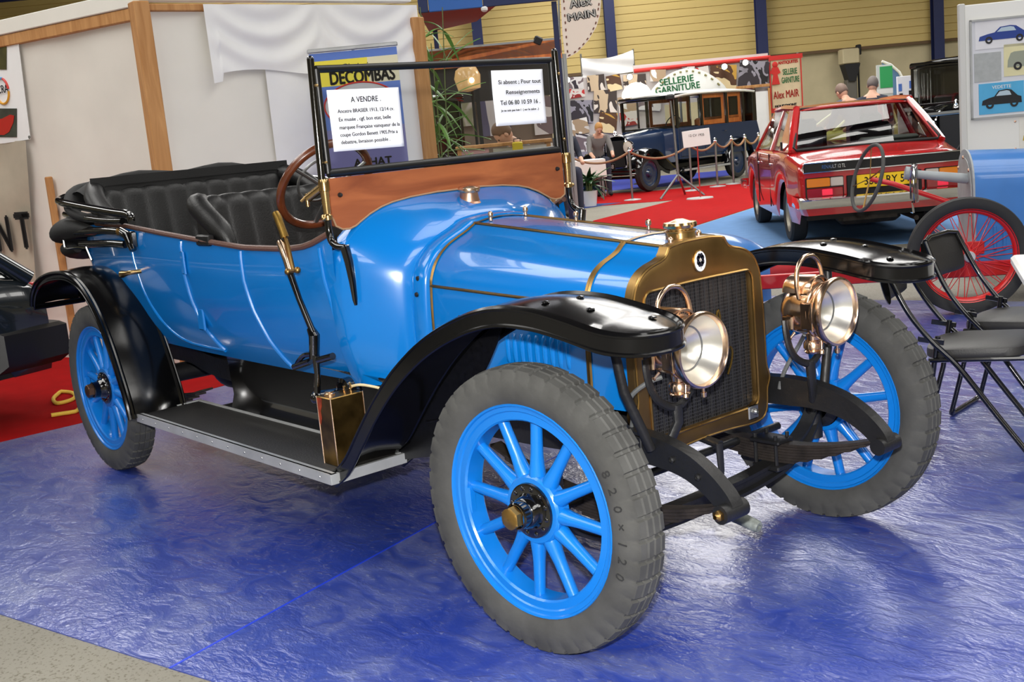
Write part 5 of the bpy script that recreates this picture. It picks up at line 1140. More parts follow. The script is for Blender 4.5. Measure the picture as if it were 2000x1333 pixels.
    for y in (0, 2.44):
        for s in (-1, 1):
            w_ = part('wheel', c, (s*.675, y, .295), (0, 0, 0))
            b = MB(); b.lathe([(-.075, .19), (-.085, .22), (-.082, .27), (-.06, .292), (0, .296), (.06, .292), (.082, .27), (.085, .22), (.075, .19)], (0, 0, 0), (1, 0, 0), 36); b.build('tyre', 'rubber_dk', w_)
            b = MB(); b.lathe([(.05, .0), (.055, .06), (.03, .10), (.05, .14), (.035, .17), (.072, .195)], (0, 0, 0), (s, 0, 0), 28); b.build('rim', mat('silver_wheel', (168, 162, 148), .4, metal=.6), w_)
    return c
h_ = math.atan2(9.9-7.95, -7.3+5.32)
rw_ = Vector((-5.32, 7.95, 0)); rt_ = Vector((sin(h_), -cos(h_), 0))
saloon('red three-box saloon with a yellow number plate, seen from behind', 'red', rw_+rt_*.66, h_-pi/2, '3860 RY 54', 'RENAULT 12 TL', scale=1.05)
# pale yellow car beyond it, seen through its windows
saloon('pale yellow car parked beyond the red saloon', mat('pale_yellow_paint', (226, 222, 130), .3, coat=.6), HW(24.6, 9.0), YAW-pi/2+1.65, name='yellow_car')
# ================================================================== DARK HATCHBACK AT THE LEFT EDGE
M['darkpaint'] = mat('dark_green_black_paint', (22, 28, 32), .2, coat=.9)
hb = hall('dark_hatchback', 'rear corner of a dark hatchback at the left edge of the photo', 'car', 7.9-.84*.75, -3.03-.54*.75, math.atan2(.54, -.84))
# local: x = right side of the car, y = forward
secs = []
for y in np.linspace(0, 3.4, 40):
    w_ = interp(y, [(0, .78), (.12, .79), (.8, .79), (2.6, .78), (3.4, .68)]); t_ = interp(y, [(0, .80), (.05, .86), (.3, .90), (2.2, .92), (3.4, .72)]); zb = .30
    for yc in (.62, 2.95):
        d = abs(y-yc)
        if d < .33: zb = max(zb, .28+math.sqrt(.33**2-d*d))
    sd = [(0, t_+.01), (w_*.7, t_), (w_*.95, t_-.015), (w_, t_-.06)]+[(w_*e, t_-.06+(zb-t_+.06)*f_) for f_, e in ((.3, 1.01), (.6, 1.0), (.85, .98), (1, .95))]
    secs.append([(-x, y, z) for x, z in sd[::-1]]+[(x, y, z) for x, z in sd[1:]])
b = MB(); b.loft(secs, False); b.poly(secs[0]); b.poly(secs[-1]); b.build('body', 'darkpaint', hb, 45)
b = MB(); b.box((0, 1.7, .36), (1.36, 3.2, .14)); b.build('underbody', 'ink', hb, smooth=False)
b = MB(); b.grid(lambda u, v: ((2*v-1)*.60, .62+1.5*u, 1.36+.03*sin(pi*u)-.03*abs(2*v-1)**4), 12, 11); o = b.build('roof', 'darkpaint', hb, 60); o.modifiers.new('thickness', 'SOLIDIFY').thickness = .03
for s in (-1, 1):
    b = MB(); b.tube([(s*.745, .06, .86), (s*.68, .34, 1.10), (s*.61, .62, 1.36)], [.055, .05, .04], 10); b.build('rear_pillar', 'darkpaint', hb)
    b = MB(); b.tube([(s*.745, 2.35, .90), (s*.60, 2.1, 1.36)], .035, 8); b.build('front_pillar', 'darkpaint', hb)
    b = MB(); b.poly([(s*.745, .40, .90), (s*.745, 2.3, .91), (s*.61, 2.05, 1.345), (s*.61, .72, 1.345)]); b.build('side_window', 'darkglass', hb, smooth=False)
    b = MB(); b.rbox((s*.655, -.004, .72), (.11, .03, .22), .006); b.build('tail_lamp', mat('tail_red', (190, 22, 20), .25, coat=1), hb)
    b = MB(); b.rbox((s*.60, .05, .80), (.06, .03, .05), .006); b.build('lamp_edge', mat('tail_red_edge', (196, 30, 24), .3), hb)
b = MB(); b.poly([(-.60, .14, .905), (.60, .14, .905), (.54, .56, 1.31), (-.54, .56, 1.31)]); b.build('rear_window', 'darkglass', hb, smooth=False)
b = MB(); b.tube([(-.63, .10, .875), (.63, .10, .875), (.56, .60, 1.345), (-.56, .60, 1.345)], .02, 8, loop=True); b.build('hatch_frame', 'darkpaint', hb)
b = MB(); b.tube([(.05, .09, .885), (.12, .13, .93), (.42, .22, 1.02)], .008, 6); b.tube([(.20, .19, 1.0), (.56, .20, .985)], .007, 6); b.lathe([(0, .025), (.03, .02), (.035, 0)], (.05, .10, .88), (0, -1, .6), 12); b.build('rear_wiper', 'ink', hb)
b = MB(); b.rbox((-.12, -.012, .70), (.90, .03, .15), .006); b.build('garnish', 'ink', hb)
b = MB(); b.tube([(-.58, -.03, .622), (.335, -.03, .622), (.345, -.03, .70), (.335, -.03, .778), (-.58, -.03, .778)], .006, 6, loop=True); b.build('garnish_trim', 'alu', hb)
P = smooth_path([(-.78, .35, .47), (-.79, .0, .47), (-.70, -.10, .47), (0, -.14, .47), (.70, -.10, .47), (.79, .0, .47), (.78, .35, .47)], 4)
b = MB(); b.loft([[p+Vector((0, 0, .11)), p+Vector((p.x*.04, -.025, .09)), p+Vector((p.x*.04, -.025, -.09)), p+Vector((0, .03, -.13)), p+Vector((-p.x*.05, .05, .10))] for p in P], True, True); b.build('bumper', mat('black_plastic_bumper', (14, 14, 15), .4), hb, 35)
b = MB(); b.lathe([(0, .022), (.01, .02), (.012, 0)], (.25, -.02, .585), (0, -1, 0), 14); b.build('lock', 'chrome', hb)
for s in (-1, 1):
    for y in (.62, 2.95):
        w_ = part('wheel', hb, (s*.66, y, .275))
        b = MB(); b.lathe([(-.07, .17), (-.08, .2), (-.078, .25), (-.055, .272), (0, .275), (.055, .272), (.078, .25), (.08, .2), (.07, .17)], (0, 0, 0), (1, 0, 0), 32); b.build('tyre', 'rubber_dk', w_)
        b = MB(); b.lathe([(.03, 0), (.04, .1), (.03, .15), (.065, .175)], (0, 0, 0), (s, 0, 0), 24); b.lathe([(.0, 0), (.0, .15), (.06, .172)], (0, 0, 0), (-s, 0, 0), 24); b.build('rim', mat('grey_rim', (120, 118, 112), .4, metal=.6), w_)
# yellow rope on the red carpet
rp = [(gnd(118, 770)), (gnd(105, 783)), (gnd(112, 792)), (gnd(136, 787)), (gnd(148, 779)), (gnd(140, 771)), (gnd(120, 769))]
b = MB(); b.tube(smooth_path([(x, y, .014) for x, y in rp], 5), .0125, 8); b.tube(smooth_path([(x, y, .014) for x, y in (gnd(101, 816), gnd(120, 813), gnd(140, 810), gnd(152, 806), gnd(165, 790))], 5), .0125, 8)
tag(b.build('rope', mat('yellow_rope', (226, 190, 70), .7, bump=.5, bscale=90)), 'loop of yellow rope lying on the red carpet by the rear wheel', 'rope')
# ================================================================== THE FAR STANDS
# ---- roll-up banner behind the windscreen
rD = 8.75
ru = hall('rollup_banner', 'blue and yellow roll-up banner with bold black name lettering behind the windscreen', 'banner', rD, hp(700, 200, rD)[0])
sx = hp(700, 200, rD)[0]
zt_ = hp(700, 92, rD)[1]; wd_ = .655
def rr(name, z0, z1, m, y=0, x0=-wd_/2, x1=wd_/2): b = MB(); b.box(((x0+x1)/2, y, (z0+z1)/2), (x1-x0, .003, z1-z0)); return b.build(name, m, ru, smooth=False)
zz = lambda py: hp(700, py, rD)[1]
M['bblue'] = mat('banner_blue', (84, 120, 200), .5); M['blav'] = mat('banner_lavender', (122, 122, 178), .5); M['byel'] = mat('banner_yellow', (238, 222, 60), .5); M['bcream'] = mat('banner_cream', (226, 220, 186), .5)
rr('stripe', zz(113), zt_-.02, 'bblue'); rr('yellow_band', zz(164), zz(113), 'byel', 0, -wd_/2, .1); rr('cream_band', zz(164), zz(113), 'bcream', 0, .1, wd_/2); rr('field', zz(250), zz(164), 'bblue'); rr('lower_field', .12, zz(250), 'blav')
b = MB(); b.rbox((0, 0, zt_), (wd_+.02, .03, .03), .006); b.build('top_bar', 'alu', ru); b = MB(); b.rbox((0, .0, .06), (wd_+.06, .22, .12), .02); b.build('cassette', 'alu', ru); b = MB(); b.cyl((0, .03, .1), (0, .03, zt_), .012, n=10); b.build('pole', 'alu', ru)
lettering('DECOMBAS', .13, 'ink', ru, frame((.05, -.004, zz(161)), (1, 0, 0), (0, 0, 1)), fit=.49, bold=.006); lettering('Christian', .075, mat('grey_ink', (86, 84, 60), .6), ru, frame((.04, -.004, zz(136)), (1, 0, 0), (0, 0, 1)))
lettering('ACHAT', .085, 'ink', ru, frame((.06, -.004, zz(326)), (1, 0, 0), (0, 0, 1)), bold=.003)
b = MB(); b.lathe([(0, 1), (.003, 1), (.003, 0)], (0, 0, 0), (0, -1, 0), 40); b.v = [(x*.27+.02, y-.002, z*.16+zz(205)) for x, y, z in b.v]; b.build('oval', mat('oval_grey', (196, 196, 200), .5), ru)
b = MB(); b.tube([(.02+.275*cos(a), -.006, zz(205)+.165*sin(a)) for a in [2*pi*k/48 for k in range(48)]], .006, 6, loop=True); b.build('oval_outline', 'red_ink', ru)
# ---- plants
M['leaf'] = mat('palm_leaf', (92, 134, 58), .5, var=.25); M['leaf2'] = mat('dark_pot_leaf', (36, 72, 34), .4, var=.3, coat=.3); M['stem'] = mat('plant_stem', (96, 110, 60), .6)
def blade(L, w_, droop, n=7):
    b = MB(); b.loft([[(L*t, -w_*sin(pi*min(.97, .08+.92*t))**.8*(1-.3*t), -droop*t*t*L), (L*t, 0, -droop*t*t*L+.25*w_), (L*t, w_*sin(pi*min(.97, .08+.92*t))**.8*(1-.3*t), -droop*t*t*L)] for t in [k/n for k in range(n+1)]], False); return b
def plant(name, label, D, s, leafm, stems, blades, pot, L, w_, seed, H):
    rnd = random.Random(seed); p = hall(name, label, 'plant', D, s)
    pr, ph, pm = pot
    b = MB(); b.lathe([(0, 0), (0, pr*.72), (ph, pr), (ph+.01, pr*1.04), (ph+.01, pr*.92), (ph*.9, pr*.9), (ph*.9, 0)], (0, 0, 0), (0, 0, 1), 24); b.build('pot', pm, p)
    mes = [blade(L*k, w_*k, dr).mesh('leaf', leafm, 180) for k, dr in ((1, .5), (.85, .9), (1.1, .3))]
    for i in range(stems):
        a = rnd.uniform(0, 6.28); r0 = rnd.uniform(0, pr*.5); r1 = rnd.uniform(.02, .12)*H/1.5; h = H*rnd.uniform(.7, 1)
        P = smooth_path([(r0*cos(a), r0*sin(a), ph*.85), (r0*cos(a)+r1*.4*cos(a), r0*sin(a)+r1*.4*sin(a), ph+(h-ph)*.5), (r0*cos(a)+r1*cos(a), r0*sin(a)+r1*sin(a), h)], 4)
        b = MB(); b.tube(P, [.008*(1-.5*k/len(P)) for k in range(len(P))], 6); b.build('stem', 'stem', p)
        for j in range(blades):
            t = rnd.uniform(.15, 1) if stems < 8 else 1; q = P[min(len(P)-1, int(t*(len(P)-1)))]
            o = link('leaf', rnd.choice(mes), p); o.location = q; o.rotation_euler = (rnd.uniform(-.4, .4), rnd.uniform(-1.15, .25), rnd.uniform(0, 6.28))
    return p
bD = 10.9
plant('bamboo_palm', 'tall bamboo palm with narrow arching leaves behind the windscreen', bD, hp(852, 200, bD)[0], 'leaf', 6, 18, (.17, .34, mat('brown_pot', (92, 62, 44), .6)), .36, .024, 11, 2.75)
plant('potted_plant', 'leafy green plant in a white pot on the edge of the red carpet', 21.6, hp(1153, 390, 21.6)[0], 'leaf2', 16, 3, (.15, .28, 'white'), .40, .05, 5, .50)
# ---- antique closed cars
def antique(name, label, paint, loc, rz, dark='black', interior='orangewood', plate=None, cream=False, pane='glass'):
    c = thing(name, label, 'car', loc, rz)      # origin under the front axle, y = forward
    WBa, tk = 3.3, .70
    # bonnet
    def sct(y, w_, zb, zt): return [(-w_, y, zb), (-w_, y, zt-.16), (-w_*.9, y, zt-.05), (-w_*.55, y, zt), (0, y, zt+.02), (w_*.55, y, zt), (w_*.9, y, zt-.05), (w_, y, zt-.16), (w_, y, zb)]
    b = MB(); b.loft([sct(.12, .30, .55, 1.20), sct(-.4, .36, .55, 1.24), sct(-.95, .48, .55, 1.28), sct(-1.05, .66, .55, 1.30)], False); b.build('bonnet', paint, c, 45)
    b = MB(); b.loft([[(x, .12+d, z) for x, y_, z in sct(0, .31*k, .52, 1.22+.02*k)] for d, k in ((0, 1), (.05, 1.02), (.06, .95))], False); b.build('radiator_shell', 'chrome', c, 40)
    b = MB(); b.rbox((0, .165, .84), (.50, .03, .58), .02); b.build('radiator_core', 'ink', c)
    b = MB(); b.lathe([(0, .05), (.03, .045), (.05, .03), (.07, .04), (.12, .02), (.14, 0)], (0, .14, 1.23), (0, 0, 1), 14); b.build('radiator_cap', 'chrome', c)
    # body tub and cabin
    bw = .78
    pts = [(-1.05, .60), (-1.05, 1.28), (-4.15, 1.28), (-4.25, 1.0), (-4.15, .60)]
    b = MB(); b.prism([(-bw, y, z) for y, z in pts], (2*bw, 0, 0)); b.build('body', paint, c, 30)
    b = MB(); b.grid(lambda u, v: ((2*v-1)*(bw+.02), -1.0-3.1*u, 2.02+.07*sin(pi*v)-.05*(2*u-1)**4), 14, 15); o = b.build('roof', 'white' if cream else dark, c, 60); o.modifiers.new('thickness', 'SOLIDIFY').thickness = .05
    b = MB(); b.rbox((0, -2.55, 1.985), (2*bw+.03, 3.14, .06), .02); b.build('roof_rail', dark, c)
    for y in (-1.08, -1.98, -2.95, -3.62, -4.08):
        for s in (-1, 1):
            wv = .08 if y != -4.08 else .16
            b = MB(); b.rbox((s*(bw-.02), y, 1.64), (.05, wv, .74), .008); b.build('pillar', dark, c)
    b = MB(); b.rbox((0, -4.08, 1.64), (2*bw-.06, .06, .72), .01); b.build('rear_panel', dark, c)
    b = MB(); b.rbox((0, -1.06, 1.31), (2*bw-.1, .05, .05), .01); b.rbox((0, -1.06, 1.95), (2*bw-.1, .05, .07), .01); b.build('windscreen_frame', dark, c)
    b = MB(); b.box((0, -1.06, 1.63), (2*bw-.12, .008, .60)); b.build('windscreen', pane, c, smooth=False)
    for y0, y1 in ((-1.12, -1.94), (-2.02, -2.91), (-2.99, -3.58)):
        for s in (-1, 1):
            b = MB(); b.box((s*(bw-.03), (y0+y1)/2, 1.63), (.008, y0-y1, .64)); b.build('side_window', pane, c, smooth=False)
            ym, hl_ = (y0+y1)/2, (y0-y1)/2
            for (yy, zz_, dy, dz) in ((ym, 1.34, 2*hl_, .10), (ym, 1.92, 2*hl_, .10), (ym-hl_+.05, 1.63, .10, .5), (ym+hl_-.05, 1.63, .10, .5)):
                if y0 < -1.5: b = MB(); b.rbox((s*(bw-.055), yy, zz_), (.02, dy, dz), .004); b.build('window_surround', interior, c)
    for y0, y1 in ((-1.10, -1.98), (-2.02, -2.95)):
        for s in (-1, 1):
            b = MB(); b.rbox((s*(bw+.004), (y0+y1)/2, .95), (.02, y0-y1-.03, .60), .006); b.build('door', paint, c)
            b = MB(); b.tube([(s*(bw+.03), y1+.10, 1.12), (s*(bw+.05), y1+.20, 1.12)], .01, 6); b.build('door_handle', 'chrome', c)
    b = MB(); b.rbox((0, -2.0, .95), (1.3, .16, .7), .04); b.build('front_seat', 'vinyl', c); b = MB(); b.rbox((0, -3.7, 1.0), (1.3, .18, .9), .04); b.build('rear_seat', interior, c)
    b = MB(); cc = Vector((.30 if False else -.32, -1.5, 1.38)); b.tube([cc+Vector((.19*cos(a), -.09*sin(a), .17*sin(a))) for a in [2*pi*k/28 for k in range(28)]], .012, 8, loop=True); b.build('steering_wheel', 'ink', c)
    for s in (-1, 1):
        P = smooth_path([(0, .42, .52), (0, .36, .72), (0, .18, .87), (0, -.02, .90), (0, -.25, .84), (0, -.55, .62), (0, -.85, .42), (0, -1.05, .36)], 4)
        b = MB(); b.loft([[(s*(.48), p.y, p.z-.06), (s*.50, p.y, p.z), (s*.70, p.y, p.z+.035), (s*.86, p.y, p.z), (s*.88, p.y, p.z-.06)] for p in P], False); g = b.build('front_wing', dark, c, 50)
        P = smooth_path([(0, -2.72, .40), (0, -2.80, .62), (0, -3.0, .84), (0, -3.3, .92), (0, -3.6, .84), (0, -3.78, .60), (0, -3.85, .45)], 4)
        b = MB(); b.loft([[(s*(.70), p.y, p.z), (s*.80, p.y, p.z+.03), (s*.90, p.y, p.z), (s*.92, p.y, p.z-.06)] for p in P], False); b.build('rear_wing', dark, c, 50)
        b = MB(); b.rbox((s*.80, -1.88, .36), (.24, 1.75, .04), .01); b.build('running_board', dark, c)
        b = MB(); b.rbox((s*.925, -1.88, .36), (.015, 1.75, .045), .004); b.build('board_trim', 'alu', c)
        hl = part('headlamp', c, (s*.44, .26, .98))
        b = MB(); b.lathe([(-.16, 0), (-.15, .06), (-.08, .11), (0, .135), (.02, .14), (.03, .125)], (0, 0, 0), (0, 1, 0), 24); b.build('lamp_shell', 'chrome', hl); b = MB(); b.lathe([(.022, .128), (.035, .07), (.04, 0)], (0, 0, 0), (0, 1, 0), 24); b.build('lens', mat('headlamp_lens', (226, 220, 206), .1, coat=1), hl); b = MB(); b.cyl((0, -.04, -.12), (0, -.08, -.4), .018, n=8); b.build('lamp_post', dark, hl)
        for y in (0, -WBa):
            w_ = part('wheel', c, (s*tk, y, .39))
            b = MB(); b.lathe([(-.06, .27), (-.075, .31), (-.065, .365), (0, .39), (.065, .365), (.075, .31), (.06, .27)], (0, 0, 0), (1, 0, 0), 32); b.build('tyre', 'rubber_dk', w_)
            b = MB(); b.lathe([(.08, 0), (.075, .06), (.03, .09), (.02, .22), (.045, .275)], (0, 0, 0), (s, 0, 0), 24); b.build('disc', paint, w_)
    b = MB(); b.tube([(-.80, .52, .50), (-.5, .58, .50), (.5, .58, .50), (.80, .52, .50)], .022, 8); b.tube([(-.80, .52, .42), (-.5, .58, .42), (.5, .58, .42), (.80, .52, .42)], .022, 8); b.build('bumper', 'chrome' if not plate else dark, c)
    b = MB(); b.rbox((0, -1.8, .45), (.8, 4.0, .12), .02); b.build('chassis', 'chassis', c)
    b = MB(); b.tube([(-tk, 0, .39), (-.4, 0, .32), (.4, 0, .32), (tk, 0, .39)], .03, 8); b.build('front_axle', 'chassis', c)
    if plate:
        b = MB(); b.rbox((-.02, .61, .60), (.62, .012, .14), .004); b.build('number_plate', 'ink', c); lettering(plate, .12, 'white', c, frame((-.02, .6175, .56), (-1, 0, 0), (0, 0, 1)), name='plate_lettering', fit=.54)
    return c
f0 = HW(25.0, 2.72); r0_ = HW(27.3, 5.08); hd = f0-r0_
antique('antique_limousine', 'dark blue antique limousine with a cream roof behind the rope barrier', mat('navy_limousine_paint', (22, 44, 78), .25, coat=.9), f0, math.atan2(hd.y, hd.x)-pi/2, plate='303.HO.88', cream=True)
antique('antique_car', 'black antique car with chrome headlamps behind the metal rail on the right', 'black', HW(18.3, 7.35), YAW-pi/2+pi-.45, interior='vinyl')
antique('antique_car', 'black antique car with bright headlamps seen through the windscreen glass', 'black', HW(13.6, -.42), YAW-pi/2+pi+.6, interior='vinyl', pane='darkglass')
# metal rail in front of the right-hand antique
rl = hall('barrier_rail', 'grey metal barrier rail in front of the black antique car', 'barrier', 16.2, hp(1850, 225, 16.2)[0])
zr = hp(1845, 222, 16.2)[1]
b = MB(); b.tube([(-.3, 0, zr), (1.6, 0, zr+.02)], .028, 10); b.build('rail', 'steel', rl)
for x in (-.25, .5, 1.5):
    b = MB(); b.tube([(x, 0, 0), (x, 0, zr)], .025, 8); b.rbox((x, 0, .01), (.3, .3, .02), .005); b.build('rail_post', 'ink', rl)
for x in (.15, .9):
    b = MB(); b.tube([(x-.4, 0, .1), (x+.3, 0, zr-.05)], .018, 8); b.build('brace', 'ink', rl)
# ---- rope barrier
def stanchion(px, py, D, k):
    s_ = hp(px, 300, D)[0]
    c = hall('rope_stanchion', ['slim chrome rope post beside the potted plant', 'slim chrome rope post in front of the limousine radiator', 'slim chrome rope post just right of the tripod', 'slim chrome rope post in front of the limousine doors', 'slim chrome rope post by the limousine rear door', 'slim chrome rope post at the limousine rear wing', 'slim chrome rope post by the white partition'][k], 'rope post', D, s_, 0, 'rope posts')
    zt2 = py
    b = MB(); b.cyl((0, 0, .02), (0, 0, zt2), .022, n=12); b.build('pole', 'steel', c); b = MB(); b.lathe([(0, 0), (0, .17), (.015, .165), (.03, .04), (.03, 0)], (0, 0, 0), (0, 0, 1), 24); b.build('base', 'alu', c)
    b = MB(); b.lathe([(-.03, .03), (0, .04), (.02, .03), (.05, .032), (.075, 0)], (0, 0, zt2), (0, 0, 1), 14); b.build('finial', 'chrome', c)
    return Vector((c.location.x, c.location.y, zt2-.02))
tops = [stanchion(px, zt2, D, i) for i, (px, zt2, D) in enumerate(((1118, .92, 22.5), (1229, .95, 22.2), (1347, .95, 23.4), (1398, .95, 24.0), (1430, .95, 24.4), (1456, .95, 24.9), (1483, .95, 25.4)))]
M['rope'] = mat('brown_barrier_rope', (150, 112, 82), .8, bump=.4, bscale=60)
lab = ['brown barrier rope sagging left of the limousine', 'brown barrier rope sagging in front of the limousine lamps', 'brown barrier rope sagging behind the small sign', 'brown barrier rope in front of the limousine rear door', 'brown barrier rope by the limousine rear wing', 'short brown barrier rope by the white partition']
for i in range(6):
    a, c_ = tops[i], tops[i+1]; sag = .10+.10*(c_-a).length*.5
    b = MB(); b.tube([a.lerp(c_, t)-Vector((0, 0, sag*4*t*(1-t))) for t in [k/14 for k in range(15)]], .022, 8); tag(b.build('barrier_rope', 'rope'), lab[i], 'rope', 'barrier ropes')
a = tops[0]; e_ = HW(22.6, hp(1040, 300, 22.6)[0], .9); b = MB(); b.tube([a.lerp(e_, t)-Vector((0, 0, .3*4*t*(1-t))) for t in [k/14 for k in range(15)]], .022, 8); tag(b.build('barrier_rope', 'rope'), 'brown barrier rope running left behind the windscreen edge', 'rope', 'barrier ropes')
# microphone-like tripod and sign in front of the limousine
tp = hall('tripod_stand', 'tall steel tripod stand in front of the limousine', 'stand', 22.0, hp(1322, 300, 22.0)[0])
zt3 = hp(1313, 190, 22)[1]
for a in (-2.5, -.6, 1.2):
    b = MB(); b.cyl((0, 0, .42), (.52*cos(a), .52*sin(a), .0), .022, n=8); b.build('leg', 'steel', tp)
b = MB(); b.tube([(0, 0, .3), (-.02, 0, 1.2), (-.06, 0, zt3)], [.028, .022, .018], 10); b.build('pole', 'steel', tp); b = MB(); b.rbox((-.06, 0, zt3), (.16, .12, .12), .03); b.build('head', 'ink', tp)
sg = hall('sign_stand', 'small white information board on a thin red post before the limousine', 'sign', 20.9, hp(1362, 300, 20.9)[0])
zs0, zs1 = hp(1362, 286, 20.9)[1], hp(1362, 253, 20.9)[1]
b = MB(); b.rbox((0, 0, (zs0+zs1)/2), (.50, .015, zs1-zs0), .02, Matrix.Rotation(-.06, 3, 'Y')); b.build('board', 'white', sg); b = MB(); b.cyl((.01, .02, 0), (.01, .02, zs0+.05), .012, n=8); b.build('post', mat('red_post', (170, 50, 46), .5), sg); b = MB(); b.lathe([(0, .25), (.02, .24), (.03, 0)], (0, .02, 0), (0, 0, 1), 20); b.build('base', 'alu', sg)
lettering('12 CV 1925', .06, 'ink', sg, frame((0, -.011, zs1-.12), (1, 0, 0), (0, 0, 1)))
# ---- saddlery stand: photo wall, arch sign, flag, small sign
cD = 29.0
cw = hall('photo_wall', 'saddlery stand back wall covered with a collage of upholstery photographs', 'stand wall', cD, 0)
def cp_(px, py): return hp(px, py, cD)
def quad(name, px0, py0, px1, py1, m, parent, y=0, t=.02):
    (xa, za), (xb, zb) = cp_(px0, py0), cp_(px1, py1); b = MB(); b.box(((xa+xb)/2, y, (za+zb)/2), (abs(xb-xa), t, abs(zb-za))); return b.build(name, m, parent, smooth=False)
PAL = [[(196, 40, 40), (222, 214, 206), (150, 30, 30)], [(206, 182, 150), (60, 48, 44), (226, 216, 206)], [(50, 44, 52), (150, 146, 158), (24, 22, 26)], [(198, 152, 62), (84, 52, 30), (228, 206, 160)], [(214, 208, 202), (176, 150, 120), (240, 236, 230)], [(120, 104, 108), (222, 218, 216), (52, 44, 54)]]
PM = [mottled('print_%d' % i, c, 1.6, seed=i) for i, c in enumerate(PAL)]
quad('backing', 1096, 156, 1306, 330, mat('collage_ground', (198, 190, 186), .6), cw); quad('backing', 1236, 128, 1504, 186, mat('collage_ground2', (206, 200, 198), .6), cw, .03)
rnd = random.Random(3)
spots = [(1100, 168, 1142, 190, 0), (1106, 152, 1140, 172, 5), (1146, 148, 1182, 176, 1), (1158, 178, 1206, 218, 1), (1112, 198, 1160, 238, 2), (1184, 148, 1214, 176, 3), (1100, 236, 1150, 262, 4), (1168, 222, 1206, 258, 3), (1206, 190, 1246, 226, 4), (1210, 220, 1246, 244, 0), (1120, 266, 1180, 300, 5), (1216, 148, 1262, 172, 1), (1246, 178, 1292, 214, 5), (1100, 300, 1180, 330, 2), (1268, 138, 1300, 158, 4), (1358, 132, 1384, 154, 0), (1384, 130, 1438, 172, 3), (1440, 122, 1500, 168, 2), (1330, 132, 1356, 146, 5)]
for i, (a, b_, c, d, k_) in enumerate(spots):
    (xa, za), (xb, zb) = cp_(a, b_), cp_(c, d); b = MB(); b.box((0, 0, 0), (xb-xa, .02, za-zb)); o = b.build('photograph', PM[k_], cw, smooth=False); o.location = ((xa+xb)/2, -.03-.004*i, (za+zb)/2); o.rotation_euler = (0, rnd.uniform(-.14, .2), 0)
b = MB(); (xa, za), (xb, zb) = cp_(1238, 139), cp_(1504, 112); b.tube([(xa, -.02, za), (xb, -.02, zb)], .05, 8); b.build('top_rail', 'red_ink', cw)
# spot lamps clipped on the top of the stand wall
for i, (px, py) in enumerate(((1108, 158), (1230, 152), (1415, 132), (1456, 124))):
    s_, z_ = cp_(px, py); c = hall('spot_lamp', ['leftmost', 'second from the left', 'third from the left', 'rightmost'][i]+' of the small lit spotlights clipped to the photo wall', 'lamp', cD-.5, s_*(cD-.5)/cD, 0, 'spotlights on the photo wall', z_)
    b = MB(); b.lathe([(-.12, .04), (-.1, .07), (0, .085), (.005, .07)], (0, 0, 0), (0, -1, -.2), 16); b.build('shell', 'ink', c); b = MB(); b.lathe([(.0, .07), (.004, .0)], (0, 0, 0), (0, -1, -.2), 16); b.build('bulb', mat('lit_bulb', (255, 250, 236), .4, emit=14), c); b = MB(); b.tube([(0, .1, 0), (0, .3, .02), (0, .45, 0)], .015, 6); b.build('arm', 'ink', c)
# arch-shaped saddlery sign
ar = hall('arch_sign', 'white arched sign reading SELLERIE GARNITURE with stitched border', 'sign', cD-.6, 0)
aD = cD-.6
(xa, za), (xb, zb) = hp(1262, 194, aD), hp(1422, 176, aD); xm, zm = hp(1326, 136, aD)
apts = [(xa+(xb-xa)*t, 0, za+(zb-za)*t*.6+(zm-za)*sin(pi*t)**.75) for t in [k/24 for k in range(25)]]
b = MB(); b.prism(apts, (0, .03, 0)); b.build('board', 'white', ar, smooth=False)
for k in range(2, 23, 2):
    p, q_ = Vector(apts[k]), Vector(apts[min(24, k+1)]); d = (q_-p)*.6; c0 = Vector(((xa+xb)/2, 0, za)); p = p.lerp(c0, .10)
    b = MB(); b.tube([p+Vector((0, -.01, 0)), p+d+Vector((0, -.01, 0))], .022, 6); b.build('stitch', mat('stitch_olive', (128, 122, 74), .6), ar)
x_, z_ = hp(1322, 163, aD); lettering('SELLERIE', .22, 'green_ink', ar, frame((x_, -.012, z_), (1, 0, .06), (0, 0, 1)), fit=.84, bold=.006); x_, z_ = hp(1324, 178, aD); lettering('GARNITURE', .22, 'green_ink', ar, frame((x_, -.012, z_), (1, 0, .06), (0, 0, 1)), fit=1.10, bold=.006)
b = MB(); b.cyl((xm, .08, 0), (xm, .08, zm), .03, n=8); b.build('support', 'steel', ar)
# lit white globe lamp on the stand
x_, z_ = hp(1243, 180, aD); c = hall('globe_lamp', 'large glowing white dome lamp beside the arched sign', 'lamp', aD-.4, x_*(aD-.4)/aD)
b = MB(); b.lathe([(0, .36), (.12, .34), (.24, .26), (.32, .12), (.34, 0)], (0, 0, z_-.12), (0, 0, 1), 24); b.build('dome', mat('lit_dome', (255, 252, 240), .5, emit=3.2), c); b = MB(); b.cyl((0, 0, 0), (0, 0, z_-.12), .025, n=8); b.lathe([(0, .25), (.03, .2), (.04, 0)], (0, 0, 0), (0, 0, 1), 16); b.build('stand', 'ink', c)
# white draped banner over the stand
bn = hall('draped_banner', 'plain white sagging banner hung above the photo wall', 'banner', cD+.3, 0)
(xa, za), (xb, zb) = hp(1135, 113, cD+.3), hp(1240, 146, cD+.3)
b = MB(); b.grid(lambda u, v: (xa+(xb-xa)*u, .04*sin(u*9)*(1-v)+.03*sin(6*u+8*v), zb+(za-zb)*v-.10*sin(pi*u)*v+.08*u), 24, 10); b.build('cloth', 'cloth2', bn, 180)
for x_ in (xa, xb):
    b = MB(); b.cyl((x_, .05, 0), (x_, .05, za+.1), .025, n=8); b.build('pole', 'steel', bn)
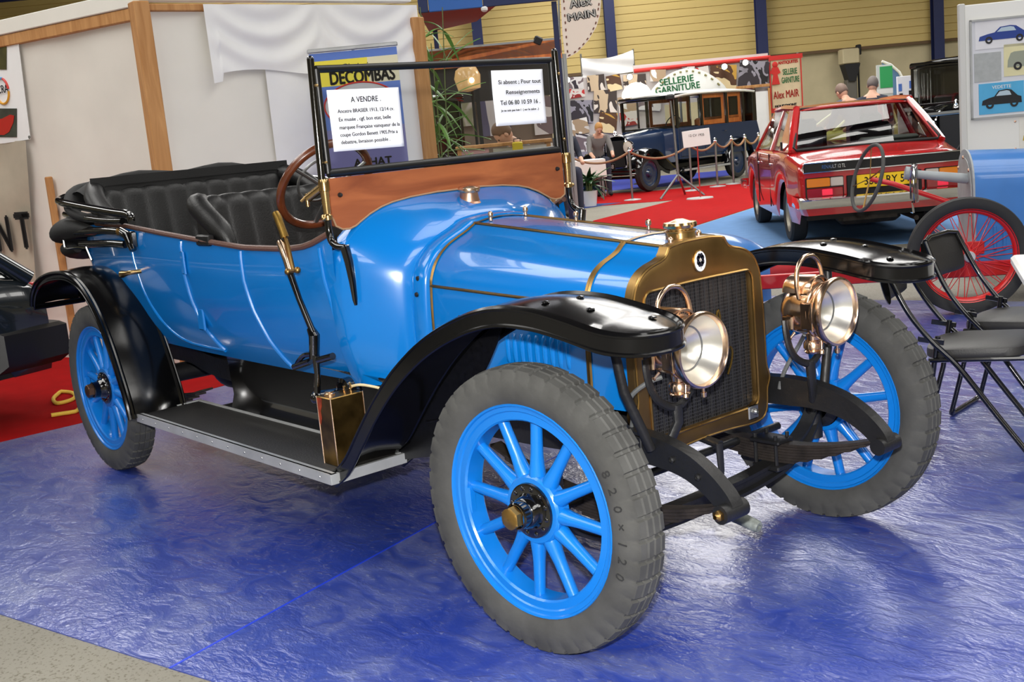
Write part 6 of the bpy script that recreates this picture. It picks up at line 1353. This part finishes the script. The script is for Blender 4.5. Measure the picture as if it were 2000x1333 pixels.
# feather flag
fD = 25.0
ff = hall('feather_flag', 'cream feather flag with dashed stitching and black lettering at the top of the photo', 'flag', fD, 0)
fo_ = [(1092, -60), (1172, -60), (1174, 0), (1172, 28), (1165, 52), (1150, 78), (1128, 102), (1104, 116), (1098, 60)]
b = MB(); b.prism([(lambda q: (q[0], 0, q[1]))(hp(x, y, fD)) for x, y in fo_], (0, .02, 0)); b.build('sail', mat('flag_cream', (222, 212, 200), .7), ff, smooth=False)
dd = [(1101, 0), (1102, 14), (1103, 28), (1104, 42), (1105, 56), (1106, 70), (1107, 84), (1108, 98), (1110, 109), (1121, 103), (1130, 96), (1138, 88), (1146, 78), (1153, 68), (1158, 58), (1163, 47), (1167, 34), (1168, 20), (1170, 6)]
for i, (x, y) in enumerate(dd):
    s_, z_ = hp(x, y, fD); nx = dd[min(i+1, len(dd)-1)] if i < len(dd)-1 else dd[i-1]; s2, z2 = hp(nx[0], nx[1], fD); d = Vector((s2-s_, 0, z2-z_)).normalized()*.05
    b = MB(); b.tube([Vector((s_, -.008, z_)), Vector((s_, -.008, z_))+d], .014, 6); b.build('stitch', mat('stitch_brown', (110, 66, 52), .6), ff)
for body_, px, py, ft, sz in (('Alex', 1135, 13, .50, .24), ('MAIN', 1137, 37, .62, .22)):
    x_, z_ = hp(px, py, fD); lettering(body_, sz, 'ink', ff, frame((x_, -.006, z_), (1, 0, .09), (0, 0, 1)), fit=ft, bold=.02); lettering(body_, sz, 'white', ff, frame((x_, -.012, z_+.006), (1, 0, .09), (0, 0, 1)), fit=ft*.94, bold=.001)
x0_, _ = hp(1100, 200, fD); x1_, z1_ = hp(1090, -60, fD); b = MB(); b.tube([(x0_+.02, .04, 0), (x0_-.02, .04, 2.5), (x1_, .04, z1_)], [.035, .03, .02], 8); b.build('pole', 'steel', ff)
# small painted sign on the right of the stand
ss = hall('painted_sign', 'cream painted sign with a red figure and green and red lettering', 'sign', cD, 0)
quad('board', 1504, 112, 1564, 214, mat('sign_cream', (208, 188, 154), .7, var=.06), ss, -.04)
for (a, b_, c, d) in ((1502, 110, 1566, 113), (1502, 213, 1566, 216), (1502, 110, 1505, 216), (1563, 110, 1566, 216)): quad('sign_edge', a, b_, c, d, 'red_ink', ss, -.06, .03)
def sgn(t, px, py, ft, m, sz): x_, z_ = cp_(px, py); lettering(t, sz, m, ss, frame((x_, -.058, z_), (1, 0, .03), (0, 0, 1)), fit=ft, bold=.006)
sgn('ANTIQUITES', 1538, 124, .50, 'red_ink', .10); sgn('SELLERIE', 1542, 145, .36, 'green_ink', .2); sgn('GARNITURE', 1543, 161, .44, 'green_ink', .2); sgn('Alex MAIR', 1535, 191, .64, 'red_ink', .26); sgn('HOUDEMONT', 1534, 208, .55, 'ink', .08)
x_, z_ = cp_(1513, 143); fg = MB()
fg.sph((x_, -.07, z_+.20), .07, 10, 8, (1, .3, 1.1)); fg.prism([(x_+a, -.06, z_+c) for a, c in ((-.07, .14), (.07, .14), (.13, .0), (.05, -.04), (.10, -.28), (-.10, -.28), (-.05, -.04), (-.13, .0))], (0, -.02, 0)); fg.build('red_figure', 'red_ink', ss)
for x_ in (cp_(1506, 200)[0], cp_(1562, 200)[0]):
    b = MB(); b.cyl((x_, .0, 0), (x_, .0, cp_(1530, 105)[1]), .03, n=8); b.build('sign_post', 'steel', ss)
# white partition beside the stand
wp = hall('white_partition', 'white partition panels with orange wooden frame behind the limousine', 'partition', cD-.2, 0)
pq = lambda px, py: hp(px, py, cD-.2)
for a, c in ((1440, 1468), (1471, 1500)):
    (xa, za), (xb, zb) = pq(a, 180), pq(c, 180); b = MB(); b.rbox(((xa+xb)/2, 0, za/2), (xb-xa, .04, za), .005); b.build('panel', 'cloth2', wp)
for a in (1438, 1470, 1501):
    x_, z_ = pq(a, 172); b = MB(); b.rbox((x_, -.02, z_/2), (.05, .07, z_), .006); b.build('upright', 'pine', wp)
(xa, za), (xb, zb) = pq(1438, 172), pq(1503, 172); b = MB(); b.rbox(((xa+xb)/2, -.02, za), (xb-xa, .07, .07), .006); b.build('top_rail', 'pine', wp)
# ---- wall heater, roll-ups, posters behind the red saloon
hD = WD-.3
ht = hall('wall_heater', 'beige air heater on a dark duct against the far wall', 'heater', hD, hp(1657, 110, hD)[0])
za, zb = hp(1657, 96, hD)[1], hp(1657, 126, hD)[1]
b = MB(); b.rbox((-.02, -.1, (za+zb)/2), (.50, .5, za-zb), .03); b.build('casing', 'lowerwall', ht); b = MB(); b.loft([[(-x, -.35, z), (x, -.35, z), (x, .12, z), (-x, .12, z)] for x, z in ((.24, zb), (.14, zb-.35), (.10, zb-.5))], True, True); b.build('hood', 'ink', ht, smooth=False); b = MB(); b.rbox((0, -.1, (zb-.45)/2), (.30, .34, zb-.45), .02); b.build('duct', mat('grey_duct', (96, 92, 84), .5), ht); b = MB(); b.cyl((.3, .05, 0), (.3, .05, za+.1), .03, n=8); b.rbox((.28, -.08, za-.05), (.12, .2, .3), .02); b.build('pipe', 'ink', ht)
def stand_board(name, label, D, px0, py0, px1, m, parts_, cat='banner'):
    (xa, za), (xb, _) = hp(px0, py0, D), hp(px1, py0, D); c = hall(name, label, cat, D, (xa+xb)/2); w_ = xb-xa
    b = MB(); b.rbox((0, 0, za/2+.03), (w_, .03, za-.06), .004); b.build('panel', m, c); b = MB(); b.rbox((0, 0, .03), (w_+.05, .3, .06), .01); b.build('foot', 'alu', c)
    for nm, u0, u1, v0, v1, mm in parts_:
        b = MB(); b.box(((u0+u1)/2*w_, -.018, za*(v0+v1)/2), ((u1-u0)*w_, .004, za*(v1-v0))); b.build(nm, mm, c, smooth=False)
    return c
M['bannergreen'] = mat('banner_green', (52, 160, 92), .5); M['bannerpale'] = mat('banner_pale', (196, 204, 200), .5)
stand_board('rollup_banner', 'green and white roll-up banner behind the red saloon', 21.5, 1711, 128, 1742, 'bannerpale', [('green_field', -.3, .5, .80, .985, 'bannergreen'), ('white_strip', -.5, .5, .75, .79, 'white'), ('print', -.35, .35, .45, .72, PM[4])])
stand_board('poster_stand', 'white poster stand with dark blocks of print behind the red saloon', 20.5, 1751, 150, 1784, 'paper', [('print_block', -.38, .38, .70, .78, 'ink'), ('print_block', -.38, .38, .62, .66, 'ink'), ('emblem', -.42, -.22, .86, .93, 'bblue'), ('emblem', .22, .42, .88, .95, 'bblue'), ('print_block', -.38, -.18, .80, .84, 'ink'), ('print_block', .18, .38, .82, .86, 'ink')], 'poster')
qd = 26.0; bf_ = hall('curved_flag', 'blue and white curved flag behind the green banner', 'flag', qd, 0)
b = MB(); b.prism([(lambda q: (q[0], 0, q[1]))(hp(x, y, qd)) for x, y in ((1722, 121), (1740, 128), (1756, 142), (1764, 158), (1762, 200), (1740, 200))], (0, .02, 0)); b.build('sail', mat('flag_blue', (90, 124, 168), .6), bf_, smooth=False)
b = MB(); b.tube([(lambda q: (q[0], -.01, q[1]))(hp(x, y, qd)) for x, y in ((1722, 120), (1740, 127), (1756, 141), (1765, 158))], .03, 6); b.build('white_edge', 'white', bf_); x_, z_ = hp(1752, 200, qd); b = MB(); b.cyl((x_, .03, 0), (x_, .03, z_), .02, n=8); b.build('pole', 'steel', bf_)
# ---- stand seen through the windscreen
sD = 18.5
st2 = hall('dark_stand', 'exhibition stand with black fascia and pale back wall seen through the windscreen', 'stand', sD, 0)
def sq(name, px0, py0, px1, py1, m, y=0, t=.05):
    (xa, za), (xb, zb) = hp(px0, py0, sD), hp(px1, py1, sD); b = MB(); b.box(((xa+xb)/2, y, (za+zb)/2), (abs(xb-xa), t, abs(zb-za))); return b.build(name, m, st2, smooth=False)
sq('fascia', 818, 122, 1092, 186, mat('black_fascia', (36, 34, 34), .6), -.5); sq('header', 818, 108, 1094, 118, 'orangewood', -.52, .08); sq('header_trim', 818, 104, 1094, 108, 'steel', -.52, .08)
sq('back_wall', 818, 180, 1094, 420, mat('grey_brown_wall', (128, 112, 98), .7, var=.1), .3)
sq('mural', 830, 190, 925, 245, mottled('faded_mural', [(206, 186, 178), (176, 160, 120), (214, 204, 198), (150, 150, 120)], 1.2, seed=9, sharp=False), .26); sq('mural', 930, 186, 1000, 262, mottled('grey_mural', [(196, 196, 204), (96, 92, 120), (214, 210, 208)], 1.0, seed=4), .26); sq('mural', 1040, 190, 1092, 260, PM[5], .26)
for px in (926, 1092, 1098):
    x_, z_ = hp(px, 110, sD); b = MB(); b.box((x_, -.5, z_/2), (.06, .06, z_)); b.build('stand_post', 'ink' if px < 1000 else 'steel', st2, smooth=False)
# lamp above the stand
fl2 = hall('hanging_lamp', 'amber glass lamp shade on a dark pole behind the windscreen', 'lamp', 16.5, hp(920, 200, 16.5)[0])
z0_, z1_ = hp(920, 178, 16.5)[1], hp(915, 130, 16.5)[1]
b = MB(); b.lathe([(0, .05), (.02, .16), (.2, .19), (z1_-z0_-.03, .15), (z1_-z0_, .10)], (0, 0, z0_), (-.1, 0, 1), 20); b.build('shade', mat('amber_glass', (206, 166, 110), .3, coat=1, emit=.35), fl2); b = MB(); b.sph((.04, -.17, z0_+.14), .035, 10, 8); b.build('bulb', mat('lamp_bulb', (255, 250, 235), .4, emit=12), fl2); b = MB(); b.cyl((.03, .05, 0), (.03, .05, z0_), .02, n=8); b.lathe([(0, .2), (.03, .18), (.04, 0)], (.03, .05, 0), (0, 0, 1), 16); b.build('pole', 'ink', fl2)
# counter with pale front, yellow bag
ct = hall('counter_table', 'long wooden-topped counter with pale panels seen low through the windscreen', 'table', 11.6, hp(985, 300, 11.6)[0])
zc = hp(960, 284, 11.6)[1]; b = MB(); b.rbox((0, 0, zc), (.95, .5, .035), .005); b.build('top', 'pine', ct)
for x, m in ((-.30, mat('pink_panel', (206, 160, 160), .6)), (.04, mat('printed_panel', (190, 188, 176), .6)), (.33, 'cloth3')):
    b = MB(); b.rbox((x, -.2, zc/2), (.30, .02, zc-.06), .004); b.build('front_panel', m, ct)
for x in (-.44, .44):
    for y in (-.2, .2): b = MB(); b.box((x, y, zc/2), (.04, .04, zc)); b.build('leg', 'pine', ct, smooth=False)
yb_ = hall('yellow_bag', 'small yellow bag at the end of the counter seen through the windscreen', 'bag', 11.1, hp(1012, 300, 11.1)[0], 0, None, hp(1012, 302, 11.1)[1])
b = MB(); b.rbox((0, 0, .06), (.10, .07, .12), .01); b.build('pouch', mat('yellow_plastic', (222, 196, 40), .5), yb_); b = MB(); b.tube([(-.03, 0, .115), (-.03, 0, .15), (.03, 0, .15), (.03, 0, .115)], .005, 6); b.build('handle', 'ink', yb_)
# stool the bag stands on
so = hall('bar_stool', 'dark stool under the yellow bag', 'stool', 11.1, hp(1012, 300, 11.1)[0])
zs_ = hp(1012, 302, 11.1)[1]; b = MB(); b.lathe([(-.03, 0), (-.03, .17), (0, .17), (0, 0)], (0, 0, zs_), (0, 0, 1), 20); b.build('seat', 'ink', so)
for a in (0.4, 2.5, 4.6): b = MB(); b.cyl((.1*cos(a), .1*sin(a), zs_-.03), (.2*cos(a), .2*sin(a), 0), .012, n=6); b.build('leg', 'steel', so)
# blue and red canopy of a stand at the top
cnD = 16.0
cn = hall('stand_canopy', 'blue fascia with red underside over a stand at the top of the photo', 'canopy', cnD, 0)
(xa, za), (xb, zb) = hp(818, 26, cnD), hp(1092, 30, cnD)
M['canopyblue'] = mat('canopy_blue', (40, 104, 190), .4); M['canopynavy'] = mat('canopy_navy', (26, 44, 92), .5); M['canopyred'] = mat('canopy_red', (140, 16, 22), .6)
for u0, u1, m in ((0, .07, 'canopynavy'), (.075, .46, 'canopyblue'), (.465, 1, 'canopynavy')):
    b = MB(); b.rbox((xa+(xb-xa)*(u0+u1)/2, 0, za+.34), ((xb-xa)*(u1-u0), .05, .68), .008); b.build('fascia_panel', m, cn)
b = MB(); b.prism([(xa, .03, za), (xa+(xb-xa)*.55, .03, za), (xa+(xb-xa)*.4, 1.6, za-.02), (xa, 2.6, za-.02)], (0, 0, .03)); b.build('underside', 'canopyred', cn, smooth=False)
for x_, y_ in ((xa+.1, 2.4), (xb-.05, .1)):
    b = MB(); b.box((x_, y_, za/2), (.07, .07, za)); b.build('canopy_post', 'steelblue', cn, smooth=False)
b = MB(); b.rbox((xa+(xb-xa)*.47, -.04, za-.03), (.09, .09, .07), .02); b.build('fixing', 'white', cn)
# small floodlight on the stand header
fd = hall('floodlight', 'small black floodlight standing on the stand header', 'lamp', sD-.52, hp(1052, 95, sD)[0]*(sD-.52)/sD, 0, None, hp(1052, 103, sD)[1])
b = MB(); b.rbox((0, 0, .14), (.14, .10, .13), .02, Matrix.Rotation(.5, 3, 'Y')); b.build('head', 'ink', fd); b = MB(); b.tube([(.03, 0, 0), (.02, 0, .1)], .018, 6); b.build('bracket', 'ink', fd)
# ---- people
def person(label, D, s, rz, joints, top, legs, hairc, skin=(206, 160, 134)):
    """joints: dict of posed joints in metres (x right, y away, z up); one continuous body grown by a Skin modifier"""
    p = hall('person', label, 'person', D, s, rz)
    names = list(joints); J = joints
    E_ = [('hip', 'waist'), ('waist', 'chest'), ('chest', 'neck'), ('neck', 'skull'), ('chest', 'ls'), ('ls', 'le'), ('le', 'lw'), ('lw', 'lh'), ('chest', 'rs'), ('rs', 're'), ('re', 'rw'), ('rw', 'rh'), ('hip', 'lhp'), ('lhp', 'lk'), ('lk', 'la'), ('la', 'lt'), ('hip', 'rhp'), ('rhp', 'rk'), ('rk', 'ra'), ('ra', 'rt')]
    R_ = dict(hip=.135, waist=.125, chest=.14, neck=.058, skull=.06, ls=.075, le=.05, lw=.036, lh=.04, rs=.075, re=.05, rw=.036, rh=.04, lhp=.095, lk=.065, la=.05, lt=.045, rhp=.095, rk=.065, ra=.05, rt=.045)
    me = bpy.data.meshes.new('body'); me.from_pydata([J[n] for n in names], [(names.index(a), names.index(b_)) for a, b_ in E_], [])
    o = link('body', me, p)
    sk = o.modifiers.new('skin', 'SKIN')
    lay = me.skin_vertices[0].data if me.skin_vertices else None
    if lay is None:
        bpy.context.view_layer.objects.active = o
        import bmesh
        bm = bmesh.new(); bm.from_mesh(me); bm.verts.layers.skin.verify(); bm.to_mesh(me); bm.free(); lay = me.skin_vertices[0].data
    for i, n in enumerate(names): lay[i].radius = (R_[n], R_[n]*(.75 if n in ('hip', 'waist', 'chest') else 1)); lay[i].use_root = (n == 'hip')
    o.modifiers.new('smooth', 'SUBSURF').levels = 2; o.modifiers['smooth'].render_levels = 2
    dg = bpy.context.evaluated_depsgraph_get(); m2 = bpy.data.meshes.new_from_object(o.evaluated_get(dg)); o.modifiers.clear(); o.data = m2
    for m in (top, legs, mat('skin', skin, .55), 'ink'): m2.materials.append(M[m] if isinstance(m, str) else m)
    V = {n: Vector(J[n]) for n in names}
    reg = {'lhp': 1, 'lk': 1, 'rhp': 1, 'rk': 1, 'hip': 1, 'la': 1, 'ra': 1, 'lt': 3, 'rt': 3, 'lw': 2, 'rw': 2, 'lh': 2, 'rh': 2, 'neck': 2, 'skull': 2}
    for f in m2.polygons:
        c = f.center; n = min(names, key=lambda k_: (V[k_]-c).length); f.material_index = reg.get(n, 0)
    m2.shade_smooth()
    # head with nose, ears and hair
    sk_ = V['skull']; up = (V['skull']-V['neck']).normalized(); fw = Vector(J.get('face', (0, -1, 0)) if False else FACE[0]).normalized(); fw = (fw-up*fw.dot(up)).normalized(); sd_ = up.cross(fw)
    F = Matrix(((sd_.x, fw.x, up.x), (sd_.y, fw.y, up.y), (sd_.z, fw.z, up.z))); cen_ = sk_+up*.05
    def put(b): b.v = [tuple(cen_+F @ Vector(v)) for v in b.v]; return b
    b = MB(); b.sph((0, 0, 0), .1, 18, 14, (.76, .95, 1.18)); b.v = [(x*(1-.22*max(0, -z)/.118), y, z) for x, y, z in b.v]; b.sph((0, .097, -.015), .016, 8, 6, (.8, 1, 1.5)); b.sph((.078, 0, -.01), .025, 8, 6, (.4, .8, 1.2)); b.sph((-.078, 0, -.01), .025, 8, 6, (.4, .8, 1.2)); put(b).build('head', mat('skin', skin, .55), p, 80)
    b = MB(); b.sph((.03, .083, .012), .010, 8, 6); b.sph((-.03, .083, .012), .010, 8, 6); b.sph((0, .086, -.052), .022, 8, 6, (1, .3, .25)); put(b).build('eyes_and_mouth', 'ink', p)
    b = MB(); b.sph((0, -.012, .022), .106, 18, 12, (.80, .98, 1.14)); b.v = [(x, min(y, .055+.5*max(0, z-.05)), max(z, -.05 if y < .0 else .035)) for x, y, z in b.v]; put(b).build('hair', mat('hair', hairc, .7), p, 80)
    return p
FACE = [(0, -1, 0)]
def pose(lean=0, hipz=.92, seated=False, reach=.2, side=0):
    """a figure facing -y; lean bends the trunk forward"""
    c, s_ = cos(lean), sin(lean); hip = Vector((0, 0, hipz))
    def tr(x, h, d=0): return tuple(hip+Vector((x, -h*s_-d*c, h*c-d*s_)))
    J = dict(hip=tuple(hip), waist=tr(0, .18), chest=tr(0, .42), neck=tr(0, .56), skull=tr(0, .66, .03), ls=tr(-.19, .47), rs=tr(.19, .47))
    L_ = Vector(J['ls']); R2 = Vector(J['rs'])
    J['le'] = tuple(L_+Vector((-.05, -reach*.5, -.26))); J['lw'] = tuple(L_+Vector((-.02, -reach*.5-.22, -.36))); J['lh'] = tuple(L_+Vector((-.01, -reach*.5-.30, -.39)))
    J['re'] = tuple(R2+Vector((.05, -reach*.5, -.26))); J['rw'] = tuple(R2+Vector((.02, -reach*.5-.22, -.36))); J['rh'] = tuple(R2+Vector((.01, -reach*.5-.30, -.39)))
    for k_, x in (('l', -.1), ('r', .1)):
        J[k_+'hp'] = (x, 0, hipz-.06)
        if seated: J[k_+'k'] = (x*1.3, -.42, hipz-.02); J[k_+'a'] = (x*1.3, -.40, .09); J[k_+'t'] = (x*1.3, -.55, .045)
        else: J[k_+'k'] = (x*1.15, -.03, hipz*.54); J[k_+'a'] = (x*1.2, .02, .09); J[k_+'t'] = (x*1.3, -.13, .045)
    return J
M['navycloth'] = mat('navy_jacket', (30, 36, 52), .8); M['greycloth'] = mat('grey_jacket', (116, 114, 112), .85); M['jeans'] = mat('dark_trousers', (44, 48, 66), .85); M['browntr'] = mat('brown_trousers', (120, 84, 70), .85)
def pp2(px, D): return hp(px, 250, D)[0]
person('bending person in a grey-blue jacket left of the pair behind the red saloon', 17.3, pp2(1674, 17.3), pi+.35, pose(.42, 1.0), mat('slate_jacket', (70, 76, 88), .85), 'jeans', (120, 100, 88))
person('person in a navy quilted vest, right of the pair behind the red saloon', 17.6, pp2(1704, 17.6), pi-.5, pose(.15, 1.0), 'navycloth', 'browntr', (104, 96, 92))
person('seated person in a dark coat beside the windscreen post', 19.6, pp2(1096, 19.6), .2, pose(.12, .80, True), 'navycloth', 'jeans', (36, 28, 26))
person('fair-haired person in a grey top leaning over the stand table', 24.5, pp2(1163, 24.5), .1, pose(.45, .80, True, .3), 'greycloth', 'jeans', (190, 140, 80))
person('person in a grey jacket bending forward, seen through the windscreen', 12.3, pp2(1056, 12.3), -1.2, pose(.6, .90), 'greycloth', 'jeans', (110, 84, 64))
# stools for the two seated visitors and the table they lean on
for i, (px, D) in enumerate(((1096, 19.6), (1163, 24.5))):
    c = hall('stool', ['dark stool under the seated person by the windscreen post', 'dark stool under the fair-haired person'][i], 'stool', D+.03, pp2(px, D))
    b = MB(); b.lathe([(.60, 0), (.60, .17), (.66, .18), (.66, 0)], (0, 0, 0), (0, 0, 1), 18); b.build('seat', 'ink', c)
    for a in (0.5, 2.1, 3.7, 5.2): b = MB(); b.cyl((.12*cos(a), .12*sin(a), .60), (.19*cos(a), .19*sin(a), 0), .014, n=6); b.build('leg', 'steel', c)
vt = hall('stand_table', 'white covered table with papers in front of the photo wall', 'table', 23.6, pp2(1128, 23.6))
b = MB(); b.rbox((0, 0, .80), (.95, .6, .03), .005); b.build('top', 'white', vt); b = MB(); b.loft([[(x*k_, y*k_, z) for x, y in ((-.48, -.3), (.48, -.3), (.48, .3), (-.48, .3))] for z, k_ in ((.81, 1.01), (.45, 1.03))], True); b.build('cloth', 'cloth3', vt, 30)
for x in (-.4, .4):
    for y in (-.24, .24): b = MB(); b.cyl((x, y, 0), (x, y, .79), .015, n=6); b.build('leg', 'steel', vt)
b = MB(); b.box((.15, -.1, .82), (.3, .2, .01)); b.build('papers', 'paper', vt, smooth=False)
